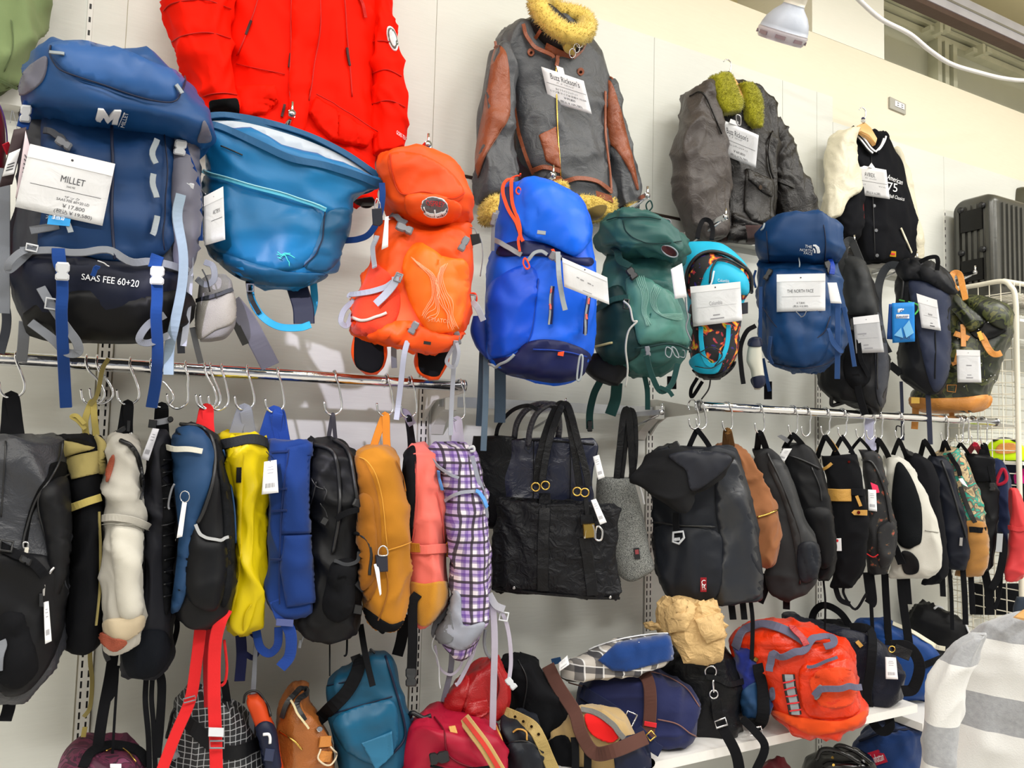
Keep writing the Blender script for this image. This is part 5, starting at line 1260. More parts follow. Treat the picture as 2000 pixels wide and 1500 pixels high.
# collar
c = Body(T, [(1052, 14, 1060, 18), (1040, 34, 1112, 62), (1034, 46, 1136, 84), (1044, 70, 1134, 98), (1072, 100, 1120, 112)], -.20, .055, mat('black brown leather', (38, 33, 32), 'leather', rough=.4), db=.06, face=0, name='stand_collar', seed=39, k=6)
strap(T, [(1047, 22), (1062, 44), (1090, 66), (1122, 82), (1134, 84)], 15, TANB, 'collar_band', body=c, off=.008, parent=c.o)
strap(T, [(1066, 88), (1090, 100), (1116, 108)], 14, TANB, 'collar_strap', body=c, off=.010, parent=c.o)
strap(T, [(1056, 60), (1050, 70), (1044, 78)], 7, TANB, 'collar_tab', body=c, off=.012, parent=c.o)
P = [W(a, bb, yy) for a, bb, yy in ((1050, 8, -.22), (1064, 34, -.245), (1090, 58, -.26), (1118, 68, -.27), (1138, 66, -.26), (1146, 48, -.22), (1132, 32, -.19), (1104, 26, -.17), (1084, 20, -.15), (1064, 2, -.16))]
rp = crspline(P, 6, closed=True)
class Tube:                                      # fleece roll around the neck
    def __init__(s, V, F): s.V, s.F = V, F
v, f = tubevf(rp, .030, 14, True); v = [p+Vector((noise.noise(p*60), noise.noise(p*60+Vector((9, 0, 0))), noise.noise(p*60+Vector((0, 9, 0)))))*.004 for p in v]
fo = T.add('fleece_collar', v, f, FLEECE); fuzz(T, Tube(v, f), FLEECE, 3200, .012, parent=fo)
patch(T, c, [(1104, 84), (1120, 92), (1118, 104), (1100, 96)], FLEECE, 'fleece_gap', off=.012, parent=c.o)
for i, (x, y) in enumerate(((1132, 84), (1126, 94), (1118, 104))): ring(T, circ(x, y, 6, 10, 9), 1.1, CHROME, 'collar_buckle', y=-.27)
strap(T, [(1086, 112), (1084, 124), (1082, 134)], 8, TANB, 'zip_pull', body=b, off=.014)
card(T, [(1057, 130), (1140, 158), (1156, 223), (1072, 198)], body=b, off=.025, lines=[(.1, .27, .18, .86, "Buzz Rickson's", .01), (.31, .36, .3, .72, 'ﾊﾞｽﾞﾘｸｿﾝｽﾞ'), (.42, .43, .05, .98, '-'), (.5, .57, .25, .76, 'B-3 フライトジャケット'), (.6, .67, .1, .94, 'ヒツジ革 サイズ38 定価￥170,500'), (.71, .79, .4, .66, '￥99,800', .01), (.83, .93, .28, .8, '(税込￥109,780)', .01)], header=0)
plate(T, [(1086, 128), (1100, 133), (1103, 146), (1090, 142)], PAPER, 'card_clip', body=b, off=.034, th=.002)

# ---- wooden hangers
WOODH = mat('pale varnished wood', (226, 172, 104), 'plastic', rough=.3, var=.12)
def hanger(label, top, hookpts, y, shape):
    T = Thing('coat_hanger', label, 'hanger')
    P = crspline([W(a, b, y) for a, b in hookpts], 6); v, f = tubevf(P, .0024, 8); T.add('wire_hook', v, f, CHROME)
    plate(T, shape, WOODH, 'wooden_yoke', y=y, th=.02, bev=.3, face=(0, -1, .15))
    x, yy = hookpts[-1]; plate(T, circ(x, yy, 5, 10, 4), CHROME, 'collar_ring', y=y-.003, th=.014)
    plate(T, circ(x, yy-4, 4, 10, 3.4), mat('dark blue size ring', (40, 44, 90), 'plastic'), 'size_ring', y=y-.004, th=.012)
hanger('pale wooden hanger in the brown leather jacket', None, [(1413, 120), (1420, 116), (1427, 122), (1427, 134), (1423, 146)], -.19, [(1417, 150), (1428, 148), (1440, 165), (1452, 190), (1449, 200), (1436, 186), (1420, 166)])
hanger('pale wooden hanger in the black varsity jacket', None, [(1678, 214), (1684, 210), (1690, 216), (1690, 226), (1686, 236)], -.165, [(1674, 246), (1686, 240), (1698, 250), (1711, 274), (1708, 284), (1694, 268), (1676, 258)])

# ---- dark brown leather jacket
BRN = mat('dark brown horsehide', (27, 23, 22), 'leather', rough=.32, var=.2, spec=.35)
BRNL = mat('grey-brown horsehide', (70, 63, 60), 'leather', rough=.4, var=.18, spec=.35)  # sleeve hide, paler and greyer than the torso
OLF = mat('olive mouton', (150, 146, 22), 'wool', var=.25, vscale=50)
T = Thing('leather_jacket', 'dark brown leather jacket with olive fur collar on a wooden hanger', 'jacket')
b = Body(T, [(166, 1384, 1425), (176, 1374, 1462), (200, 1374, 1496), (235, 1390, 1512), (280, 1408, 1514), (345, 1411, 1508), (400, 1412, 1504), (440, 1410, 1500), (472, 1400, 1478)], -.12, .065, BRN, db=.05, face=0, fold=(.008, 7), seed=40, name='torso', k=8)
sl = Body(T, [(166, 1366, 1382), (187, 1347, 1378), (230, 1334, 1395), (300, 1318, 1413), (370, 1319, 1414), (430, 1340, 1412), (468, 1362, 1410)], -.16, .065, BRNL, face=0, name='sleeve', fold=(.007, 8), seed=41, k=8)
sr = Body(T, [(232, 1498, 1514), (270, 1502, 1532), (330, 1508, 1558), (380, 1516, 1578), (430, 1532, 1600), (450, 1545, 1606)], -.13, .05, BRN, face=0, name='sleeve', fold=(.007, 8), seed=42, k=8)
for rows, s in (([(145, 1402, 1422), (154, 1387, 1428), (180, 1393, 1438), (203, 1402, 1448), (214, 1408, 1446), (222, 1413, 1436)], 43), ([(164, 1442, 1462), (174, 1445, 1474), (205, 1453, 1485), (232, 1459, 1486), (244, 1465, 1485), (251, 1472, 1481)], 44)):
    q = Body(T, rows, -.20, .026, OLF, face=0, name='fur_collar', seed=s, wr=(.004, 40, .8), k=9); fuzz(T, q, OLF, 2200, .008, parent=q.o)
patch(T, b, [(1456, 330), (1505, 352), (1502, 440), (1470, 432), (1452, 410)], BRN, 'patch_pocket', off=.008, bulge=.006, sm=False)
patch(T, b, [(1456, 332), (1504, 354), (1502, 386), (1484, 378), (1458, 352)], BRN, 'pocket_flap', off=.016, bulge=.004, sm=False)
plate(T, circ(1485, 366, 3.5, 10, 5), mat('brown button', (70, 56, 44), 'plastic', rough=.25), 'button', body=b, off=.022, th=.005)
patch(T, b, [(1411, 318), (1428, 322), (1430, 336), (1412, 332)], BRN, 'pocket_flap', off=.010)
cord(T, [(1422, 240), (1424, 320), (1426, 400), (1426, 460)], BRN, 'front_edge', r=2, body=b, off=.006)
patch(T, b, [(1400, 440), (1425, 446), (1452, 440), (1498, 444), (1480, 474), (1440, 472), (1405, 470)], mat('maroon knit', (62, 38, 36), 'wool'), 'knit_waistband', off=.006)
patch(T, b, [(1420, 440), (1452, 436), (1456, 470), (1420, 468)], BRN, 'leather_waist_panel', off=.012, sm=False)
cord(T, [(1506, 258), (1498, 290), (1502, 330), (1508, 350)], BRN, 'armhole_piping', r=2.2, body=b, off=.006)
cord(T, [(1346, 190), (1370, 180), (1388, 215), (1408, 262)], BRN, 'armhole_piping', r=1.6, body=sl, off=.004, parent=sl.o)
strap(T, [(1514, 350), (1530, 356), (1550, 365)], 8, BRN, 'elbow_seam', body=sr, off=.004, parent=sr.o)
ring(T, [(1438, 225), (1446, 228), (1446, 244), (1440, 242)], 1.5, STEEL, 'zip_pull', y=-.22)
card(T, [(1402, 230), (1482, 264), (1476, 328), (1411, 302)], body=b, off=.03, lines=[(.16, .32, .2, .75, "Buzz Rickson's", .01), (.34, .4, .25, .6, 'ﾊﾞｽﾞﾘｸｿﾝｽﾞ'), (.5, .51, .05, .95, '-'), (.58, .64, .25, .75, 'G-1 レザージャケット'), (.72, .8, .35, .68, '￥69,800', .01), (.84, .93, .25, .75, '(税込￥76,780)', .01)], header=0, m=SLEEVE)
plate(T, [(1427, 232), (1442, 238), (1441, 246), (1424, 240)], PAPER, 'card_clip', body=b, off=.05, th=.002)

# ---- varsity jacket
VB = mat('black melton wool', (24, 25, 30), 'wool', var=.15)
IV = mat('ivory leather', (226, 219, 194), 'leather', rough=.45, var=.06)
T = Thing('varsity_jacket', 'black varsity jacket with ivory leather sleeves and striped collar', 'jacket')
b = Body(T, [(254, 1664, 1700), (275, 1660, 1730), (310, 1660, 1751), (350, 1668, 1764), (390, 1676, 1775), (450, 1680, 1780), (495, 1686, 1784), (512, 1694, 1778)], -.10, .05, VB, face=0, fold=(.006, 7), seed=45, name='torso', k=8)
sl = Body(T, [(252, 1655, 1672), (266, 1630, 1666), (300, 1622, 1660), (340, 1619, 1670), (368, 1617, 1676), (395, 1616, 1645), (428, 1614, 1632)], -.14, .05, IV, face=0, name='sleeve', fold=(.005, 8), seed=46, k=8)
sl2 = Body(T, [(366, 1664, 1677), (385, 1650, 1677), (410, 1638, 1676), (440, 1640, 1676), (470, 1648, 1674)], -.13, .045, VB, face=0, name='sleeve_lower', fold=(.005, 8), seed=47)
srr = Body(T, [(290, 1742, 1750), (340, 1752, 1770), (400, 1768, 1782), (450, 1774, 1792), (510, 1782, 1800)], -.075, .03, IV, face=0, name='sleeve', fold=(.004, 8), seed=48)
strap(T, [(1757, 446), (1766, 466), (1778, 494)], 4, IV, 'ivory_trim', body=b, off=.006)
for pts in ([(1664, 254), (1676, 270), (1690, 290), (1700, 300)], [(1722, 272), (1716, 284), (1706, 298)]):
    strap(T, pts, 15, VB, 'knit_collar', body=b, off=.014)
    for d in (-3, 3): strap(T, [(x+d*.8, y-d*.5) for x, y in pts], 3.2, PAPER, 'collar_stripe', body=b, off=.018)
for (x, y) in ((1707, 402), (1711, 450), (1713, 499)): plate(T, circ(x, y, 3.4, 12), STEEL, 'snap_button', body=b, off=.004, th=.004)
cord(T, [(1700, 305), (1704, 400), (1708, 505)], BLKP, 'front_edge', r=1, body=b, off=.003)
lettering(T, 'American', [(1732, 340), (1762, 352), (1761, 362), (1731, 350)], PAPER, b, off=.004, bold=.02, shear=.3)
lettering(T, '75', [(1733, 356), (1752, 360), (1751, 376), (1732, 372)], PAPER, b, off=.004, bold=.04)
lettering(T, 'Football Classics', [(1725, 376), (1765, 386), (1765, 393), (1724, 383)], PAPER, b, off=.004, bold=.01, shear=.3)
patch(T, b, [(1676, 384), (1686, 390), (1688, 428), (1678, 424)], mat('dark red felt', (110, 26, 30), 'wool'), 'letter_backing', off=.004, sm=False)
patch(T, b, [(1677, 388), (1684, 392), (1684, 400), (1680, 402), (1686, 414), (1686, 424), (1678, 420), (1680, 410), (1677, 400)], mat('gold felt', (206, 180, 110), 'wool'), 'chenille_letter', off=.007, sm=False)
plate(T, [(1738, 490), (1750, 491), (1750, 502), (1738, 501)], mat('yellow woven label', (200, 150, 20), 'fabric'), 'woven_label', body=b, off=.004, th=.002)
plate(T, [(1740, 494), (1748, 494.5), (1748, 498), (1740, 497.5)], REDP, 'label_print', body=b, off=.007, th=.001)
card(T, [(1668, 320), (1731, 332), (1738, 389), (1675, 380)], body=b, off=.02, lines=[(.2, .34, .3, .62, 'AVIREX', .01), (.37, .42, .3, .65, 'ｱｳﾞｨﾚｯｸｽ'), (.5, .51, .03, .97, '-'), (.6, .64, .15, .3, 'メンズ'), (.6, .64, .7, .92, 'サイズL'), (.82, .94, .28, .72, '(税込￥16,280)', .01)], header=0)
plate(T, [(1696, 326), (1702, 318), (1712, 332)], PAPER, 'card_clip', body=b, off=.028, th=.002)
# ================================================================== S-HOOKS
def s_hook(px, bot, label, z, y=RAILY, wire=.0028):
    T = Thing('s_hook', label, 's-hook', 'chrome S-hooks on the rails')
    yb = y-.018; x0 = W(px, bot[1]-85, yb).x; B = W(bot[0], bot[1], yb); R = .0192
    P = [Vector((x0-.004, y+R*math.cos(a), z+R*math.sin(a))) for a in (math.radians(d) for d in (-50, -10, 30, 70, 110, 150, 180))]
    P += [Vector((x0+.003, y-R-.001, z-.018)), Vector((x0*.4+(B.x+.022)*.6, yb, z*.6+B.z*.4)), Vector((B.x+.022, yb, B.z+.030)), Vector((B.x+.019, yb, B.z+.012)), Vector((B.x, yb, B.z)), Vector((B.x-.018, yb, B.z+.010)), Vector((B.x-.024, yb, B.z+.034))]
    v, f = tubevf(crspline(P, 5), wire, 7); T.add('hook_wire', v, f, CHROME)
ZL, ZR = 1.642, 1.622
for px, bt, what in ((35, (22, 778), 'holding the black coated pack at the left edge'), (172, (180, 791), 'holding the khaki and black tote by its strap'), (193, (197, 789), 'doubled up beside the khaki strap hook'), (258, (249, 791), 'holding the pale grey backpack'),
                     (298, (316, 796), 'holding the slim black pack'), (366, (346, 798), 'hanging empty beside the navy and black pack'), (404, (402, 799), 'holding the red loop of the navy and black pack'), (415, (410, 800), 'squeezed against the red loop hook'), (437, (426, 801), 'hanging empty between the red and grey loops'),
                     (487, (477, 801), 'holding the yellow roll-top bag'), (547, (536, 806), 'holding the royal blue tote'), (660, (650, 811), 'holding the black sports pack by a thin loop'), (762, (752, 813), 'holding the ochre canvas backpack'), (808, (798, 816), 'holding the coral pink backpack'), (905, (893, 822), 'holding the purple checked backpack')):
    s_hook(px, bt, 'chrome S-hook '+what, ZL)
for px, bt, what in ((1361, (1356, 838), 'at the rail end, holding the black flap pack'), (1375, (1370, 838), 'second on the right rail, next to the flap pack'), (1428, (1421, 842), 'holding the brown duck cloth bag'), (1490, (1484, 846), 'holding the plain charcoal pack'), (1556, (1549, 849), 'holding the pointed black pack'), (1582, (1574, 852), 'hanging empty left of the tan trimmed pack'),
                     (1620, (1612, 851), 'holding the tan trimmed black pack'), (1653, (1645, 853), 'holding the second handle of the tan trimmed pack'), (1686, (1680, 856), 'holding the dotted black pack'), (1708, (1700, 858), 'hanging empty by the white slip'), (1722, (1716, 858), 'holding the cream and black mesh pack'), (1763, (1756, 858), 'holding the black pack behind the cream one'),
                     (1850, (1845, 862), 'holding the turquoise camouflage pack'), (1880, (1875, 865), 'holding the black buckled pack'), (1890, (1886, 866), 'second beside the black buckled pack'), (1908, (1904, 867), 'with a crimson loop'), (1927, (1922, 869), 'last at the right end of the rail')):
    s_hook(px, bt, 'chrome S-hook '+what, ZR)

# ================================================================== LEFT RAIL BAGS
YL = -.318
GROUP = 'bags on the left rail'
def loop(T, a, top, b, w, m, y=YL, name='haul_loop', dy=.004):
    """webbing loop: up from the bag, over the hook, down again"""
    B = T.main; pa = onplane(a[0], a[1]+4, B.A, B.n); pb = onplane(b[0], b[1]+4, B.A, B.n); t1 = W(top[0]-w*.12, top[1]+1, y+dy); t2 = W(top[0]+w*.12, top[1]+1, y-dy)
    raw = [pa, pa*.5+W(a[0]*.2+top[0]*.8, a[1]*.06+top[1]*.94, y)*.5, t1, t2, pb*.5+W(b[0]*.2+top[0]*.8, b[1]*.06+top[1]*.94, y)*.5, pb]
    strap(T, raw, w, m, name)

# ---- A black coated pack
COAT = mat('worn black coated cloth', (46, 48, 54), 'leather', rough=.42, var=.25, bump=.15)
T = Thing('backpack', 'black coated backpack with an open zip at the left edge of the rail', 'backpack')
b = Body(T, [(850, 12, 80), (860, -40, 116), (900, -85, 130), (1000, -92, 137), (1100, -92, 135), (1180, -90, 129), (1250, -85, 116), (1300, -75, 94), (1340, -55, 66), (1357, -25, 50)], -.36, .12, COAT, db=.10, fold=(.007, 6), seed=50, e=.65)
patch(T, b, [(-20, 1090), (50, 1080), (120, 1100), (132, 1170), (112, 1260), (60, 1345), (0, 1350), (-30, 1250)], BLK, 'lower_half', off=.004, wr=.006, bulge=.01)
patch(T, b, [(100, 905), (128, 905), (124, 935), (96, 945), (80, 975), (62, 1010), (52, 1065), (42, 1060), (56, 1000), (72, 960), (92, 930)], mat('black void lining', (6, 6, 8), 'fabric'), 'open_gap', off=.003)
cord(T, [(120, 862), (112, 905), (92, 940), (66, 985), (50, 1035), (44, 1062)], BLKP, 'zip', r=2.2, body=b, off=.005)
cord(T, [(132, 925), (100, 945), (76, 970), (78, 1010), (92, 1060), (96, 1110), (100, 1180)], BLKP, 'zip', r=2, body=b, off=.006)
cord(T, [(12, 862), (8, 930), (2, 1010)], BLKP, 'side_seam', r=1.5, body=b, off=.003)
patch(T, b, [(78, 968), (118, 930), (132, 960), (132, 1090), (100, 1180), (92, 1080)], BLK, 'side_gusset', off=.008, bulge=.012)
ring(T, [(46, 1060), (54, 1060), (54, 1070), (46, 1070)], 2, STEEL, 'zip_pull', body=b, off=.010)
strap(T, [(50, 1070), (48, 1082)], 7, mat('ivory pull tab', (200, 196, 184), 'fabric'), 'zip_tab', body=b, off=.012)
cord(T, [(98, 1108), (92, 1116)], STEEL, 'zip_pull', r=3, body=b, off=.014)
strap(T, [(-8, 1060), (20, 1078), (48, 1092), (85, 1118)], 18, WEBBLK, 'compression_strap', body=b, off=.016)
ring(T, rect(12, 1066, 24, 20, 10), 3, BLKP, 'slider_buckle', body=b, off=.022, sm=False)
buckle(T, 50, 1094, 14, 24, -64, BLKP, body=b, off=.024)
patch(T, b, [(0, 1200), (40, 1195), (60, 1240), (70, 1300), (40, 1340), (0, 1330), (-20, 1260)], BLKF, 'mesh_pocket', off=.014, bulge=.012, wr=.006)
strap(T, [(4, 1250), (2, 1270), (-4, 1300)], 22, WEBGRY, 'lower_strap', body=b, off=.03)
strap(T, [(2, 1345, -.40), (18, 1372, -.40), (10, 1408, -.40)], 22, WEBBLK, 'webbing_tail')
strap(T, [(84, 1138), (83, 1160)], 4, STEEL, 'tag_clip', body=b, off=.014)
plate(T, rect(80, 1172, 8, 26, 0), BLKP, 'security_tag', body=b, off=.018, th=.008)
swingtag(T, [(85, 1176), (95, 1174), (101, 1252), (88, 1258)], body=b, off=.02)
loop(T, (12, 860), (22, 779), (36, 858), 24, WEBBLK)

# ---- B khaki and black tote
KH = mat('khaki canvas', (158, 144, 88), 'fabric', var=.15)
T = Thing('tote_bag', 'black tote with khaki canvas top and khaki straps', 'bag')
b = Body(T, [(854, 124, 196), (880, 119, 200), (935, 131, 204), (1000, 135, 202), (1100, 130, 200), (1200, 124, 195), (1250, 126, 190), (1266, 134, 180)], -.30, .10, BLKF, db=.08, fold=(.006, 7), seed=51, kt=12)
patch(T, b, [(124, 894), (182, 882), (202, 878), (204, 924), (188, 924), (142, 936), (134, 915)], KH, 'khaki_band', off=.005, sm=False)
patch(T, b, [(112, 857), (130, 862), (160, 868), (182, 876), (150, 886), (124, 892), (116, 872)], KH, 'folded_lip', off=.012, bulge=.006)
patch(T, b, [(135, 862), (165, 862), (182, 874), (160, 869)], mat('dark inside', (20, 18, 14), 'fabric'), 'mouth', off=.014)
patch(T, b, [(182, 850), (202, 868), (204, 900), (198, 925), (190, 918), (190, 872)], KH, 'khaki_gusset', off=.010, bulge=.008)
strap(T, [(190, 972), (168, 980), (140, 992), (138, 1004), (126, 1024), (122, 1034)], 15, mat('khaki webbing', (190, 172, 96), 'fabric'), 'wrap_strap', body=b, off=.014)
strap(T, [(116, 1030), (136, 1032)], 12, mat('khaki webbing', (190, 172, 96), 'fabric'), 'strap_end', body=b, off=.018)
strap(T, [(192, 1000), (193, 1080), (192, 1160), (186, 1220)], 4, KH, 'edge_binding', body=b, off=.004)
strap(T, [(168, 850, -.315), (166, 822, -.32), (176, 792, -.32), (182, 786, -.32), (184, 815, -.322), (188, 850, -.315)], 12, mat('khaki webbing', (190, 172, 96), 'fabric'), 'handle')
strap(T, [(166, 838, -.33), (152, 822, -.33), (140, 814, -.33), (150, 812, -.335), (165, 828, -.335)], 8, mat('khaki webbing', (190, 172, 96), 'fabric'), 'knotted_strap')
strap(T, [(212, 700, -.338), (200, 722, -.332), (190, 770, -.325), (176, 792, -.322)], 8, KH, 'khaki_tape')
strap(T, [(176, 1240, -.24), (176, 1290, -.22), (180, 1330, -.21), (176, 1380, -.21), (164, 1400, -.21)], 8, KH, 'webbing_tail')
strap(T, [(166, 1420, -.21), (162, 1445, -.21), (160, 1470, -.21)], 9, mat('khaki webbing', (190, 172, 96), 'fabric'), 'webbing_tail')

# ---- C pale grey backpack
PG = mat('pale grey canvas', (186, 182, 172), 'fabric', var=.08)
RBR = mat('red brown suede', (150, 70, 46), 'leather', rough=.7)
T = Thing('backpack', 'pale grey canvas backpack with brown leather patch, seen from the side', 'backpack')
b = Body(T, [(850, 232, 248), (860, 218, 260), (900, 207, 274), (960, 203, 278), (1005, 198, 284), (1022, 199, 282), (1060, 201, 278), (1120, 203, 273), (1160, 204, 272), (1200, 208, 277), (1235, 205, 272), (1262, 216, 236)], -.33, .10, PG, db=.08, fold=(.006, 8), seed=52)
cord(T, [(236, 862), (254, 872), (266, 892), (272, 920), (275, 948)], BLKP, 'zip_tape', r=4.5, body=b, off=.004)
cord(T, [(250, 874), (254, 880)], BLKP, 'zip_pull', r=4, body=b, off=.012)
strap(T, [(272, 935), (272, 952), (270, 975)], 5, BLKP, 'zip_tail', body=b, off=.010)
patch(T, b, [(222, 888), (224, 898), (220, 918), (212, 940), (209, 936), (211, 915), (216, 898)], RBR, 'leather_patch', off=.006)
strap(T, [(198, 1014), (230, 1010), (262, 1014), (284, 1026)], 14, PG, 'pocket_band', body=b, off=.010)
cord(T, [(198, 1022), (230, 1019), (260, 1022), (282, 1032)], mat('grey thread', (150, 148, 138), 'fabric'), 'stitching', r=.9, body=b, off=.014)
patch(T, b, [(220, 1030), (265, 1028), (278, 1050), (272, 1130), (275, 1198), (236, 1204), (224, 1120)], mat('ivory canvas', (206, 202, 190), 'fabric', var=.06), 'front_pocket', off=.006, bulge=.012, wr=.004)
patch(T, b, [(206, 1212), (240, 1206), (277, 1202), (274, 1228), (244, 1250), (212, 1240)], mat('sand canvas', (190, 174, 146), 'fabric'), 'base_panel', off=.008, bulge=.004)
patch(T, b, [(200, 1234), (222, 1242), (246, 1250), (236, 1262), (220, 1268), (206, 1256)], RBR, 'leather_base', off=.012)
strap(T, [(204, 1250, -.30), (206, 1275, -.30), (212, 1290, -.30)], 10, BLKP, 'webbing_tail')
loop(T, (236, 856), (249, 792), (250, 852), 18, WEBBLK)
buckle(T, 234, 842, 10, 30, 60, BLKP, y=-.35); plate(T, rect(251, 832, 6, 22, 4), BLKP, 'security_pin', y=-.352, th=.006)
swingtag(T, [(252, 846), (258, 844), (260, 868), (254, 868)], y=-.345, code=False)

# ---- D slim black pack
T = Thing('backpack', 'slim black backpack with a white price tag, between the pale grey and navy packs', 'backpack')
b = Body(T, [(842, 306, 322), (868, 292, 332), (920, 282, 338), (1000, 277, 341), (1100, 277, 338), (1200, 258, 336), (1250, 242, 336), (1290, 238, 326), (1322, 252, 302)], -.28, .10, mat('soft black nylon', (30, 31, 38), 'nylon', rough=.6), fold=(.006, 9), seed=53)
patch(T, b, [(312, 880), (328, 872), (338, 930), (340, 1020), (336, 1150), (322, 1200), (316, 1100), (318, 980)], BLKF, 'mesh_back', off=.006, bulge=.008)
for k in range(12): cord(T, [(316, 900+k*24), (336, 896+k*24)], BLKP, 'mesh_rib', r=1.4, body=b, off=.014)
patch(T, b, [(250, 1240), (320, 1232), (330, 1280), (300, 1318), (255, 1318), (240, 1280)], mat('blue black cloth', (20, 24, 32), 'fabric'), 'base_panel', off=.006, bulge=.006)
cord(T, [(280, 960), (284, 1080), (276, 1200)], BLKP, 'side_seam', r=1.2, body=b, off=.003)
loop(T, (308, 846), (316, 797), (320, 846), 20, WEBBLK)
strap(T, [(296, 826, -.345), (314, 824, -.348), (332, 820, -.345)], 12, GRYP, 'grey_clip'); plate(T, rect(298, 828, 16, 16, 8), BLKP, 'security_tag', y=-.352, th=.01)
plate(T, circ(333, 819, 6, 10), BLKP, 'clip_end', y=-.352, th=.012)
swingtag(T, [(298, 836), (311, 838), (290, 900), (275, 896)], y=-.37, m=mat('grey white tag', (214, 214, 220), 'paper'))
strap(T, [(340, 1180, -.27), (346, 1220, -.26), (342, 1245, -.26), (334, 1270, -.26)], 10, WEBBLK, 'side_tail')
for pts, w in (([(222, 1270), (215, 1320), (200, 1400), (186, 1500), (182, 1540)], 20), ([(228, 1300), (218, 1340), (205, 1372), (222, 1350), (226, 1310)], 12), ([(286, 1318), (284, 1370), (290, 1440), (292, 1520)], 10), ([(310, 1310), (316, 1340), (312, 1420), (306, 1480)], 16), ([(298, 1320), (296, 1365), (300, 1420), (304, 1520)], 9), ([(230, 1310), (224, 1400), (218, 1500)], 5)):
    strap(T, [(x, y, -.27-.02*min(1, (y-1260)/200)) for x, y in pts], w, WEBBLK, 'webbing_tail')

# ---- E navy and black pack with red straps
NB = mat('steel navy cloth', (30, 66, 106), 'nylon', rough=.6)
REDW = mat('red webbing strap', (226, 36, 40), 'fabric', var=.08)
T = Thing('backpack', 'navy and black backpack with long red straps and a white zip', 'backpack')
b = Body(T, [(826, 356, 374), (836, 350, 400), (858, 341, 420), (885, 340, 430), (910, 344, 437), (950, 342, 448), (1000, 345, 455), (1060, 348, 456), (1130, 341, 455), (1180, 338, 452), (1203, 350, 432), (1217, 382, 414)], -.33, .11, BLK, db=.08, fold=(.005, 8), seed=54)
patch(T, b, [(350, 840), (384, 838), (408, 866), (414, 912), (408, 955), (392, 1000), (376, 1060), (368, 1140), (350, 1192), (340, 1180), (352, 1085), (352, 1000), (344, 940), (341, 880)], NB, 'navy_side', off=.010, bulge=.006, wr=.006)
strap(T, [(340, 870), (366, 876), (395, 884)], 11, mat('ivory zip tape', (214, 212, 200), 'nylon'), 'white_zip', body=b, off=.026)
cord(T, [(358, 832), (388, 838), (408, 856), (416, 890), (416, 940), (402, 990), (388, 1020)], BLKP, 'main_zip', r=4, body=b, off=.008)
patch(T, b, [(418, 860), (436, 900), (448, 960), (455, 1040), (450, 1150), (432, 1180), (438, 1050), (432, 960)], mat('ribbed back mesh', (28, 30, 34), 'fabric', scale=300, bump=1), 'back_mesh', off=.006, bulge=.006)
cord(T, [(432, 880), (446, 940), (454, 1000), (456, 1060)], NB, 'navy_piping', r=2, body=b, off=.006)
strap(T, [(385, 1022), (392, 1040), (405, 1050), (424, 1054), (439, 1050)], 6, mat('silver binding', (176, 178, 180), 'fabric'), 'pocket_mouth', body=b, off=.014)
patch(T, b, [(384, 1026), (404, 1052), (436, 1056), (440, 1120), (420, 1190), (370, 1170), (366, 1100), (374, 1050)], mat('black pocket cloth', (16, 18, 23), 'nylon'), 'stretch_pocket', off=.008, bulge=.012)
cord(T, [(356, 946), (350, 960), (346, 985), (348, 990)], GRYP, 'cord_pull', r=2, body=b, off=.03)
ring(T, circ(361, 970, 9, 12, 11), 1, CHROME, 'key_ring', body=b, off=.036)
swingtag(T, [(356, 980), (365, 982), (356, 1048), (345, 1051)], body=b, off=.038, code=False)
loop(T, (391, 838), (403, 800), (408, 842), 22, REDW)
strap(T, [(442, 1190, -.40), (430, 1215, -.41), (420, 1260, -.40), (418, 1350, -.39), (421, 1440, -.38), (423, 1520, -.38)], 24, REDW, 'red_strap')
strap(T, [(393, 1214, -.36), (384, 1290, -.36), (372, 1365, -.36), (345, 1430, -.36), (318, 1500, -.36), (306, 1540, -.36)], 22, REDW, 'red_strap')
strap(T, [(408, 1214, -.33), (406, 1290, -.33), (408, 1380, -.33)], 18, mat('dark red webbing', (172, 22, 30), 'fabric'), 'red_strap')
cord(T, [(438, 1250, -.33), (443, 1300, -.33), (440, 1330, -.33), (432, 1340, -.33)], REDW, 'red_cord', r=3)
plate(T, rect(422, 1430, 30, 18, 2), LGRYP, 'strap_buckle', y=-.395, th=.008)
ring(T, rect(424, 1454, 28, 14, 0), 2, GRYP, 'slider_buckle', y=-.395, sm=False)
ring(T, rect(370, 1366, 24, 8, -15), 1.4, GRYP, 'slider_buckle', y=-.372, sm=False)
strap(T, [(438, 1330, -.25), (444, 1370, -.25)], 14, WEBBLK, 'webbing_tail')

# ---- F yellow roll-top
YEL = mat('chrome yellow ripstop', (214, 190, 0), 'nylon', rough=.45, var=.1)
T = Thing('roll_bag', 'yellow ripstop roll-top bag with a black rim and grey loop', 'bag')
b = Body(T, [(852, 438, 516), (866, 437, 518), (900, 449, 517), (1000, 463, 513), (1060, 467, 512), (1120, 457, 513), (1180, 446, 512), (1208, 438, 508), (1230, 450, 492), (1243, 464, 478)], -.30, .09, YEL, fold=(.010, 8), seed=55, kt=10)
strap(T, [(436, 868), (470, 862), (500, 858), (518, 866)], 20, mat('black mesh band', (44, 46, 48), 'fabric', scale=500, bump=.8), 'rim_band', body=b, off=.006)
patch(T, b, [(440, 876), (472, 872), (472, 1000), (468, 1120), (455, 1190), (442, 1205), (452, 1120), (464, 1010), (450, 910)], mat('shaded yellow ripstop', (200, 176, 0), 'nylon', rough=.45), 'side_gusset', off=.003)  # same yellow darkened, so the gusset's shade sits in its colour
patch(T, b, [(462, 912), (472, 912), (472, 942), (462, 942)], BLK, 'woven_label', off=.006, sm=False)
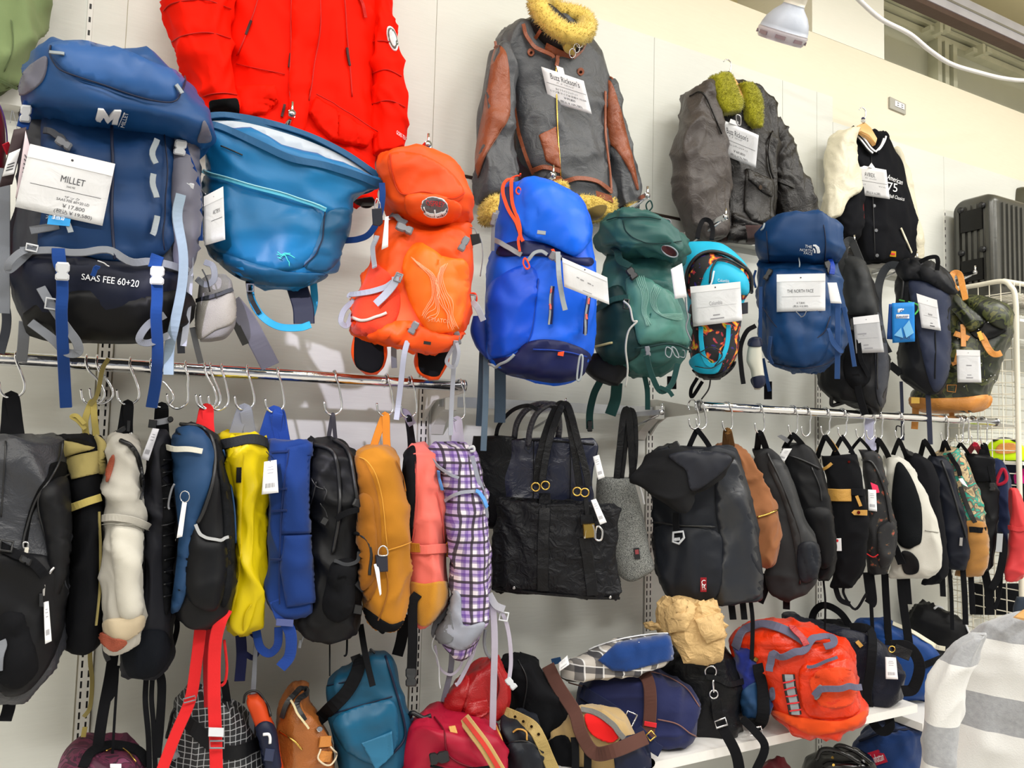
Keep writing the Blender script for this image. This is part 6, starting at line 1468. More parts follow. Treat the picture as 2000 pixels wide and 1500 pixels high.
cord(T, [(490, 1180), (478, 1200), (474, 1240)], mat('shaded yellow ripstop', (200, 176, 0), 'nylon'), 'base_fold', r=1.5, body=b, off=.003)
loop(T, (456, 856), (477, 802), (490, 852), 24, WEBGRY)
cord(T, [(444, 860, -.36), (450, 852, -.36), (460, 852, -.36)], BLKP, 'rim_clip', r=3)
swingtag(T, [(516, 902), (540, 898), (544, 962), (511, 966)], y=-.41)
cord(T, [(520, 882, -.39), (526, 890, -.40), (528, 902, -.41)], BLKP, 'tag_string', r=.9)

# ---- G royal blue tote
RB = mat('royal blue cotton', (14, 50, 116), 'fabric', var=.1)
T = Thing('tote_backpack', 'royal blue cloth tote hanging by wide blue loops', 'bag')
b = Body(T, [(862, 527, 608), (876, 525, 610), (960, 523, 605), (1040, 520, 604), (1100, 520, 610), (1160, 520, 620), (1186, 526, 623), (1197, 540, 600)], -.31, .09, RB, fold=(.006, 7), seed=56, kt=12)
patch(T, b, [(560, 875), (608, 864), (608, 900), (604, 1040), (550, 1042), (556, 960)], RB, 'front_flap', off=.006, sm=False)
patch(T, b, [(556, 1046), (604, 1044), (612, 1110), (620, 1175), (560, 1185), (548, 1110)], RB, 'front_pocket', off=.008, bulge=.008, sm=False)
for (y) in (884, 956, 998, 1092): strap(T, [(532, y), (562, y-2)], 4, mat('dark blue tape', (12, 36, 88), 'fabric'), 'seam_tape', body=b, off=.008)
cord(T, [(564, 878), (554, 960), (548, 1050), (546, 1180)], mat('dark blue tape', (12, 36, 88), 'fabric'), 'edge_seam', r=1.3, body=b, off=.006)
loop(T, (516, 856), (536, 807), (552, 864), 26, mat('blue cotton webbing', (26, 62, 142), 'fabric'))
loop(T, (536, 866), (545, 808), (558, 864), 20, mat('blue cotton webbing', (26, 62, 142), 'fabric'), dy=-.008)
BW2 = mat('blue cotton webbing', (26, 62, 142), 'fabric'); DBW = mat('deep navy webbing', (18, 24, 66), 'fabric')
strap(T, [(538, 1172, -.39), (548, 1200, -.39), (556, 1215, -.385)], 24, BW2, 'shoulder_strap')
strap(T, [(556, 1212, -.385), (568, 1240, -.38), (566, 1280, -.37), (548, 1304, -.37)], 22, BW2, 'strap_tail')
plate(T, rect(556, 1216, 34, 14, 4), mat('slate slider', (70, 80, 130), 'plastic'), 'strap_slider', y=-.395, th=.006)
strap(T, [(544, 1225, -.36), (542, 1260, -.35), (526, 1276, -.34), (508, 1264, -.33), (500, 1230, -.32)], 16, BW2, 'strap_loop')
strap(T, [(470, 1240, -.28), (472, 1280, -.28), (468, 1330, -.28)], 20, DBW, 'webbing_tail')
strap(T, [(490, 1235, -.28), (508, 1256, -.28), (496, 1284, -.28), (478, 1276, -.28)], 10, DBW, 'strap_loop')
strap(T, [(502, 1200, -.30), (498, 1290, -.29), (492, 1400, -.29), (488, 1500, -.29), (486, 1540, -.29)], 13, WEBGRY, 'webbing_tail', ws=[.5, .7, 1, 1.2])

# ---- H black sports pack
T = Thing('backpack', 'black sports backpack with side buckle, between the blue tote and ochre pack', 'backpack')
b = Body(T, [(860, 614, 648), (872, 607, 680), (900, 603, 698), (960, 603, 708), (1000, 605, 714), (1080, 606, 710), (1150, 592, 706), (1200, 572, 702), (1225, 588, 690), (1243, 622, 652)], -.29, .11, mat('jet nylon', (20, 21, 25), 'nylon', rough=.5), fold=(.007, 9), seed=57)
cord(T, [(616, 870), (646, 880), (658, 905), (664, 960), (662, 1020), (650, 1080)], BLKP, 'main_zip', r=4, body=b, off=.005)
cord(T, [(650, 862), (676, 880), (690, 930), (698, 1000), (700, 1080)], BLKP, 'strap_edge', r=4, body=b, off=.005)
for pts in ([(612, 935), (622, 950), (634, 955)], [(632, 950), (638, 962), (634, 975)], [(628, 980), (634, 992), (640, 1012)], [(620, 940), (616, 962), (610, 985)]): cord(T, pts, BLKP, 'bungee_cord', r=1.2, body=b, off=.010)
plate(T, rect(634, 1018, 12, 14, 30), BLKP, 'cord_lock', body=b, off=.014, th=.006)
strap(T, [(660, 1012), (680, 998), (712, 990)], 12, WEBBLK, 'compression_strap', body=b, off=.016); buckle(T, 704, 986, 18, 30, -64, BLKP, body=b, off=.024)
patch(T, b, [(650, 1098), (690, 1092), (692, 1130), (688, 1190), (660, 1215), (630, 1190), (640, 1130)], BLKF, 'stretch_pocket', off=.008, bulge=.014, wr=.008)
strap(T, [(650, 1098), (670, 1104), (690, 1096), (692, 1076)], 7, mat('charcoal binding', (50, 52, 56), 'fabric'), 'pocket_binding', body=b, off=.022)
plate(T, rect(704, 1145, 22, 14, 45), BLKP, 'side_buckle', body=b, off=.014, th=.008); plate(T, rect(698, 1190, 16, 18, 10), BLKP, 'side_buckle', body=b, off=.014, th=.008)
cord(T, [(610, 1198, -.38), (600, 1220, -.38), (588, 1258, -.37)], GRYP, 'cord_pull', r=1.4); plate(T, rect(586, 1258, 6, 16, 10), GRYP, 'cord_end', y=-.37, th=.006)
loop(T, (640, 862), (650, 812), (656, 864), 8, mat('slate loop', (60, 58, 64), 'fabric'))
for pts, w in (([(644, 1240), (644, 1320)], 3), ([(678, 1238), (677, 1275), (672, 1282)], 4), ([(704, 1220), (714, 1280), (728, 1340)], 12)): strap(T, [(x, y, -.28-.0007*(y-1240)) for x, y in pts], w, WEBBLK, 'webbing_tail')

# ---- I ochre backpack
OC = mat('ochre canvas', (178, 116, 24), 'fabric', var=.1)
OCD = mat('dark ochre canvas', (150, 92, 16), 'fabric', var=.1)
T = Thing('backpack', 'ochre canvas backpack with a black security tag, seen from the side', 'backpack')
b = Body(T, [(868, 728, 758), (880, 697, 772), (920, 691, 786), (980, 700, 796), (1060, 702, 802), (1120, 704, 798), (1170, 708, 796), (1205, 714, 790), (1223, 732, 776)], -.33, .11, OC, db=.08, fold=(.006, 8), seed=58)
patch(T, b, [(694, 896), (715, 905), (738, 970), (745, 1060), (740, 1130), (716, 1180), (706, 1120), (703, 1050), (700, 980)], OCD, 'front_panel', off=.004, bulge=.01)
patch(T, b, [(704, 972), (728, 976), (738, 1060), (734, 1120), (712, 1150), (704, 1080)], OCD, 'front_pocket', off=.014, bulge=.012)
cord(T, [(704, 1042), (720, 1048), (728, 1075), (727, 1120)], BLKP, 'pocket_zip', r=4, body=b, off=.02)
cord(T, [(690, 890), (722, 905), (744, 960), (756, 1070)], mat('ochre thread', (214, 150, 50), 'fabric'), 'stitching', r=1, body=b, off=.006)
cord(T, [(756, 1074), (780, 1066), (800, 1058)], mat('ochre thread', (214, 150, 50), 'fabric'), 'stitching', r=1, body=b, off=.006)
cord(T, [(748, 1090), (758, 1150), (740, 1210)], OCD, 'side_seam', r=1.4, body=b, off=.004)
cord(T, [(772, 900), (784, 930), (790, 960)], OCD, 'handle_seam', r=1.4, body=b, off=.004)
loop(T, (730, 868), (752, 814), (756, 876), 15, mat('amber webbing', (210, 130, 40), 'fabric'))
plate(T, [(733, 1084), (757, 1084), (758, 1116), (735, 1118)], mat('black security tag', (34, 36, 48), 'plastic'), 'security_tag', body=b, off=.024, th=.012, bev=.3)
ring(T, [(740, 1084), (740, 1072), (748, 1066), (756, 1072), (756, 1084)], 1.6, CHROME, 'tag_shackle', body=b, off=.026)
swingtag(T, [(730, 1102), (740, 1100), (745, 1160), (742, 1164)], body=b, off=.03, code=False)
patch(T, b, [(708, 1185), (760, 1218), (788, 1212), (770, 1232), (730, 1226)], BLKF, 'black_base', off=.003)
strap(T, [(736, 1226, -.33), (748, 1236, -.33), (752, 1224, -.33)], 5, WEBBLK, 'base_loop')

# ---- J coral and ochre backpack
CO = mat('coral canvas', (240, 116, 104), 'fabric', var=.06)
T = Thing('backpack', 'coral pink backpack with ochre suede base and a black dangling buckle', 'backpack')
b = Body(T, [(868, 808, 828), (884, 794, 850), (940, 790, 862), (1000, 794, 868), (1070, 797, 870), (1135, 795, 871), (1170, 796, 872), (1195, 808, 860), (1221, 816, 836)], -.30, .10, CO, db=.07, fold=(.006, 8), seed=59)
patch(T, b, [(800, 876), (812, 880), (812, 960), (806, 1040), (800, 1100), (794, 1040), (786, 950), (788, 895)], BLKF, 'black_back', off=.006, bulge=.006)
patch(T, b, [(795, 1138), (830, 1140), (871, 1136), (873, 1168), (860, 1196), (834, 1220), (816, 1216), (800, 1180)], mat('ochre suede', (196, 134, 34), 'wool', var=.1), 'suede_base', off=.005, bulge=.004)
strap(T, [(798, 1070), (830, 1072), (868, 1070)], 18, CO, 'cross_band', body=b, off=.010)
strap(T, [(800, 1068), (822, 1066)], 18, OC, 'ochre_tab', body=b, off=.016); strap(T, [(866, 1060), (875, 1086)], 9, OC, 'ochre_tab', body=b, off=.012)
cord(T, [(812, 900), (814, 1000), (806, 1060)], mat('dark coral seam', (206, 84, 76), 'fabric'), 'side_seam', r=1.2, body=b, off=.004)
cord(T, [(852, 960), (862, 1010), (866, 1060)], mat('dark coral seam', (206, 84, 76), 'fabric'), 'side_seam', r=1.2, body=b, off=.004)
loop(T, (802, 872), (798, 818), (808, 872), 11, WEBBLK)
strap(T, [(772, 812, -.335), (790, 806, -.34), (806, 830, -.34)], 16, mat('mauve grey webbing', (120, 112, 128), 'fabric'), 'tangled_strap')
strap(T, [(816, 1160, -.40), (806, 1180, -.40), (806, 1250, -.39), (804, 1310, -.38)], 19, WEBBLK, 'black_strap'); buckle(T, 803, 1322, 22, 38, 0, BLKP, y=-.385)
strap(T, [(792, 1200, -.29), (784, 1250, -.28), (776, 1280, -.28)], 22, WEBBLK, 'strap_loop')

# ---- K purple checked pack
PUR = plaid('purple gingham', (222, 214, 224), [(0, .0, .5, (150, 116, 190), .55), (1, .0, .5, (150, 116, 190), .55), (0, .12, .26, (72, 24, 130), .6), (1, .12, .26, (72, 24, 130), .6), (0, .62, .2, (40, 32, 40), .9), (1, .62, .2, (40, 32, 40), .9)], .034)
PGN = mat('silver grey nylon', (150, 154, 168), 'nylon')
T = Thing('backpack', 'purple checked backpack with pale grey trim and dangling straps', 'backpack')
b = Body(T, [(866, 848, 905), (880, 836, 925), (912, 848, 933), (945, 862, 938), (965, 864, 946), (1000, 869, 953), (1060, 876, 957), (1120, 881, 959), (1160, 882, 958), (1200, 872, 955), (1235, 852, 942), (1262, 872, 916), (1273, 886, 905)], -.33, .11, PUR, db=.08, fold=(.006, 9), seed=60)
patch(T, b, [(884, 1155), (900, 1165), (905, 1220), (945, 1215), (935, 1240), (905, 1268), (880, 1262), (852, 1236), (868, 1200)], PGN, 'grey_base', off=.005, bulge=.006)
patch(T, b, [(862, 1180), (880, 1176), (888, 1240), (870, 1255), (842, 1236)], mat('grey side mesh', (112, 114, 120), 'fabric'), 'mesh_pocket', off=.010)
strap(T, [(832, 876), (856, 906), (878, 924), (896, 934)], 6, PGN, 'hood_piping', body=b, off=.008)
strap(T, [(872, 978), (890, 966), (912, 960), (936, 966), (944, 990)], 7, PGN, 'pocket_piping', body=b, off=.008)
strap(T, [(862, 916), (866, 935), (868, 952)], 6, mat('sky blue zip tab', (90, 150, 220), 'fabric'), 'zip_pull', body=b, off=.014)
strap(T, [(926, 962), (938, 972), (944, 990)], 8, mat('sky blue zip tab', (90, 150, 220), 'fabric'), 'zip_pull', body=b, off=.014)
strap(T, [(922, 890, -.40), (932, 930, -.40), (946, 970, -.40), (950, 1010, -.39)], 9, PGN, 'shoulder_strap')
cord(T, [(914, 876, -.39), (924, 872, -.39), (926, 880, -.39), (918, 882, -.39)], LGRYP, 'strap_toggle', r=3)
loop(T, (888, 868), (893, 822), (900, 866), 16, mat('lilac grey webbing', (186, 180, 198), 'fabric'))
WL = mat('lilac grey webbing', (186, 180, 198), 'fabric')
for pts, w in (([(962, 1170, -.40), (966, 1250, -.39), (964, 1340, -.37), (962, 1425, -.36)], 13), ([(958, 1185, -.39), (982, 1200, -.39), (994, 1240, -.38), (998, 1290, -.37), (994, 1330, -.37)], 8), ([(884, 1258, -.34), (880, 1310, -.33), (866, 1370, -.32)], 11), ([(930, 1240, -.33), (922, 1280, -.33), (898, 1330, -.33), (890, 1338, -.33)], 8), ([(905, 1268, -.34), (900, 1300, -.34), (880, 1318, -.34), (858, 1302, -.34), (850, 1260, -.34)], 5)):
    strap(T, pts, w, WL if w != 11 else GREYN, 'webbing_tail')
buckle(T, 998, 1335, 14, 26, -40, LGRYP, y=-.38); slider(T, 984, 1204, 16, 16, 10, LGRYP, y=-.395)
cord(T, [(850, 1240, -.36), (844, 1262, -.36), (856, 1290, -.36), (858, 1330, -.36), (860, 1345, -.36)], LGRYP, 'elastic_cord', r=1.4); cord(T, [(948, 1230, -.37), (946, 1255, -.37), (950, 1275, -.37), (958, 1285, -.37)], GRYP, 'chest_clip', r=3.2)
strap(T, [(955, 1160, -.40), (968, 1182, -.405), (985, 1190, -.40)], 14, mat('silver hip wing', (166, 166, 176), 'nylon'), 'hip_wing')
# ================================================================== TOTES BETWEEN THE RAILS
GROUP = 'totes between the rails'
LBLK = mat('black grained leather', (24, 25, 29), 'leather', rough=.38, bump=.25)
LNAV = mat('navy smooth leather', (26, 31, 54), 'leather', rough=.3, bump=.1)
T = Thing('tote_bag', 'black leather tote mostly hidden behind the navy leather tote', 'bag')
b = Body(T, [(852, 925, 1010), (880, 922, 1012), (950, 926, 1010), (1030, 952, 1005)], -.17, .03, LBLK, seed=70, kt=12)
strap(T, [(968, 856, -.18), (975, 830, -.2), (1000, 802, -.23), (1030, 792, -.25), (1050, 800, -.25)], 8, LBLK, 'handle')
T = Thing('tote_bag', 'navy leather tote with braided handles behind the quilted black tote', 'bag')
b = Body(T, [(856, 962, 1158), (872, 957, 1165), (915, 957, 1158), (1000, 954, 1155), (1030, 952, 1150)], -.235, .03, LNAV, seed=71, kt=14, e=.5, fold=(.004, 6))
cord(T, [(958, 859), (1060, 860), (1160, 868)], LBLK, 'top_edge', r=2, body=b, off=.002)
for x in (1042, 1114): cord(T, [(x, 862), (x, 930), (x-1, 1000)], LBLK, 'panel_seam', r=1, body=b, off=.002)
BRA = mat('braided navy leather', (58, 58, 66), 'leather', rough=.3, scale=160, bump=1)
for pts in ([(1004, 858, -.24), (1010, 826, -.25), (1028, 800, -.265), (1056, 789, -.28), (1085, 796, -.28), (1092, 830, -.26), (1090, 858, -.24)], [(1032, 872, -.27), (1035, 840, -.275), (1048, 808, -.285), (1072, 790, -.29), (1090, 792, -.29)]): cord(T, pts, BRA, 'braided_handle', r=6.5, n=5)
plate(T, [(1025, 856), (1038, 856), (1039, 880), (1034, 886), (1025, 878)], LNAV, 'handle_tab', body=b, off=.004, th=.004)
for yy in (862, 876): plate(T, circ(1032, yy, 2.6, 10), BLKP, 'rivet', body=b, off=.009, th=.003)
swingtag(T, [(1158, 892), (1170, 888), (1181, 932), (1168, 937)], y=-.30)
QB = mat('black quilted satin', (26, 27, 32), 'nylon', rough=.45, crease=34, cstr=.9)
T = Thing('tote_bag', 'black quilted tote with leather bands and gold padlock charm', 'bag')
b = Body(T, [(972, 972, 1178, 984), (974, 992, 1210, 996), (967, 1040, 1207, 1040), (960, 1090, 1207, 1095), (956, 1138, 1211, 1158), (962, 1152, 1206, 1169)], -.30, .05, QB, seed=72, kt=10, e=.6, fold=(.006, 9))
for pts in ([(1064, 964), (1062, 1040), (1060, 1110), (1060, 1152)], [(1142, 1050), (1150, 1100), (1156, 1160)]): strap(T, pts, 23, LBLK, 'leather_band', body=b, off=.006)
strap(T, [(958, 1146), (1080, 1160), (1210, 1168)], 5, LBLK, 'base_piping', body=b, off=.004)
for pts in ([(1058, 948, -.345), (1064, 905, -.34), (1076, 850, -.33), (1092, 805, -.32), (1102, 790, -.315), (1112, 800, -.32), (1128, 860, -.33), (1144, 918, -.34), (1150, 950, -.345)], [(1047, 950, -.32), (1052, 900, -.32), (1066, 845, -.315), (1084, 800, -.31), (1098, 789, -.31), (1108, 808, -.31), (1120, 870, -.32), (1132, 950, -.325)]): strap(T, pts, 14, LBLK, 'long_handle', th=.006)
for x, y in ((1046, 951), (1065, 948), (1127, 960), (1142, 962)): ring(T, circ(x, y, 8, 12, 8), 1.7, BRASS, 'ring', y=-.362)
plate(T, [(1133, 1006), (1158, 1004), (1160, 1026), (1134, 1026)], LBLK, 'charm_leather', body=b, off=.014, th=.006)
plate(T, [(1138, 1024), (1161, 1022), (1162, 1050), (1140, 1052)], BRASS, 'padlock', body=b, off=.016, th=.010, bev=.3)
for x in (1146, 1153): strap(T, [(x, 1024), (x+.5, 1050)], 3, STEEL, 'padlock_bar', body=b, off=.024)
ring(T, [(1166, 1028), (1176, 1036), (1174, 1054), (1163, 1052)], 2.2, CHROME, 'padlock_shackle', body=b, off=.02)
strap(T, [(1144, 968, -.355), (1146, 995, -.36), (1148, 1015, -.36)], 9, LBLK, 'charm_strap')
swingtag(T, [(1154, 977), (1164, 974), (1185, 1020), (1172, 1025)], y=-.375)
for x, y in ((1004, 1148), (1192, 1166)): plate(T, circ(x, y, 3, 8), STEEL, 'base_stud', body=b, off=.006, th=.006)
def feltmat():
    def fn(nt, vec, b):
        w = nt.nodes.new('ShaderNodeTexNoise'); w.inputs['Scale'].default_value = 420; w.inputs['Detail'].default_value = 2; nt.links.new(vec, w.inputs['Vector'])
        nt.links.new(_ramp(nt, w.outputs['Fac'], [(.35, (58, 60, 60)), (.62, (150, 152, 148))], 'LINEAR').outputs[0], b.inputs['Base Color'])
    return pattern('grey herringbone felt', fn, .95)
T = Thing('tote_bag', 'grey herringbone felt tote on black straps beside the flap backpack', 'bag')
b = Body(T, [(932, 1166, 1236), (955, 1165, 1242), (1020, 1168, 1258), (1080, 1184, 1272), (1108, 1198, 1279), (1126, 1214, 1256), (1133, 1226, 1240)], -.22, .06, feltmat(), seed=73, kt=14)
for pts in ([(1204, 940, -.27), (1210, 880, -.27), (1218, 812, -.27), (1226, 803, -.27), (1232, 860, -.265), (1236, 936, -.26)], [(1212, 938, -.25), (1220, 870, -.25), (1228, 806, -.25), (1238, 815, -.25), (1240, 880, -.25), (1234, 936, -.25)]): strap(T, pts, 13, LBLK, 'shoulder_strap')
plate(T, rect(1244, 1081, 11, 22, -6), BLKP, 'woven_label', body=b, off=.004, th=.002); plate(T, rect(1244, 1078, 7, 9, -6), mat('dusty red thread', (150, 70, 74), 'fabric'), 'label_mark', body=b, off=.007, th=.001)
cord(T, [(1248, 946), (1254, 965), (1258, 985)], PAPER, 'tag_edge', r=2.5, body=b, off=.004)

# ================================================================== RIGHT RAIL BAGS
YR = -.318
GROUP = 'backpacks on the right rail'
def hangbag(name, label, rows, m, y=-.31, df=.045, loop_=None, wm=WEBBLK, seed=0, tails=(), fold=(.005, 8), cat='backpack'):
    T = Thing(name, label, cat); b = Body(T, rows, y, df, m, fold=fold, seed=seed, e=.66)
    if loop_: loop(T, loop_[0], loop_[1], loop_[2], loop_[3], wm, y=YR)
    for pts, w in tails: strap(T, [(p[0], p[1], y) for p in pts], w, WEBBLK, 'webbing_tail')
    return T, b
BLKS = mat('slate black nylon', (30, 33, 40), 'nylon', rough=.45)
T, b = hangbag('flap_backpack', 'large black flap backpack with steel hook and small red label, first on the right rail', [(872, 1300, 1420), (884, 1268, 1440), (920, 1262, 1452), (960, 1270, 1463), (1000, 1273, 1472), (1060, 1276, 1482), (1100, 1278, 1489), (1140, 1286, 1489), (1165, 1302, 1486), (1179, 1372, 1440)], BLKS, -.33, .075, ((1342, 880), (1362, 840), (1392, 880), 10), seed=80, fold=(.007, 6), tails=(([(1428, 1176), (1432, 1210)], 13), ([(1450, 1170), (1454, 1210)], 12), ([(1465, 1165), (1470, 1215), (1468, 1290)], 8)))
patch(T, b, [(1400, 905), (1440, 900), (1462, 960), (1474, 1030), (1488, 1100), (1486, 1160), (1440, 1176), (1400, 1172), (1410, 1080), (1398, 1000)], mat('black tarpaulin', (34, 37, 44), 'gloss', rough=.35), 'side_panel', off=.004, wr=.006)
patch(T, b, [(1280, 1030), (1396, 1036), (1410, 1090), (1396, 1168), (1310, 1165), (1286, 1120)], BLKS, 'front_pocket', off=.006, bulge=.012)
cord(T, [(1278, 1019), (1330, 1026), (1396, 1028)], BLKP, 'pocket_zip', r=2.2, body=b, off=.012)
fl = Body(T, [(1300, 880, 1420, 880), (1262, 893, 1438, 892), (1240, 918, 1420, 915), (1232, 934, 1392, 942), (1262, 958, 1354, 966), (1300, 986, 1349, 990), (1325, 1002, 1342, 1003)], -.41, .035, mat('black waxed canvas', (21, 22, 26), 'fabric', spec=.3), name='flap', seed=81, fold=(.008, 7), k=3)
patch(T, fl, [(1308, 888), (1370, 880), (1428, 894), (1400, 930), (1352, 958), (1340, 920), (1322, 905)], mat('painted lit flap top', (36, 38, 46), 'nylon', rough=.5), 'lit_flap_top', off=.005, parent=fl.o)  # lighter patch: the lit top of the flap is put into its colour
strap(T, [(1326, 1000), (1325, 1020), (1324, 1042)], 13, WEBBLK, 'flap_strap', body=b, off=.03)
ring(T, [(1315, 1040), (1334, 1038), (1336, 1050), (1326, 1062), (1314, 1058)], 2.6, LGRYP, 'hook_buckle', body=b, off=.04, sm=False)
strap(T, [(1317, 1050), (1334, 1049)], 6, LGRYP, 'hook_bar', body=b, off=.042)
plate(T, rect(1374, 1142, 12, 28, 0), mat('red woven label', (150, 24, 36), 'fabric'), 'woven_label', body=b, off=.022, th=.002)
lettering(T, 'C', [(1370, 1132), (1378, 1132), (1378, 1141), (1370, 1141)], WHITEP, b, lift=.010); lettering(T, 'CHROME', [(1370, 1149), (1379, 1149), (1379, 1153), (1370, 1153)], WHITEP, b, lift=.010); lettering(T, 'R', [(1370, 1140), (1379, 1140), (1379, 1148), (1370, 1148)], WHITEP, b, lift=.010)
swingtag(T, [(1321, 880), (1335, 877), (1365, 911), (1349, 918)], y=-.47)
buckle(T, 1317, 872, 16, 22, 60, BLKP, y=-.42)
DUCK = mat('brown duck cloth', (146, 94, 58), 'fabric', var=.12)
T, b = hangbag('backpack', 'brown duck cloth bag squeezed behind the black flap pack', [(870, 1400, 1432), (884, 1405, 1456), (920, 1420, 1480), (960, 1430, 1502), (1000, 1440, 1515), (1040, 1450, 1523), (1070, 1460, 1516), (1098, 1480, 1504)], DUCK, -.30, .045, ((1416, 874), (1421, 843), (1430, 874), 14), mat('brown striped webbing', (120, 84, 40), 'fabric'), seed=82, fold=(.009, 9))
cord(T, [(1478, 1010), (1500, 1004), (1516, 996)], BRASS, 'zip', r=2, body=b, off=.006)
T, b = hangbag('backpack', 'plain charcoal backpack right of the brown duck bag', [(878, 1472, 1502), (892, 1474, 1526), (940, 1482, 1548), (1000, 1486, 1564), (1050, 1492, 1592), (1100, 1494, 1599), (1130, 1496, 1592), (1155, 1504, 1570), (1167, 1522, 1548)], mat('charcoal canvas', (42, 43, 45), 'fabric', spec=.3), loop_=((1478, 880), (1484, 847), (1500, 884), 12), seed=83, tails=(([(1536, 1165), (1536, 1190)], 13), ([(1492, 1120), (1496, 1150), (1486, 1178)], 10)))
patch(T, b, [(1500, 905), (1530, 905), (1552, 960), (1568, 1020), (1594, 1062), (1588, 1120), (1560, 1124), (1550, 1060), (1530, 980)], mat('charcoal coated panel', (52, 53, 55), 'nylon', rough=.5), 'front_panel', off=.006, bulge=.006)
cord(T, [(1498, 884), (1520, 930), (1548, 1000), (1566, 1060), (1562, 1140)], BLKP, 'main_zip', r=2.2, body=b, off=.006); patch(T, b, [(1558, 1066), (1592, 1060), (1598, 1100), (1588, 1130), (1562, 1132)], BLKS, 'side_pocket', off=.012, bulge=.008)
T, b = hangbag('backpack', 'pointed black nylon backpack with a grey security tag and white swing tag', [(863, 1542, 1568), (878, 1526, 1587), (915, 1536, 1602), (960, 1548, 1615), (1000, 1562, 1627), (1060, 1578, 1633), (1110, 1592, 1632), (1134, 1600, 1620)], BLK, loop_=((1532, 872), (1549, 850), (1572, 872), 11), seed=84, tails=(([(1608, 1130), (1612, 1180), (1610, 1250)], 4),))
cord(T, [(1584, 912), (1600, 950), (1604, 978)], BLKP, 'front_zip', r=1.6, body=b, off=.005); cord(T, [(1526, 884), (1570, 900), (1600, 916)], BLKP, 'flap_edge', r=2, body=b, off=.005); patch(T, b, [(1570, 1000), (1608, 990), (1628, 1010), (1630, 1090), (1605, 1110), (1590, 1060)], BLK, 'front_pocket', off=.006, bulge=.010)
swingtag(T, [(1530, 876), (1547, 876), (1532, 902), (1519, 896)], y=-.37); plate(T, [(1518, 852), (1526, 849), (1544, 858), (1538, 866)], GRYP, 'security_tag', y=-.37, th=.01)
TANY = mat('tan webbing', (204, 154, 70), 'leather', rough=.5)
T, b = hangbag('backpack', 'black canvas backpack with tan leather straps and small white label', [(888, 1602, 1672), (908, 1606, 1680), (960, 1616, 1690), (1020, 1624, 1694), (1080, 1630, 1693), (1115, 1630, 1686), (1146, 1622, 1664)], BLKF, loop_=((1596, 890), (1612, 852), (1638, 888), 9), seed=85, tails=(([(1630, 1140), (1640, 1170), (1660, 1180)], 10), ([(1650, 1140), (1648, 1160), (1670, 1190), (1692, 1160)], 5)))
loop(T, (1626, 888), (1645, 854), (1670, 890), 8, WEBBLK, y=YR); strap(T, [(1612, 853, -.335), (1624, 866, -.335), (1634, 880, -.335)], 9, TANY, 'tan_grip'); strap(T, [(1604, 868, -.33), (1598, 882, -.33)], 8, TANY, 'tan_grip')
strap(T, [(1617, 966), (1640, 967), (1662, 967)], 24, TANY, 'tan_band', body=b, off=.006); strap(T, [(1662, 960), (1690, 962)], 14, WEBBLK, 'band_buckle', body=b, off=.010); strap(T, [(1672, 968), (1680, 988)], 6, TANY, 'zip_tab', body=b, off=.014)
plate(T, [(1663, 1001), (1668, 996), (1694, 996), (1694, 1007), (1668, 1006)], TANY, 'leather_tab', body=b, off=.008, th=.003); plate(T, circ(1677, 1001, 3.4, 10), mat('oxblood stud', (110, 30, 26), 'metal'), 'stud', body=b, off=.014, th=.004)
strap(T, [(1605, 918), (1616, 915), (1626, 906)], 6, TANY, 'tan_handle', body=b, off=.02); plate(T, [(1631, 1052), (1643, 1051), (1644, 1076), (1632, 1076)], PAPER, 'white_label', body=b, off=.006, th=.001); plate(T, circ(1635, 1056, 2.8, 10), REDP, 'label_dot', body=b, off=.009, th=.001); plate(T, circ(1658, 902, 2.6, 8), mat('oxblood stud', (110, 30, 26), 'metal'), 'stud', body=b, off=.004, th=.003)
DOT = camo('red dotted black cloth', [(0, (18, 19, 23)), (.58, (24, 24, 27)), (.63, (70, 58, 40)), (.68, (150, 70, 56))], scale=48, dist=.2)
T, b = hangbag('backpack', 'black backpack with tiny red and gold flower dots', [(877, 1674, 1704), (893, 1680, 1722), (930, 1686, 1731), (980, 1690, 1741), (1030, 1690, 1746), (1090, 1692, 1742), (1120, 1700, 1734)], DOT, loop_=((1660, 880), (1680, 857), (1702, 880), 6), seed=86, tails=(([(1696, 1118), (1702, 1170), (1698, 1180)], 20), ([(1700, 1150), (1704, 1230)], 7)))
cord(T, [(1684, 898), (1706, 906), (1728, 960), (1738, 1020)], BLKP, 'main_zip', r=2.4, body=b, off=.005); patch(T, b, [(1716, 1030), (1746, 1022), (1742, 1090), (1720, 1108), (1714, 1070)], DOT, 'side_pocket', off=.008, bulge=.006); cord(T, [(1694, 1080), (1706, 1088), (1716, 1082)], REDP, 'red_piping', r=1.2, body=b, off=.008)
swingtag(T, [(1695, 956), (1711, 957), (1713, 999), (1696, 997)], y=-.385); plate(T, [(1700, 942), (1714, 948), (1718, 962), (1706, 964)], mat('neon pink tag', (240, 40, 90), 'plastic'), 'pink_tag', y=-.38, th=.004)
CREAM = mat('heather cream cloth', (206, 204, 194), 'wool', var=.06)
T, b = hangbag('backpack', 'heather cream backpack showing its black mesh back panel', [(890, 1728, 1754), (904, 1730, 1776), (940, 1736, 1796), (980, 1741, 1813), (1020, 1744, 1830), (1070, 1744, 1839), (1105, 1741, 1838), (1127, 1738, 1812)], CREAM, loop_=((1708, 890), (1716, 860), (1738, 894), 10), seed=87, tails=(([(1728, 1120), (1730, 1160), (1736, 1260)], 13), ([(1758, 1090), (1762, 1160), (1776, 1262)], 15), ([(1772, 1130), (1776, 1180)], 10)))
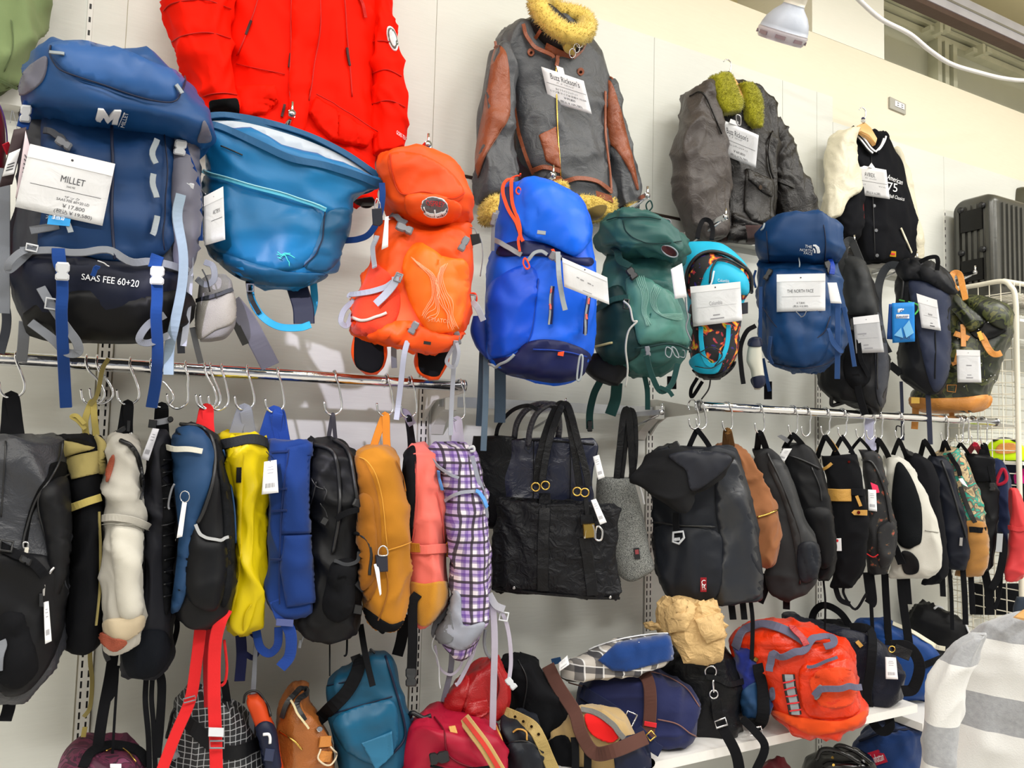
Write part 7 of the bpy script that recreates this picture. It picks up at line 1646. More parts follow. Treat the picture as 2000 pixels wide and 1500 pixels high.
patch(T, b, [(1751, 906), (1770, 916), (1791, 960), (1800, 1000), (1800, 1054), (1788, 1066), (1774, 1072), (1756, 1062), (1747, 1030), (1743, 970)], mat('black spacer mesh', (20, 23, 27), 'fabric', scale=420, bump=1), 'mesh_panel', off=.006, bulge=.008); patch(T, b, [(1778, 1078), (1794, 1096), (1792, 1118), (1766, 1118), (1760, 1080)], BLK, 'lower_mesh', off=.006); strap(T, [(1745, 1062), (1756, 1078), (1762, 1100)], 15, WEBBLK, 'shoulder_strap', body=b, off=.02); cord(T, [(1806, 1036), (1832, 1040)], mat('grey thread', (150, 148, 138), 'fabric'), 'seam', r=.8, body=b, off=.003)
T, b = hangbag('backpack', 'black backpack peeking out behind the heather cream one', [(888, 1768, 1790), (903, 1772, 1816), (950, 1790, 1833), (1000, 1800, 1839), (1060, 1815, 1847), (1110, 1820, 1847), (1140, 1800, 1836)], mat('black wool cloth', (25, 26, 31), 'fabric'), loop_=((1742, 892), (1756, 860), (1772, 894), 8), seed=88, tails=(([(1840, 1120), (1842, 1165)], 10),))
buckle(T, 1772, 882, 8, 26, -62, BLKP, y=-.35); cord(T, [(1750, 842, -.33), (1752, 832, -.33), (1762, 836, -.33), (1766, 850, -.33)], BLKP, 'cord_loop', r=1.4)
T, b = hangbag('backpack', 'navy-black backpack with one silver zip pull, left of the turquoise camouflage pack', [(890, 1816, 1840), (903, 1816, 1853), (930, 1824, 1863), (980, 1832, 1877), (1040, 1838, 1891), (1085, 1845, 1891), (1113, 1852, 1880)], mat('navy black nylon', (20, 24, 36), 'nylon'), loop_=((1796, 894), (1806, 862), (1826, 890), 9), seed=89, tails=(([(1854, 1110), (1858, 1160), (1860, 1230)], 7), ([(1880, 1105), (1884, 1160), (1886, 1220)], 10)))
plate(T, rect(1877, 1058, 6, 16, 4), STEEL, 'zip_pull', body=b, off=.008, th=.004); cord(T, [(1838, 900), (1852, 935), (1872, 1000), (1886, 1050)], BLKP, 'main_zip', r=2, body=b, off=.004)
TCAM = camo('turquoise camouflage', [(0, (150, 130, 100)), (.4, (190, 168, 128)), (.47, (100, 90, 80)), (.53, (32, 150, 128)), (.6, (160, 140, 108)), (.66, (40, 120, 110))], scale=24, dist=1)
T, b = hangbag('backpack', 'turquoise and sand camouflage backpack with tan suede base', [(876, 1840, 1864), (890, 1818, 1883), (920, 1826, 1897), (960, 1846, 1911), (1018, 1870, 1922), (1060, 1880, 1929), (1100, 1882, 1928), (1123, 1866, 1914)], TCAM, loop_=((1838, 884), (1845, 863), (1856, 882), 8), seed=90, tails=(([(1896, 1120), (1900, 1200)], 10),))
patch(T, b, [(1872, 1024), (1922, 1020), (1930, 1060), (1928, 1102), (1914, 1124), (1866, 1122), (1884, 1080)], mat('tan suede', (172, 122, 62), 'wool'), 'suede_base', off=.006, bulge=.006); strap(T, [(1894, 1034), (1925, 1034)], 11, WEBBLK, 'webbing_band', body=b, off=.014); strap(T, [(1876, 950), (1890, 990), (1904, 1020)], 8, BLKP, 'front_zip', body=b, off=.006); strap(T, [(1852, 886), (1866, 905), (1874, 930)], 8, WEBBLK, 'strap', body=b, off=.012); swingtag(T, [(1872, 935), (1880, 934), (1891, 952), (1878, 945)], y=-.385, code=False)
T, b = hangbag('backpack', 'black roll-top backpack with a side buckle, right of the turquoise camouflage pack', [(887, 1886, 1924), (896, 1887, 1942), (945, 1896, 1945), (1000, 1906, 1949), (1050, 1914, 1950), (1100, 1912, 1940), (1116, 1916, 1930)], BLK, loop_=((1864, 884), (1876, 866), (1894, 888), 6), seed=91, tails=(([(1922, 1110), (1930, 1150), (1934, 1200)], 14), ([(1956, 1110), (1952, 1160), (1942, 1190)], 7)))
patch(T, b, [(1888, 892), (1940, 897), (1944, 940), (1900, 942)], BLKF, 'roll_top', off=.010, bulge=.008, sm=False); buckle(T, 1938, 951, 12, 16, 0, BLKP, body=b, off=.02); strap(T, [(1932, 910), (1936, 945)], 8, WEBBLK, 'top_strap', body=b, off=.018); plate(T, rect(1952, 1060, 12, 36, 4), mat('grey reflective patch', (170, 174, 178), 'paper'), 'reflective_patch', y=-.37, th=.003); strap(T, [(1950, 1040, -.36), (1960, 1070, -.36), (1952, 1120, -.36), (1936, 1150, -.36)], 13, WEBBLK, 'shoulder_strap')
T, b = hangbag('backpack', 'navy backpack with crimson strap trim near the end of the right rail', [(895, 1936, 1950), (912, 1938, 1961), (940, 1941, 1972), (1000, 1946, 1974), (1060, 1950, 1974), (1086, 1956, 1968)], mat('denim navy cloth', (26, 38, 72), 'fabric'), loop_=((1890, 884), (1904, 868), (1920, 892), 10), wm=mat('crimson webbing', (176, 24, 54), 'fabric'), seed=92)
ring(T, [(1946, 945), (1958, 916), (1966, 930), (1962, 942)], 3.4, mat('crimson webbing', (176, 24, 54), 'fabric'), 'crimson_trim', y=-.36)
T, b = hangbag('backpack', 'coral red backpack cut off by the right edge', [(955, 1974, 1984), (985, 1974, 1996), (1030, 1971, 2006), (1080, 1968, 2010), (1110, 1962, 2004), (1135, 1966, 1988)], mat('coral red nylon', (214, 62, 66), 'nylon'), y=-.41, loop_=((1916, 890), (1922, 870), (1930, 892), 10), seed=93)
strap(T, [(1972, 1030), (1990, 1034), (2004, 1030)], 9, mat('coral red nylon', (214, 62, 66), 'nylon'), 'cross_band', body=b, off=.006); card(T, [(1968, 1042), (1984, 1040), (1986, 1092), (1970, 1094)], y=-.37, header=0)
T = Thing('price_slip', 'lavender white paper slip on the right rail behind the hooks', 'paper slip'); plate(T, [(1688, 818), (1708, 820), (1712, 878), (1702, 884), (1690, 862)], mat('lavender paper', (206, 206, 236), 'paper'), 'paper', y=-.285, th=.0015)
# ================================================================== BAGS ON THE SHELF
GROUP = 'bags piled on the shelves'
def shelfbag(name, label, rows, m, y, df, seed, fold=(.007, 7), cat='bag', **kw):
    T = Thing(name, label, cat); b = Body(T, rows, y, df, m, fold=fold, seed=seed, **{'floor': SH_Z+.001, **kw}); return T, b
MAR = camo('maroon galaxy print', [(0, (70, 26, 48)), (.45, (96, 34, 62)), (.55, (52, 20, 40)), (.62, (120, 60, 90))], scale=20)
T, b = shelfbag('backpack', 'maroon printed backpack with black strap, bottom corner under the slim black pack', [(1458, 190, 250), (1468, 150, 274), (1490, 122, 284), (1540, 100, 290), (1580, 100, 290)], MAR, -.26, .10, 101)
strap(T, [(165, 1500), (178, 1472), (215, 1460), (262, 1468), (284, 1490)], 20, WEBBLK, 'shoulder_strap', body=b, off=.01); cord(T, [(205, 1470), (228, 1462), (246, 1470), (262, 1490)], BRASS, 'zip', r=1.6, body=b, off=.006); plate(T, rect(226, 1496, 22, 8, 0), PAPER, 'white_patch', body=b, off=.006, th=.002)
RIP = plaid('black ripstop with white grid', (26, 27, 31), [(0, 0, .14, (176, 178, 182), .75), (1, 0, .14, (176, 178, 182), .75)], .0135, wob=.02, rough=.6)
T, b = shelfbag('backpack', 'black backpack with white grid ripstop below the red straps', [(1342, 372, 396), (1356, 362, 424), (1380, 346, 470), (1420, 334, 502), (1460, 325, 516), (1500, 320, 530), (1560, 316, 535)], RIP, -.24, .08, 102, cat='backpack')
strap(T, [(362, 1400), (400, 1440), (450, 1470), (505, 1450)], 26, BLK, 'black_panel', body=b, off=.008); cord(T, [(345, 1384), (332, 1410), (330, 1440)], BLKP, 'edge_cord', r=3, body=b, off=.005); buckle(T, 338, 1468, 16, 30, -30, GRYP, body=b, off=.012)
T, b = shelfbag('hip_pack', 'orange and navy rolled strap pack beside the grid ripstop backpack', [(1352, 480, 506), (1368, 474, 516), (1395, 482, 524), (1418, 492, 532), (1440, 500, 540), (1470, 512, 546), (1500, 516, 552)], mat('burnt orange nylon', (214, 72, 24), 'nylon'), -.30, .04, 103)
patch(T, b, [(500, 1420), (520, 1408), (536, 1424), (544, 1470), (546, 1500), (518, 1500), (506, 1450)], NAVYD, 'navy_end', off=.005, bulge=.006); cord(T, [(476, 1372), (480, 1354), (500, 1348), (516, 1366), (526, 1400)], BLKP, 'binding', r=2.4, body=b, off=.004); plate(T, rect(526, 1474, 18, 24, 8), mat('slate buckle', (40, 48, 76), 'plastic'), 'buckle', body=b, off=.012, th=.008); cord(T, [(516, 1430), (524, 1432), (527, 1448)], WHITEP, 'white_loop', r=3, body=b, off=.012)
T, b = shelfbag('leather_bag', 'tan brown leather bag with a black striped handle', [(1346, 574, 592), (1366, 562, 598), (1400, 550, 622), (1440, 544, 642), (1500, 540, 652), (1560, 540, 655)], mat('cognac leather', (158, 92, 40), 'leather', rough=.4, var=.25), -.26, .09, 104)
strap(T, [(556, 1400), (566, 1370), (588, 1348), (594, 1352), (580, 1376), (592, 1406)], 11, BLKP, 'handle', body=b, off=.012); strap(T, [(574, 1372), (586, 1400), (600, 1420)], 4, mat('cream tape', (214, 200, 160), 'fabric'), 'cream_stripe', body=b, off=.018); cord(T, [(548, 1426), (570, 1440), (590, 1462)], BRASS, 'zip', r=2, body=b, off=.006)
for y in (1448, 1476): strap(T, [(622, y), (642, y)], 20, mat('honey leather', (200, 130, 60), 'leather'), 'buckle_tab', body=b, off=.008)
cord(T, [(624, 1460), (620, 1480), (640, 1492), (650, 1470), (640, 1458)], mat('cream lace', (222, 206, 176), 'fabric'), 'lace', r=1.8, body=b, off=.014); plate(T, circ(624, 1424, 6, 8), CHROME, 'turn_lock', body=b, off=.012, th=.005)
TLP = mat('petrol nylon', (18, 78, 108), 'nylon', rough=.5)
T, b = shelfbag('laptop_bag', 'petrol blue laptop bag leaning upright with a wide black strap', [(1276, 726, 752), (1294, 700, 764), (1316, 660, 770), (1336, 636, 776), (1380, 640, 790), (1430, 648, 807), (1458, 655, 800), (1500, 664, 776), (1560, 680, 750)], TLP, -.28, .06, 105, e=.5)
cord(T, [(752, 1282), (770, 1340), (786, 1400), (790, 1440), (768, 1470)], NAVYD, 'edge_zip', r=2.6, body=b, off=.003); cord(T, [(646, 1395), (700, 1378), (766, 1360)], NAVYD, 'quilt_seam', r=1.2, body=b, off=.003); cord(T, [(640, 1340), (690, 1325), (690, 1300)], NAVYD, 'quilt_seam', r=1.2, body=b, off=.003)
patch(T, b, [(656, 1400), (760, 1366), (776, 1420), (770, 1466), (740, 1490), (700, 1480), (668, 1450)], mat('glossy petrol panel', (22, 88, 122), 'nylon', rough=.35), 'lower_panel', off=.006, bulge=.012, wr=.006); patch(T, b, [(704, 1446), (766, 1424), (770, 1468), (736, 1498)], mat('pale petrol tab', (44, 110, 146), 'nylon'), 'corner_tab', off=.02, sm=False)
strap(T, [(708, 1288), (690, 1330), (650, 1380), (612, 1412), (592, 1460), (584, 1510)], 26, WEBBLK, 'shoulder_strap', body=b, off=.012); plate(T, rect(696, 1286, 20, 12, -20), BLKP, 'handle_buckle', body=b, off=.012, th=.008); cord(T, [(725, 1274, -.30), (724, 1268, -.30), (732, 1276, -.30)], BLKP, 'zip_pull', r=2.4)
CRI = mat('crimson nylon', (164, 16, 48), 'nylon', rough=.5)
T, b = shelfbag('backpack', 'crimson backpack with black buckle and tan leather patch at the bottom', [(1396, 832, 868), (1408, 812, 926), (1436, 792, 974), (1480, 782, 986), (1530, 778, 992), (1580, 778, 992)], CRI, -.36, .10, 106, cat='backpack')
plate(T, [(876, 1419), (889, 1417), (895, 1436), (882, 1439)], TANY, 'leather_patch', body=b, off=.006, th=.003); cord(T, [(848, 1402), (868, 1430), (874, 1470), (900, 1490), (930, 1500)], mat('dark crimson seam', (110, 8, 30), 'nylon'), 'seam', r=1.8, body=b, off=.004); buckle(T, 858, 1480, 24, 38, 80, BLKP, body=b, off=.014); cord(T, [(800, 1400, -.37), (806, 1392, -.38), (826, 1402, -.38), (842, 1398, -.38)], BLKP, 'haul_loop', r=5)
strap(T, [(842, 1494), (900, 1500), (960, 1496)], 5, WEBBLK, 'webbing', body=b, off=.012)
RDL = mat('scarlet leather', (170, 26, 30), 'leather', rough=.35, var=.15)
T, b = shelfbag('satchel', 'scarlet leather satchel tipped over with a striped beige strap', [(1285, 956, 972), (1305, 922, 986), (1335, 888, 999), (1360, 872, 1000), (1385, 864, 986), (1405, 876, 950), (1422, 896, 916)], RDL, -.30, .07, 107, e=.6)
cord(T, [(958, 1288), (972, 1320), (974, 1350), (960, 1390)], mat('dark scarlet seam', (110, 12, 18), 'leather'), 'side_seam', r=1.4, body=b, off=.003); patch(T, b, [(868, 1390), (876, 1350), (905, 1320), (918, 1330), (905, 1380), (890, 1412)], RDL, 'front_flap', off=.008, bulge=.006); patch(T, b, [(914, 1372), (950, 1366), (958, 1388), (925, 1408), (908, 1396)], RDL, 'tab', off=.010, sm=False)
strap(T, [(906, 1404, -.42), (926, 1430, -.49), (948, 1460, -.52), (978, 1510, -.53)], 24, mat('sand webbing', (196, 164, 104), 'fabric'), 'shoulder_strap'); strap(T, [(907, 1404, -.426), (927, 1430, -.496), (949, 1460, -.526), (979, 1510, -.536)], 9, mat('red stripe', (206, 60, 50), 'fabric'), 'strap_stripe')
T, b = shelfbag('bag', 'soft black cloth bag slumped against the scarlet satchel', [(1280, 1006, 1014), (1291, 976, 1046), (1320, 984, 1066), (1360, 998, 1096), (1400, 1000, 1124), (1424, 1020, 1110)], BLKF, -.22, .09, 108)
cord(T, [(1012, 1290), (1030, 1330), (1020, 1400)], BLKP, 'seam', r=1.4, body=b, off=.003)
T, b = shelfbag('backpack', 'small black backpack with tan cord loops in the bottom pile', [(1398, 984, 1024), (1416, 976, 1048), (1460, 975, 1066), (1520, 975, 1076), (1570, 975, 1076)], BLKS, -.38, .07, 109, cat='backpack')
cord(T, [(1002, 1430), (1012, 1424), (1026, 1430), (1030, 1444)], TANY, 'cord_loop', r=1.8, body=b, off=.006); strap(T, [(964, 1420, -.42), (976, 1450, -.45), (980, 1500, -.46)], 14, TANY, 'leather_strap'); cord(T, [(990, 1450), (1030, 1446), (1060, 1470)], BLKP, 'zip', r=2, body=b, off=.005); patch(T, b, [(990, 1456), (1040, 1450), (1058, 1490), (1050, 1520), (995, 1520)], BLKS, 'front_pocket', off=.006, bulge=.010)
T = Thing('belt', 'khaki webbing belt with eyelets draped over the shelf pile', 'belt'); KB = mat('khaki belt leather', (176, 152, 92), 'leather', rough=.6)
pts = [(984, 1392, -.36), (1012, 1404, -.40), (1040, 1420, -.45), (1056, 1446, -.47), (1070, 1480, -.47), (1088, 1520, -.47)]; strap(T, pts, 24, KB, 'belt_strap')
for x, y, yy in ((1006, 1400, -.405), (1022, 1409, -.43), (1038, 1419, -.455), (1052, 1434, -.47)): plate(T, circ(x, y, 3, 8), mat('dark eyelet', (60, 44, 30), 'metal'), 'eyelet', y=yy, th=.003)
BEI = mat('camel wool', (190, 160, 108), 'wool')
T, b = shelfbag('shoulder_bag', 'camel and grey knit shoulder bag with scarlet lining under the navy duffel', [(1384, 1136, 1180), (1402, 1096, 1222), (1436, 1072, 1240), (1476, 1062, 1258), (1530, 1060, 1270), (1580, 1060, 1270)], BEI, -.36, .07, 110)
patch(T, b, [(1142, 1398), (1172, 1404), (1198, 1424), (1206, 1440), (1190, 1449), (1154, 1432)], mat('scarlet lining', (222, 22, 22), 'fabric'), 'lining', off=.010); strap(T, [(1134, 1390), (1166, 1396), (1196, 1414), (1214, 1440)], 11, mat('grey ribbed knit', (120, 118, 114), 'wool', scale=200, bump=1), 'knit_rim', body=b, off=.014); patch(T, b, [(1205, 1450), (1262, 1440), (1268, 1530), (1210, 1530)], NAVYD, 'navy_side', off=.006); patch(T, b, [(1072, 1450), (1110, 1440), (1120, 1510), (1070, 1520)], BLKF, 'dark_side', off=.006)
for x in (1122, 1146): strap(T, [(x, 1440, -.45), (x+2, 1480, -.46), (x, 1540, -.46)], 15, WEBBLK, 'dangling_strap')
NVD = mat('indigo canvas', (32, 38, 80), 'fabric', var=.15); BRW = mat('brown webbing', (86, 54, 46), 'fabric')
T, b = shelfbag('duffel_bag', 'indigo canvas duffel with a brown webbing strap', [(1308, 1236, 1276), (1319, 1160, 1300), (1345, 1130, 1340), (1375, 1122, 1363), (1400, 1128, 1362), (1425, 1160, 1360), (1445, 1210, 1344)], NVD, -.29, .11, 111)
for pts in ([(1160, 1325), (1230, 1310), (1290, 1318), (1340, 1345), (1364, 1380)], [(1284, 1404), (1320, 1412), (1345, 1430), (1360, 1438)], [(1110, 1332), (1150, 1345)]): cord(T, pts, mat('copper piping', (130, 92, 84), 'fabric'), 'piping', r=1.3, body=b, off=.004)
strap(T, [(1250, 1308), (1264, 1330), (1270, 1370), (1268, 1410), (1264, 1436)], 25, BRW, 'brown_strap', body=b, off=.012); strap(T, [(1258, 1408), (1280, 1412)], 9, REDP, 'red_tab', body=b, off=.018)
strap(T, [(1070, 1300, -.44), (1090, 1340, -.48), (1122, 1390, -.55), (1134, 1430, -.58), (1160, 1470, -.58), (1200, 1466, -.60), (1262, 1440, -.53)], 26, BRW, 'brown_strap'); ring(T, rect(1271, 1437, 14, 14, -40), 2, BRASS, 'strap_ring', y=-.46, sm=False)
strap(T, [(1140, 1350), (1180, 1376), (1210, 1398), (1230, 1420)], 26, mat('navy strap', (24, 32, 66), 'fabric'), 'navy_strap', body=b, off=.010); ring(T, rect(1230, 1404, 20, 26, 25), 2, CHROME, 'slider_buckle', body=b, off=.02, sm=False); strap(T, [(1244, 1425, -.44), (1272, 1455, -.46), (1290, 1468, -.46)], 22, mat('navy strap', (24, 32, 66), 'fabric'), 'navy_strap')
PLW = plaid('grey tartan wool', (196, 190, 182), [(0, .0, .42, (40, 42, 52), .75), (1, .0, .42, (40, 42, 52), .75), (0, .6, .08, (236, 236, 236), .8), (1, .6, .08, (236, 236, 236), .8)], .045)
T, b = shelfbag('pouch', 'grey tartan pouch with royal blue felt end lying across the navy duffel', [(1196, 1252, 1304, 1238), (1134, 1280, 1313, 1252), (1100, 1300, 1316, 1276), (1098, 1316, 1300, 1296), (1112, 1325, 1230, 1312)], PLW, -.33, .06, 112, fold=(.004, 8), cat='pouch')
patch(T, b, [(1168, 1289), (1206, 1256), (1306, 1238), (1316, 1286), (1226, 1311), (1196, 1309)], mat('royal blue felt', (20, 60, 124), 'wool'), 'felt_end', off=.006, sm=False); cord(T, [(1150, 1268), (1220, 1248), (1304, 1236)], WHITEP, 'white_piping', r=1.4, body=b, off=.004); swingtag(T, [(1091, 1295), (1108, 1280), (1112, 1298), (1092, 1312)], y=-.40); strap(T, [(1078, 1292), (1096, 1288)], 12, NB, 'end_tab', body=b, off=.004)
T, b = shelfbag('leather_tote', 'black leather tote stuffed with brown packing paper', [(1266, 1325, 1405), (1290, 1286, 1430), (1320, 1276, 1446), (1360, 1272, 1450), (1400, 1296, 1449), (1429, 1362, 1440)], LBLK, -.28, .11, 113, fold=(.009, 6), kt=10)
cord(T, [(1308, 1262), (1350, 1282), (1390, 1296), (1412, 1270)], BLKP, 'rim', r=2.4, body=b, off=.004); ring(T, circ(1388, 1312, 11, 12), 1.8, CHROME, 'handle_ring', body=b, off=.012); ring(T, circ(1394, 1356, 8, 10), 1.8, CHROME, 'strap_ring', body=b, off=.016); cord(T, [(1392, 1326), (1394, 1350)], CHROME, 'snap_hook', r=2.6, body=b, off=.014)
strap(T, [(1380, 1318), (1404, 1326), (1424, 1336), (1446, 1330)], 11, LBLK, 'side_strap', body=b, off=.014); strap(T, [(1396, 1362), (1400, 1390), (1406, 1412)], 20, LBLK, 'strap_pad', body=b, off=.012); strap(T, [(1406, 1412, -.48), (1422, 1440, -.49), (1440, 1480, -.49), (1448, 1540, -.49)], 21, WEBBLK, 'shoulder_strap'); ring(T, rect(1408, 1412, 22, 14, -18), 2, STEEL, 'slider_buckle', y=-.49, sm=False)
KRA = mat('brown packing paper', (206, 172, 118), 'paper', var=.08, rough=.7, crease=40, cstr=.6, bump=.2)
T, b = shelfbag('packing_paper', 'crumpled brown packing paper sticking out of the black leather tote', [(1163, 1326, 1362), (1174, 1304, 1396), (1200, 1286, 1411), (1226, 1284, 1419), (1250, 1304, 1414), (1270, 1330, 1406), (1284, 1358, 1390)], KRA, -.37, .08, 114, fold=(.010, 11), cat='paper', wr=(.008, 14, 1), flat=True, nu=34, nv=30)
b2 = Body(T, [(1217, 1258, 1268), (1220, 1262, 1296), (1228, 1270, 1300), (1236, 1290, 1310)], -.31, .012, KRA, name='paper_wisp', seed=115, fold=(.006, 20)); patch(T, b, [(1300, 1190), (1330, 1170), (1362, 1184), (1340, 1230), (1310, 1236)], KRA, 'paper_fold', off=.014, bulge=.01, sm=False, wr=.012); patch(T, b, [(1356, 1210), (1404, 1196), (1416, 1240), (1380, 1256)], KRA, 'paper_fold', off=.012, bulge=.01, sm=False, wr=.012)
FB = mat('blue fleece', (20, 36, 116), 'wool', var=.4, vscale=40)
T, b = shelfbag('shoulder_bag', 'small royal blue fleece bag beside the orange duffel', [(1262, 1428, 1458), (1284, 1432, 1482), (1330, 1440, 1491), (1370, 1446, 1504), (1402, 1452, 1496)], FB, -.39, .05, 116)
patch(T, b, [(1450, 1350), (1492, 1330), (1505, 1372), (1496, 1402), (1454, 1402)], NB, 'lower_panel', off=.004); strap(T, [(1474, 1296), (1484, 1340), (1490, 1390), (1480, 1412), (1462, 1400)], 24, WEBBLK, 'shoulder_strap', body=b, off=.014); strap(T, [(1450, 1404, -.47), (1474, 1428, -.50), (1494, 1460, -.50), (1474, 1510, -.50)], 16, WEBBLK, 'strap_tail'); ring(T, rect(1476, 1428, 24, 14, -10), 2, CHROME, 'slider_buckle', y=-.475, sm=False); plate(T, rect(1476, 1288, 8, 8, 30), BRASS, 'clasp', body=b, off=.012, th=.004)
ORB = mat('orange-red tarpaulin', (222, 54, 18), 'gloss', rough=.3, bump=.25, cstr=.5, crease=24)
T, b = shelfbag('duffel_bag', 'orange-red tarpaulin duffel with grey handles and silver ladder strip', [(1216, 1492, 1528), (1227, 1456, 1570), (1246, 1432, 1612), (1268, 1436, 1654), (1292, 1452, 1663), (1330, 1488, 1668), (1366, 1506, 1676), (1394, 1522, 1690), (1412, 1550, 1680), (1431, 1582, 1622)], ORB, -.46, .12, 117, fold=(.007, 9), e=.6, db=.16, face=-56)
patch(T, b, [(1566, 1300), (1610, 1296), (1664, 1288), (1670, 1350), (1676, 1390), (1640, 1402), (1580, 1398), (1562, 1350)], ORB, 'end_panel', off=.008, bulge=.014, wr=.006); patch(T, b, [(1584, 1318), (1650, 1304), (1660, 1366), (1620, 1378), (1592, 1358)], mat('orange mesh', (226, 70, 26), 'fabric', scale=500, bump=.8), 'mesh_window', off=.024); patch(T, b, [(1508, 1388), (1560, 1400), (1640, 1408), (1690, 1388), (1676, 1414), (1622, 1430), (1575, 1430)], mat('orange base cloth', (228, 76, 20), 'fabric'), 'base_panel', off=.010)
strap(T, [(1540, 1316), (1546, 1350), (1554, 1393)], 24, BLKP, 'ladder_backing', body=b, off=.010); strap(T, [(1541, 1316), (1547, 1350), (1555, 1393)], 16, SILV, 'silver_ladder', body=b, off=.014)
for k in range(5): strap(T, [(1531+k*3, 1330+k*14), (1553+k*3, 1326+k*14)], 2.4, REDP, 'ladder_rung', body=b, off=.018)
PUR2 = mat('slate purple webbing', (96, 96, 118), 'fabric'); strap(T, [(1506, 1308), (1512, 1278), (1536, 1272), (1566, 1272), (1580, 1258), (1600, 1254), (1628, 1258), (1630, 1268), (1612, 1272)], 14, PUR2, 'carry_handle', body=b, off=.03); strap(T, [(1440, 1262), (1456, 1236), (1490, 1224), (1530, 1232), (1570, 1256)], 18, PUR2, 'carry_handle', body=b, off=.016); strap(T, [(1598, 1352), (1616, 1340), (1640, 1332), (1656, 1342)], 12, PUR2, 'end_grip', body=b, off=.05); strap(T, [(1540, 1230), (1560, 1250), (1574, 1262)], 13, RDL, 'leather_grip', body=b, off=.034)
for x, y, a in ((1598, 1352, 20), (1660, 1336, -10)): plate(T, circ(x, y, 7, 10, 16, a*.017), GRYP, 'grip_anchor', body=b, off=.034, th=.005)
strap(T, [(1576, 1300), (1604, 1292), (1630, 1282)], 6, PUR2, 'zip_flap', body=b, off=.03)
patch(T, b, [(1504, 1345), (1512, 1344), (1514, 1364), (1506, 1366)], PUR2, 'printed_letter', off=.006)
T, b = shelfbag('shoulder_bag', 'navy leather shoulder bag with white price tag, right of the orange duffel', [(1196, 1528, 1540), (1214, 1532, 1580), (1232, 1552, 1680), (1250, 1590, 1716), (1290, 1656, 1748), (1330, 1664, 1764), (1364, 1672, 1764), (1378, 1690, 1742)], mat('midnight leather', (20, 23, 38), 'leather', rough=.35), -.29, .07, 118)
strap(T, [(1660, 1222), (1690, 1226), (1702, 1280), (1696, 1350), (1702, 1400), (1722, 1424), (1738, 1412), (1732, 1385)], 17, WEBBLK, 'shoulder_strap', body=b, off=.03); strap(T, [(1740, 1260, -.40), (1776, 1264, -.40), (1796, 1300, -.40), (1784, 1344, -.39), (1762, 1350, -.39)], 20, WEBBLK, 'shoulder_strap'); plate(T, rect(1762, 1274, 36, 22, 22), LBLK, 'strap_buckle', y=-.41, th=.01); ring(T, circ(1742, 1268, 6, 8), 1.4, BRASS, 'clasp', y=-.41)
swingtag(T, [(1729, 1283), (1750, 1284), (1754, 1327), (1730, 1326)], y=-.42); strap(T, [(1672, 1252), (1682, 1262)], 8, TANY, 'tan_tab', body=b, off=.01)
T, b = shelfbag('handbag', 'black handbag with a tall loop handle behind the orange duffel', [(1214, 1588, 1640), (1230, 1578, 1668), (1260, 1580, 1690)], BLKF, -.14, .08, 119); strap(T, [(1582, 1232, -.19), (1590, 1196, -.19), (1610, 1182, -.19), (1640, 1196, -.19), (1664, 1228, -.19)], 13, BLKF, 'loop_handle')
MSB = mat('cobalt messenger nylon', (14, 62, 128), 'nylon')
T, b = shelfbag('messenger_bag', 'cobalt blue messenger bag with cream edge on the far shelf', [(1212, 1676, 1722), (1226, 1668, 1764), (1256, 1690, 1820), (1300, 1720, 1846), (1340, 1744, 1836), (1364, 1764, 1812)], MSB, -.24, .07, 120, floor=SH_Z-.071); strap(T, [(1742, 1220), (1780, 1236), (1820, 1260), (1846, 1266)], 9, mat('cream binding', (226, 220, 198), 'fabric'), 'cream_edge', body=b, off=.010); plate(T, rect(1792, 1280, 9, 8, 10), mat('neon pink tag', (240, 40, 90), 'plastic'), 'pink_label', body=b, off=.006, th=.002); strap(T, [(1800, 1300), (1822, 1290), (1850, 1278)], 12, WEBBLK, 'strap', body=b, off=.014)
T, b = shelfbag('bag', 'black peaked nylon bag at the back of the far shelf', [(1176, 1802, 1812), (1194, 1778, 1846), (1214, 1764, 1880), (1250, 1800, 1898), (1280, 1830, 1904)], BLK, -.14, .07, 121, floor=SH_Z-.071); cord(T, [(1824, 1190), (1832, 1184), (1842, 1188)], WHITEP, 'white_loop', r=2.2, body=b, off=.004); cord(T, [(1880, 1210), (1894, 1240), (1900, 1260)], WHITEP, 'white_piping', r=2, body=b, off=.004)
T, b = shelfbag('bag', 'navy felt bag with a red script label on the bottom shelf', [(1410, 1756, 1776), (1424, 1700, 1800), (1450, 1668, 1806), (1500, 1668, 1810), (1580, 1672, 1810)], mat('navy felt', (16, 50, 104), 'wool'), -.32, .10, 122, floor=.13); plate(T, [(1690, 1472), (1722, 1462), (1734, 1488), (1702, 1498)], mat('crimson patch', (176, 20, 50), 'fabric'), 'script_patch', body=b, off=.006, th=.002); lettering(T, 'Manhattan', [(1696, 1474), (1722, 1466), (1728, 1482), (1702, 1490)], WHITEP, b, lift=.012, shear=.3); cord(T, [(1680, 1448), (1730, 1430), (1796, 1424)], NAVYD, 'zip', r=2.4, body=b, off=.004)
T, b = shelfbag('handbag', 'glossy black handbag with twin loop handles at the bottom edge', [(1470, 1600, 1680), (1486, 1574, 1706), (1540, 1560, 1716), (1580, 1560, 1716)], mat('black patent leather', (16, 16, 19), 'gloss', rough=.15), -.34, .08, 123, fold=(.003, 7), floor=.13)
for pts in ([(1594, 1484, -.42), (1606, 1464, -.42), (1640, 1468, -.42), (1680, 1490, -.42)], [(1626, 1468, -.40), (1640, 1456, -.40), (1672, 1468, -.40), (1704, 1492, -.40)]): cord(T, pts, mat('black patent leather', (16, 16, 19), 'gloss', rough=.15), 'loop_handle', r=4.5)
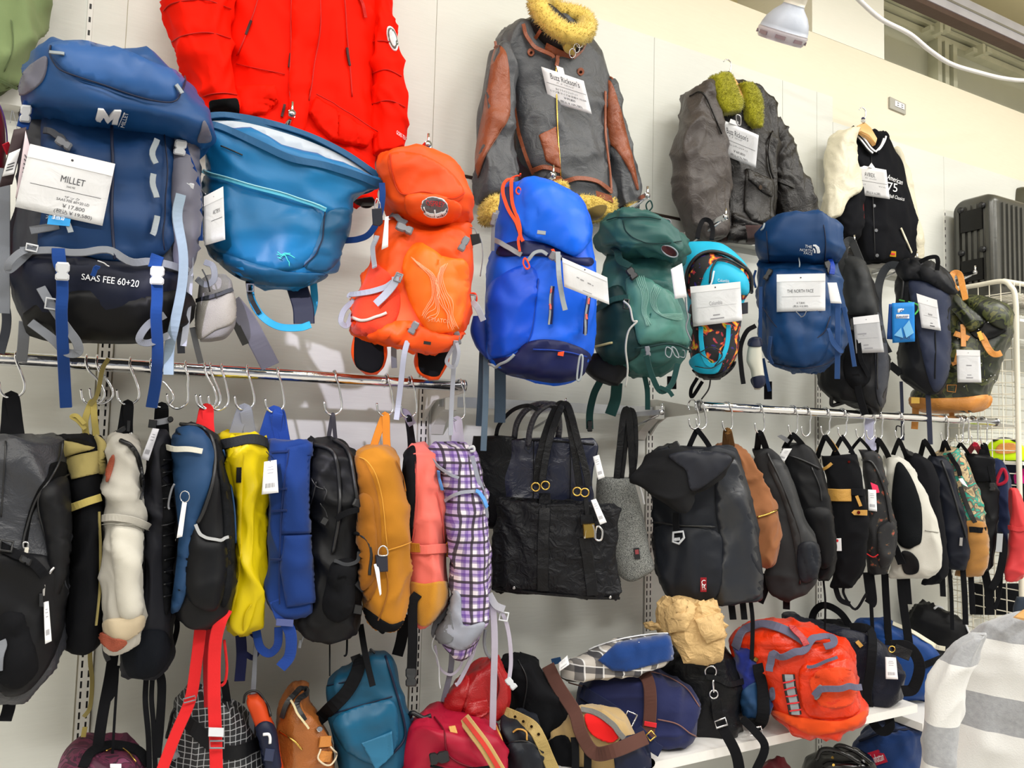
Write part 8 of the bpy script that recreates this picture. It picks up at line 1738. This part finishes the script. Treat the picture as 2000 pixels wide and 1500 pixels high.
for x, y in ((1626, 1480), (1628, 1494)): plate(T, circ(x, y, 3, 8), BRASS, 'gold_stud', body=b, off=.006, th=.003)
T, b = shelfbag('pouch', 'dark red pouch corner at the bottom edge', [(1490, 1500, 1520), (1500, 1490, 1545), (1560, 1480, 1560)], mat('oxblood cloth', (96, 14, 26), 'fabric'), -.36, .05, 124, cat='pouch', floor=.13)
# ================================================================== RACK, SUITCASE, SWEATER
GROUP = None
WIRE = mat('cream coated wire', (232, 226, 208), 'plastic', rough=.35, var=.02)
RX = 3.50
def WX(px, py, x): d = ray(px, py); return EYE+d*(x/d.x)
T = Thing('wire_rack', 'cream wire grid rack standing at the right end of the wall', 'rack')
zt = WX(1940, 552, RX).z; yf = WX(1986, 700, RX).y
P = crspline([Vector((RX, -.02, zt)), Vector((RX, yf*.5, zt)), Vector((RX, yf+.06, zt)), Vector((RX, yf+.02, zt-.03)), Vector((RX, yf, zt-.10)), Vector((RX, yf, zt-.4)), Vector((RX, yf, .02))], 6)
v, f = tubevf(P, .011, 10); T.add('side_frame', v, f, WIRE)
P = [Vector((RX, yf+.05, zt)), Vector((RX+.5, yf+.03, zt+.005)), Vector((RX+1.3, yf+.02, zt+.005))]; v, f = tubevf(P, .011, 10); T.add('top_rail', v, f, WIRE)
parts = []; y = -.03
while y > yf+.02: parts.append(tubevf([Vector((RX, y, .05)), Vector((RX, y, zt))], .0024, 5)); y -= .05
z = .1
while z < zt-.02: parts.append(tubevf([Vector((RX, -.02, z)), Vector((RX, yf, z))], .0024, 5)); z += .05
v, f = join(*parts); T.add('side_grid', v, f, WIRE, kind='stuff')
parts = []; x = RX+.05
while x < RX+1.2: parts.append(tubevf([Vector((x, -.03, .05)), Vector((x, -.03, zt))], .0024, 5)); x += .06
z = .1
while z < zt: parts.append(tubevf([Vector((RX, -.03, z)), Vector((RX+1.2, -.03, z))], .0024, 5)); z += .06
v, f = join(*parts); T.add('back_grid', v, f, WIRE, kind='stuff')
parts = [tubevf([Vector((RX+.03*i, -.03, zt-.06)), Vector((RX+.03*i, yf, zt-.06))], .0022, 5) for i in range(1, 36)]; v, f = join(*parts); T.add('top_shelf_grid', v, f, WIRE, kind='stuff')
parts = [tubevf([Vector((RX+.045*i, yf+.03, zt-.06)), Vector((RX+.045*i, yf+.03, zt))], .0022, 5) for i in range(1, 24)]; v, f = join(*parts); T.add('shelf_rail_pickets', v, f, WIRE, kind='stuff')
for zz in (WX(1995, 640, RX+.3).z, 1.45):
    v, f = boxvf((RX+.03, yf, zz-.012), (RX+1.2, -.04, zz)); T.add('inner_shelf', v, f, SHELFM, smooth=False)
# suitcase
SUI = mat('gunmetal polycarbonate', (78, 78, 74), 'plastic', rough=.3, metal=.35)
T = Thing('suitcase', 'grooved gunmetal hard-shell suitcase standing on top of the wire rack', 'suitcase')
x0 = RX+.03; zs = zt-.052; p1 = WX(1864, 392, x0); H = p1.z-zs; d0 = -.045; d1 = WX(1944, 480, x0).y; L = 1.0
def rbox(x0, x1, y0, y1, z0, z1, r, seg=6):
    prof = []
    for cx, cz, a0 in ((y1-r, z1-r, 0), (y0+r, z1-r, 90), (y0+r, z0+r, 180), (y1-r, z0+r, 270)):
        for i in range(seg+1): a = math.radians(a0+90*i/seg); prof.append((cx+r*math.cos(a), cz+r*math.sin(a)))
    n = len(prof); V, F = [], []; my, mz = (y0+y1)/2, (z0+z1)/2
    for xx, s in ((x0, .93), (x0+r*.35, .985), (x0+r, 1), (x1-r, 1), (x1-r*.35, .985), (x1, .93)): V += [(xx, my+(a-my)*s, mz+(b-mz)*s) for a, b in prof]
    for k in range(5):
        for i in range(n): F.append((k*n+i, k*n+(i+1) % n, (k+1)*n+(i+1) % n, (k+1)*n+i))
    F.append(tuple(reversed(range(n)))); F.append(tuple(5*n+i for i in range(n))); return V, F
v, f = rbox(x0, x0+.52, d1, d0, zs, p1.z, .05); T.add('shell', v, f, SUI)
my = (d0+d1)/2
for yy in [d1+.03+i*(d0-d1-.06)/5 for i in range(6)]:
    v, f = boxvf((x0-.008, yy-.007, zs+.05), (x0+.01, yy+.007, p1.z-.045)); T.add('shell_rib', v, f, SUI, smooth=False)
for i in range(11):
    xx = x0+.06+i*.038; v, f = boxvf((xx-.008, d1-.009, zs+.05), (xx+.008, d1+.01, p1.z-.05)); T.add('shell_rib', v, f, SUI, smooth=False)
for zz in (p1.z-.12, zs+.13):
    v, f = boxvf((x0-.016, my-.05, zz-.05), (x0-.006, my+.05, zz+.05)); T.add('latch_plate', v, f, mat('dark latch', (48, 48, 48), 'metal', rough=.4), smooth=False)
for zz in (p1.z-.06, zs+.22):
    for yy in (d1+.05, d0-.05):
        v, f = tubevf([Vector((x0-.02, yy, zz)), Vector((x0, yy, zz))], .014, 10); T.add('corner_stud', v, f, BLKP)
T = Thing('suitcase', 'dark olive rounded case at the upper right edge above the grooved suitcase', 'suitcase')
b = Body(T, [(356, 1992, 2040), (366, 1978, 2070), (385, 1972, 2080), (430, 1970, 2090), (520, 1970, 2090)], -.07, .05, mat('olive hard shell', (74, 72, 58), 'plastic'), seed=130, fold=(0, 8), wr=(0, 8, 1))
cord(T, [(1974, 392), (1990, 400), (2010, 416)], PAPER, 'white_tag_edge', r=3, body=b, off=.01)
# neon bag and others hanging behind the grid
NEO = mat('neon yellow cloth', (206, 240, 20), 'fabric')
def far(rows, x, m, name, label, cat, seed):
    T = Thing(name, label, cat); a = WX((rows[0][1]+rows[0][2])/2, rows[0][0], x); return T, Body(T, rows, a.y, .03, m, seed=seed)
T, b = far([(858, 1945, 1980), (868, 1930, 1996), (885, 1926, 2004), (898, 1924, 2004)], 3.74, NEO, 'visor_cap', 'neon yellow cap hanging on the wire rack at the right edge', 'cap', 131)
patch(T, b, [(1952, 868), (1980, 866), (1990, 880), (1970, 886), (1945, 884)], TAN, 'tan_lining', off=.006); cord(T, [(1940, 862), (1962, 856), (1988, 864)], BLKP, 'black_trim', r=2.4, body=b, off=.004)
T, b = far([(898, 1926, 2010), (925, 1930, 2010), (950, 1950, 2010)], 3.78, NAVYD, 'bag', 'navy cloth bag behind the rack grid under the neon cap', 'bag', 132)
T, b = far([(915, 1990, 2010), (930, 1980, 2012), (944, 1982, 2004)], 3.70, mat('neon pink cloth', (240, 20, 150), 'fabric'), 'pouch', 'neon pink pouch behind the rack grid', 'pouch', 133)
T, b = far([(930, 1976, 2020), (980, 1976, 2020), (1010, 1990, 2020)], 3.82, BLK, 'bag', 'black bag behind the rack grid under the pink pouch', 'bag', 134)
T, b = far([(1140, 1900, 1990), (1170, 1890, 2010), (1200, 1890, 2010)], 3.74, BLKF, 'bag', 'dark bag on the lower rack shelf behind the dangling straps', 'bag', 135)
T, b = far([(1165, 1985, 2010), (1190, 1978, 2020), (1225, 1982, 2020)], 3.4, mat('dark denim', (50, 60, 74), 'fabric'), 'garment', 'dark denim sleeve edge above the striped sweater', 'clothing', 136)

# striped sweater close to the camera
def knit():
    def fn(nt, vec, b):
        n = nt.nodes.new('ShaderNodeTexNoise'); n.inputs['Scale'].default_value = 90; n.inputs['Detail'].default_value = 5; nt.links.new(vec, n.inputs['Vector'])
        g = nt.nodes.new('ShaderNodeNewGeometry'); sp = nt.nodes.new('ShaderNodeSeparateXYZ'); nt.links.new(g.outputs['Position'], sp.inputs[0]); z = sp.outputs['Z']
        cur = (222, 222, 220)
        for (a, c) in SW_BANDS:
            msk = _math(nt, 'MULTIPLY', _math(nt, 'LESS_THAN', z, a), _math(nt, 'GREATER_THAN', z, c)); cur = _mix(nt, msk, cur, _mix(nt, n.outputs['Fac'], (138, 140, 144), (176, 178, 182)))
        nt.links.new(cur, b.inputs['Base Color']); b.inputs['Sheen Weight'].default_value = .3
        bp = nt.nodes.new('ShaderNodeBump'); bp.inputs['Strength'].default_value = .3; bp.inputs['Distance'].default_value = .003; n2 = nt.nodes.new('ShaderNodeTexNoise'); n2.inputs['Scale'].default_value = 260; nt.links.new(vec, n2.inputs['Vector']); nt.links.new(n2.outputs['Fac'], bp.inputs['Height']); nt.links.new(bp.outputs[0], b.inputs['Normal'])
    return fn
ys = -1.05
zz = lambda py: W(1930, py, ys).z
SW_BANDS = [(9, zz(1268)), (zz(1384), zz(1458))]
KN = pattern('white and grey striped knit', knit(), .95)
SW_BANDS = [(9, zz(1268)), (zz(1372), zz(1470))]
KN2 = KN
T = Thing('sweater', 'white and grey striped knit sweater on a hanger in the lower right corner', 'sweater')
b = Body(T, [(1196, 1985, 2080), (1210, 1950, 2110), (1236, 1900, 2140), (1262, 1866, 2150), (1300, 1850, 2160), (1380, 1848, 2160), (1460, 1850, 2160), (1600, 1852, 2160)], ys, .05, KN, seed=140, fold=(.006, 5), face='cam', name='torso')
sl = Body(T, [(1240, 1900, 1925), (1262, 1862, 1920), (1300, 1834, 1905), (1340, 1818, 1890), (1400, 1809, 1876), (1460, 1802, 1868), (1600, 1796, 1866)], ys-.03, .045, KN, seed=141, fold=(.006, 6), name='sleeve')
T = Thing('coat_hanger', 'yellow wooden hanger shoulder inside the striped sweater', 'hanger'); plate(T, [(1978, 1206), (1996, 1192), (2020, 1180), (2040, 1186), (2020, 1200), (2000, 1212)], WOODH, 'wooden_yoke', y=ys-.05, th=.02, bev=.3)
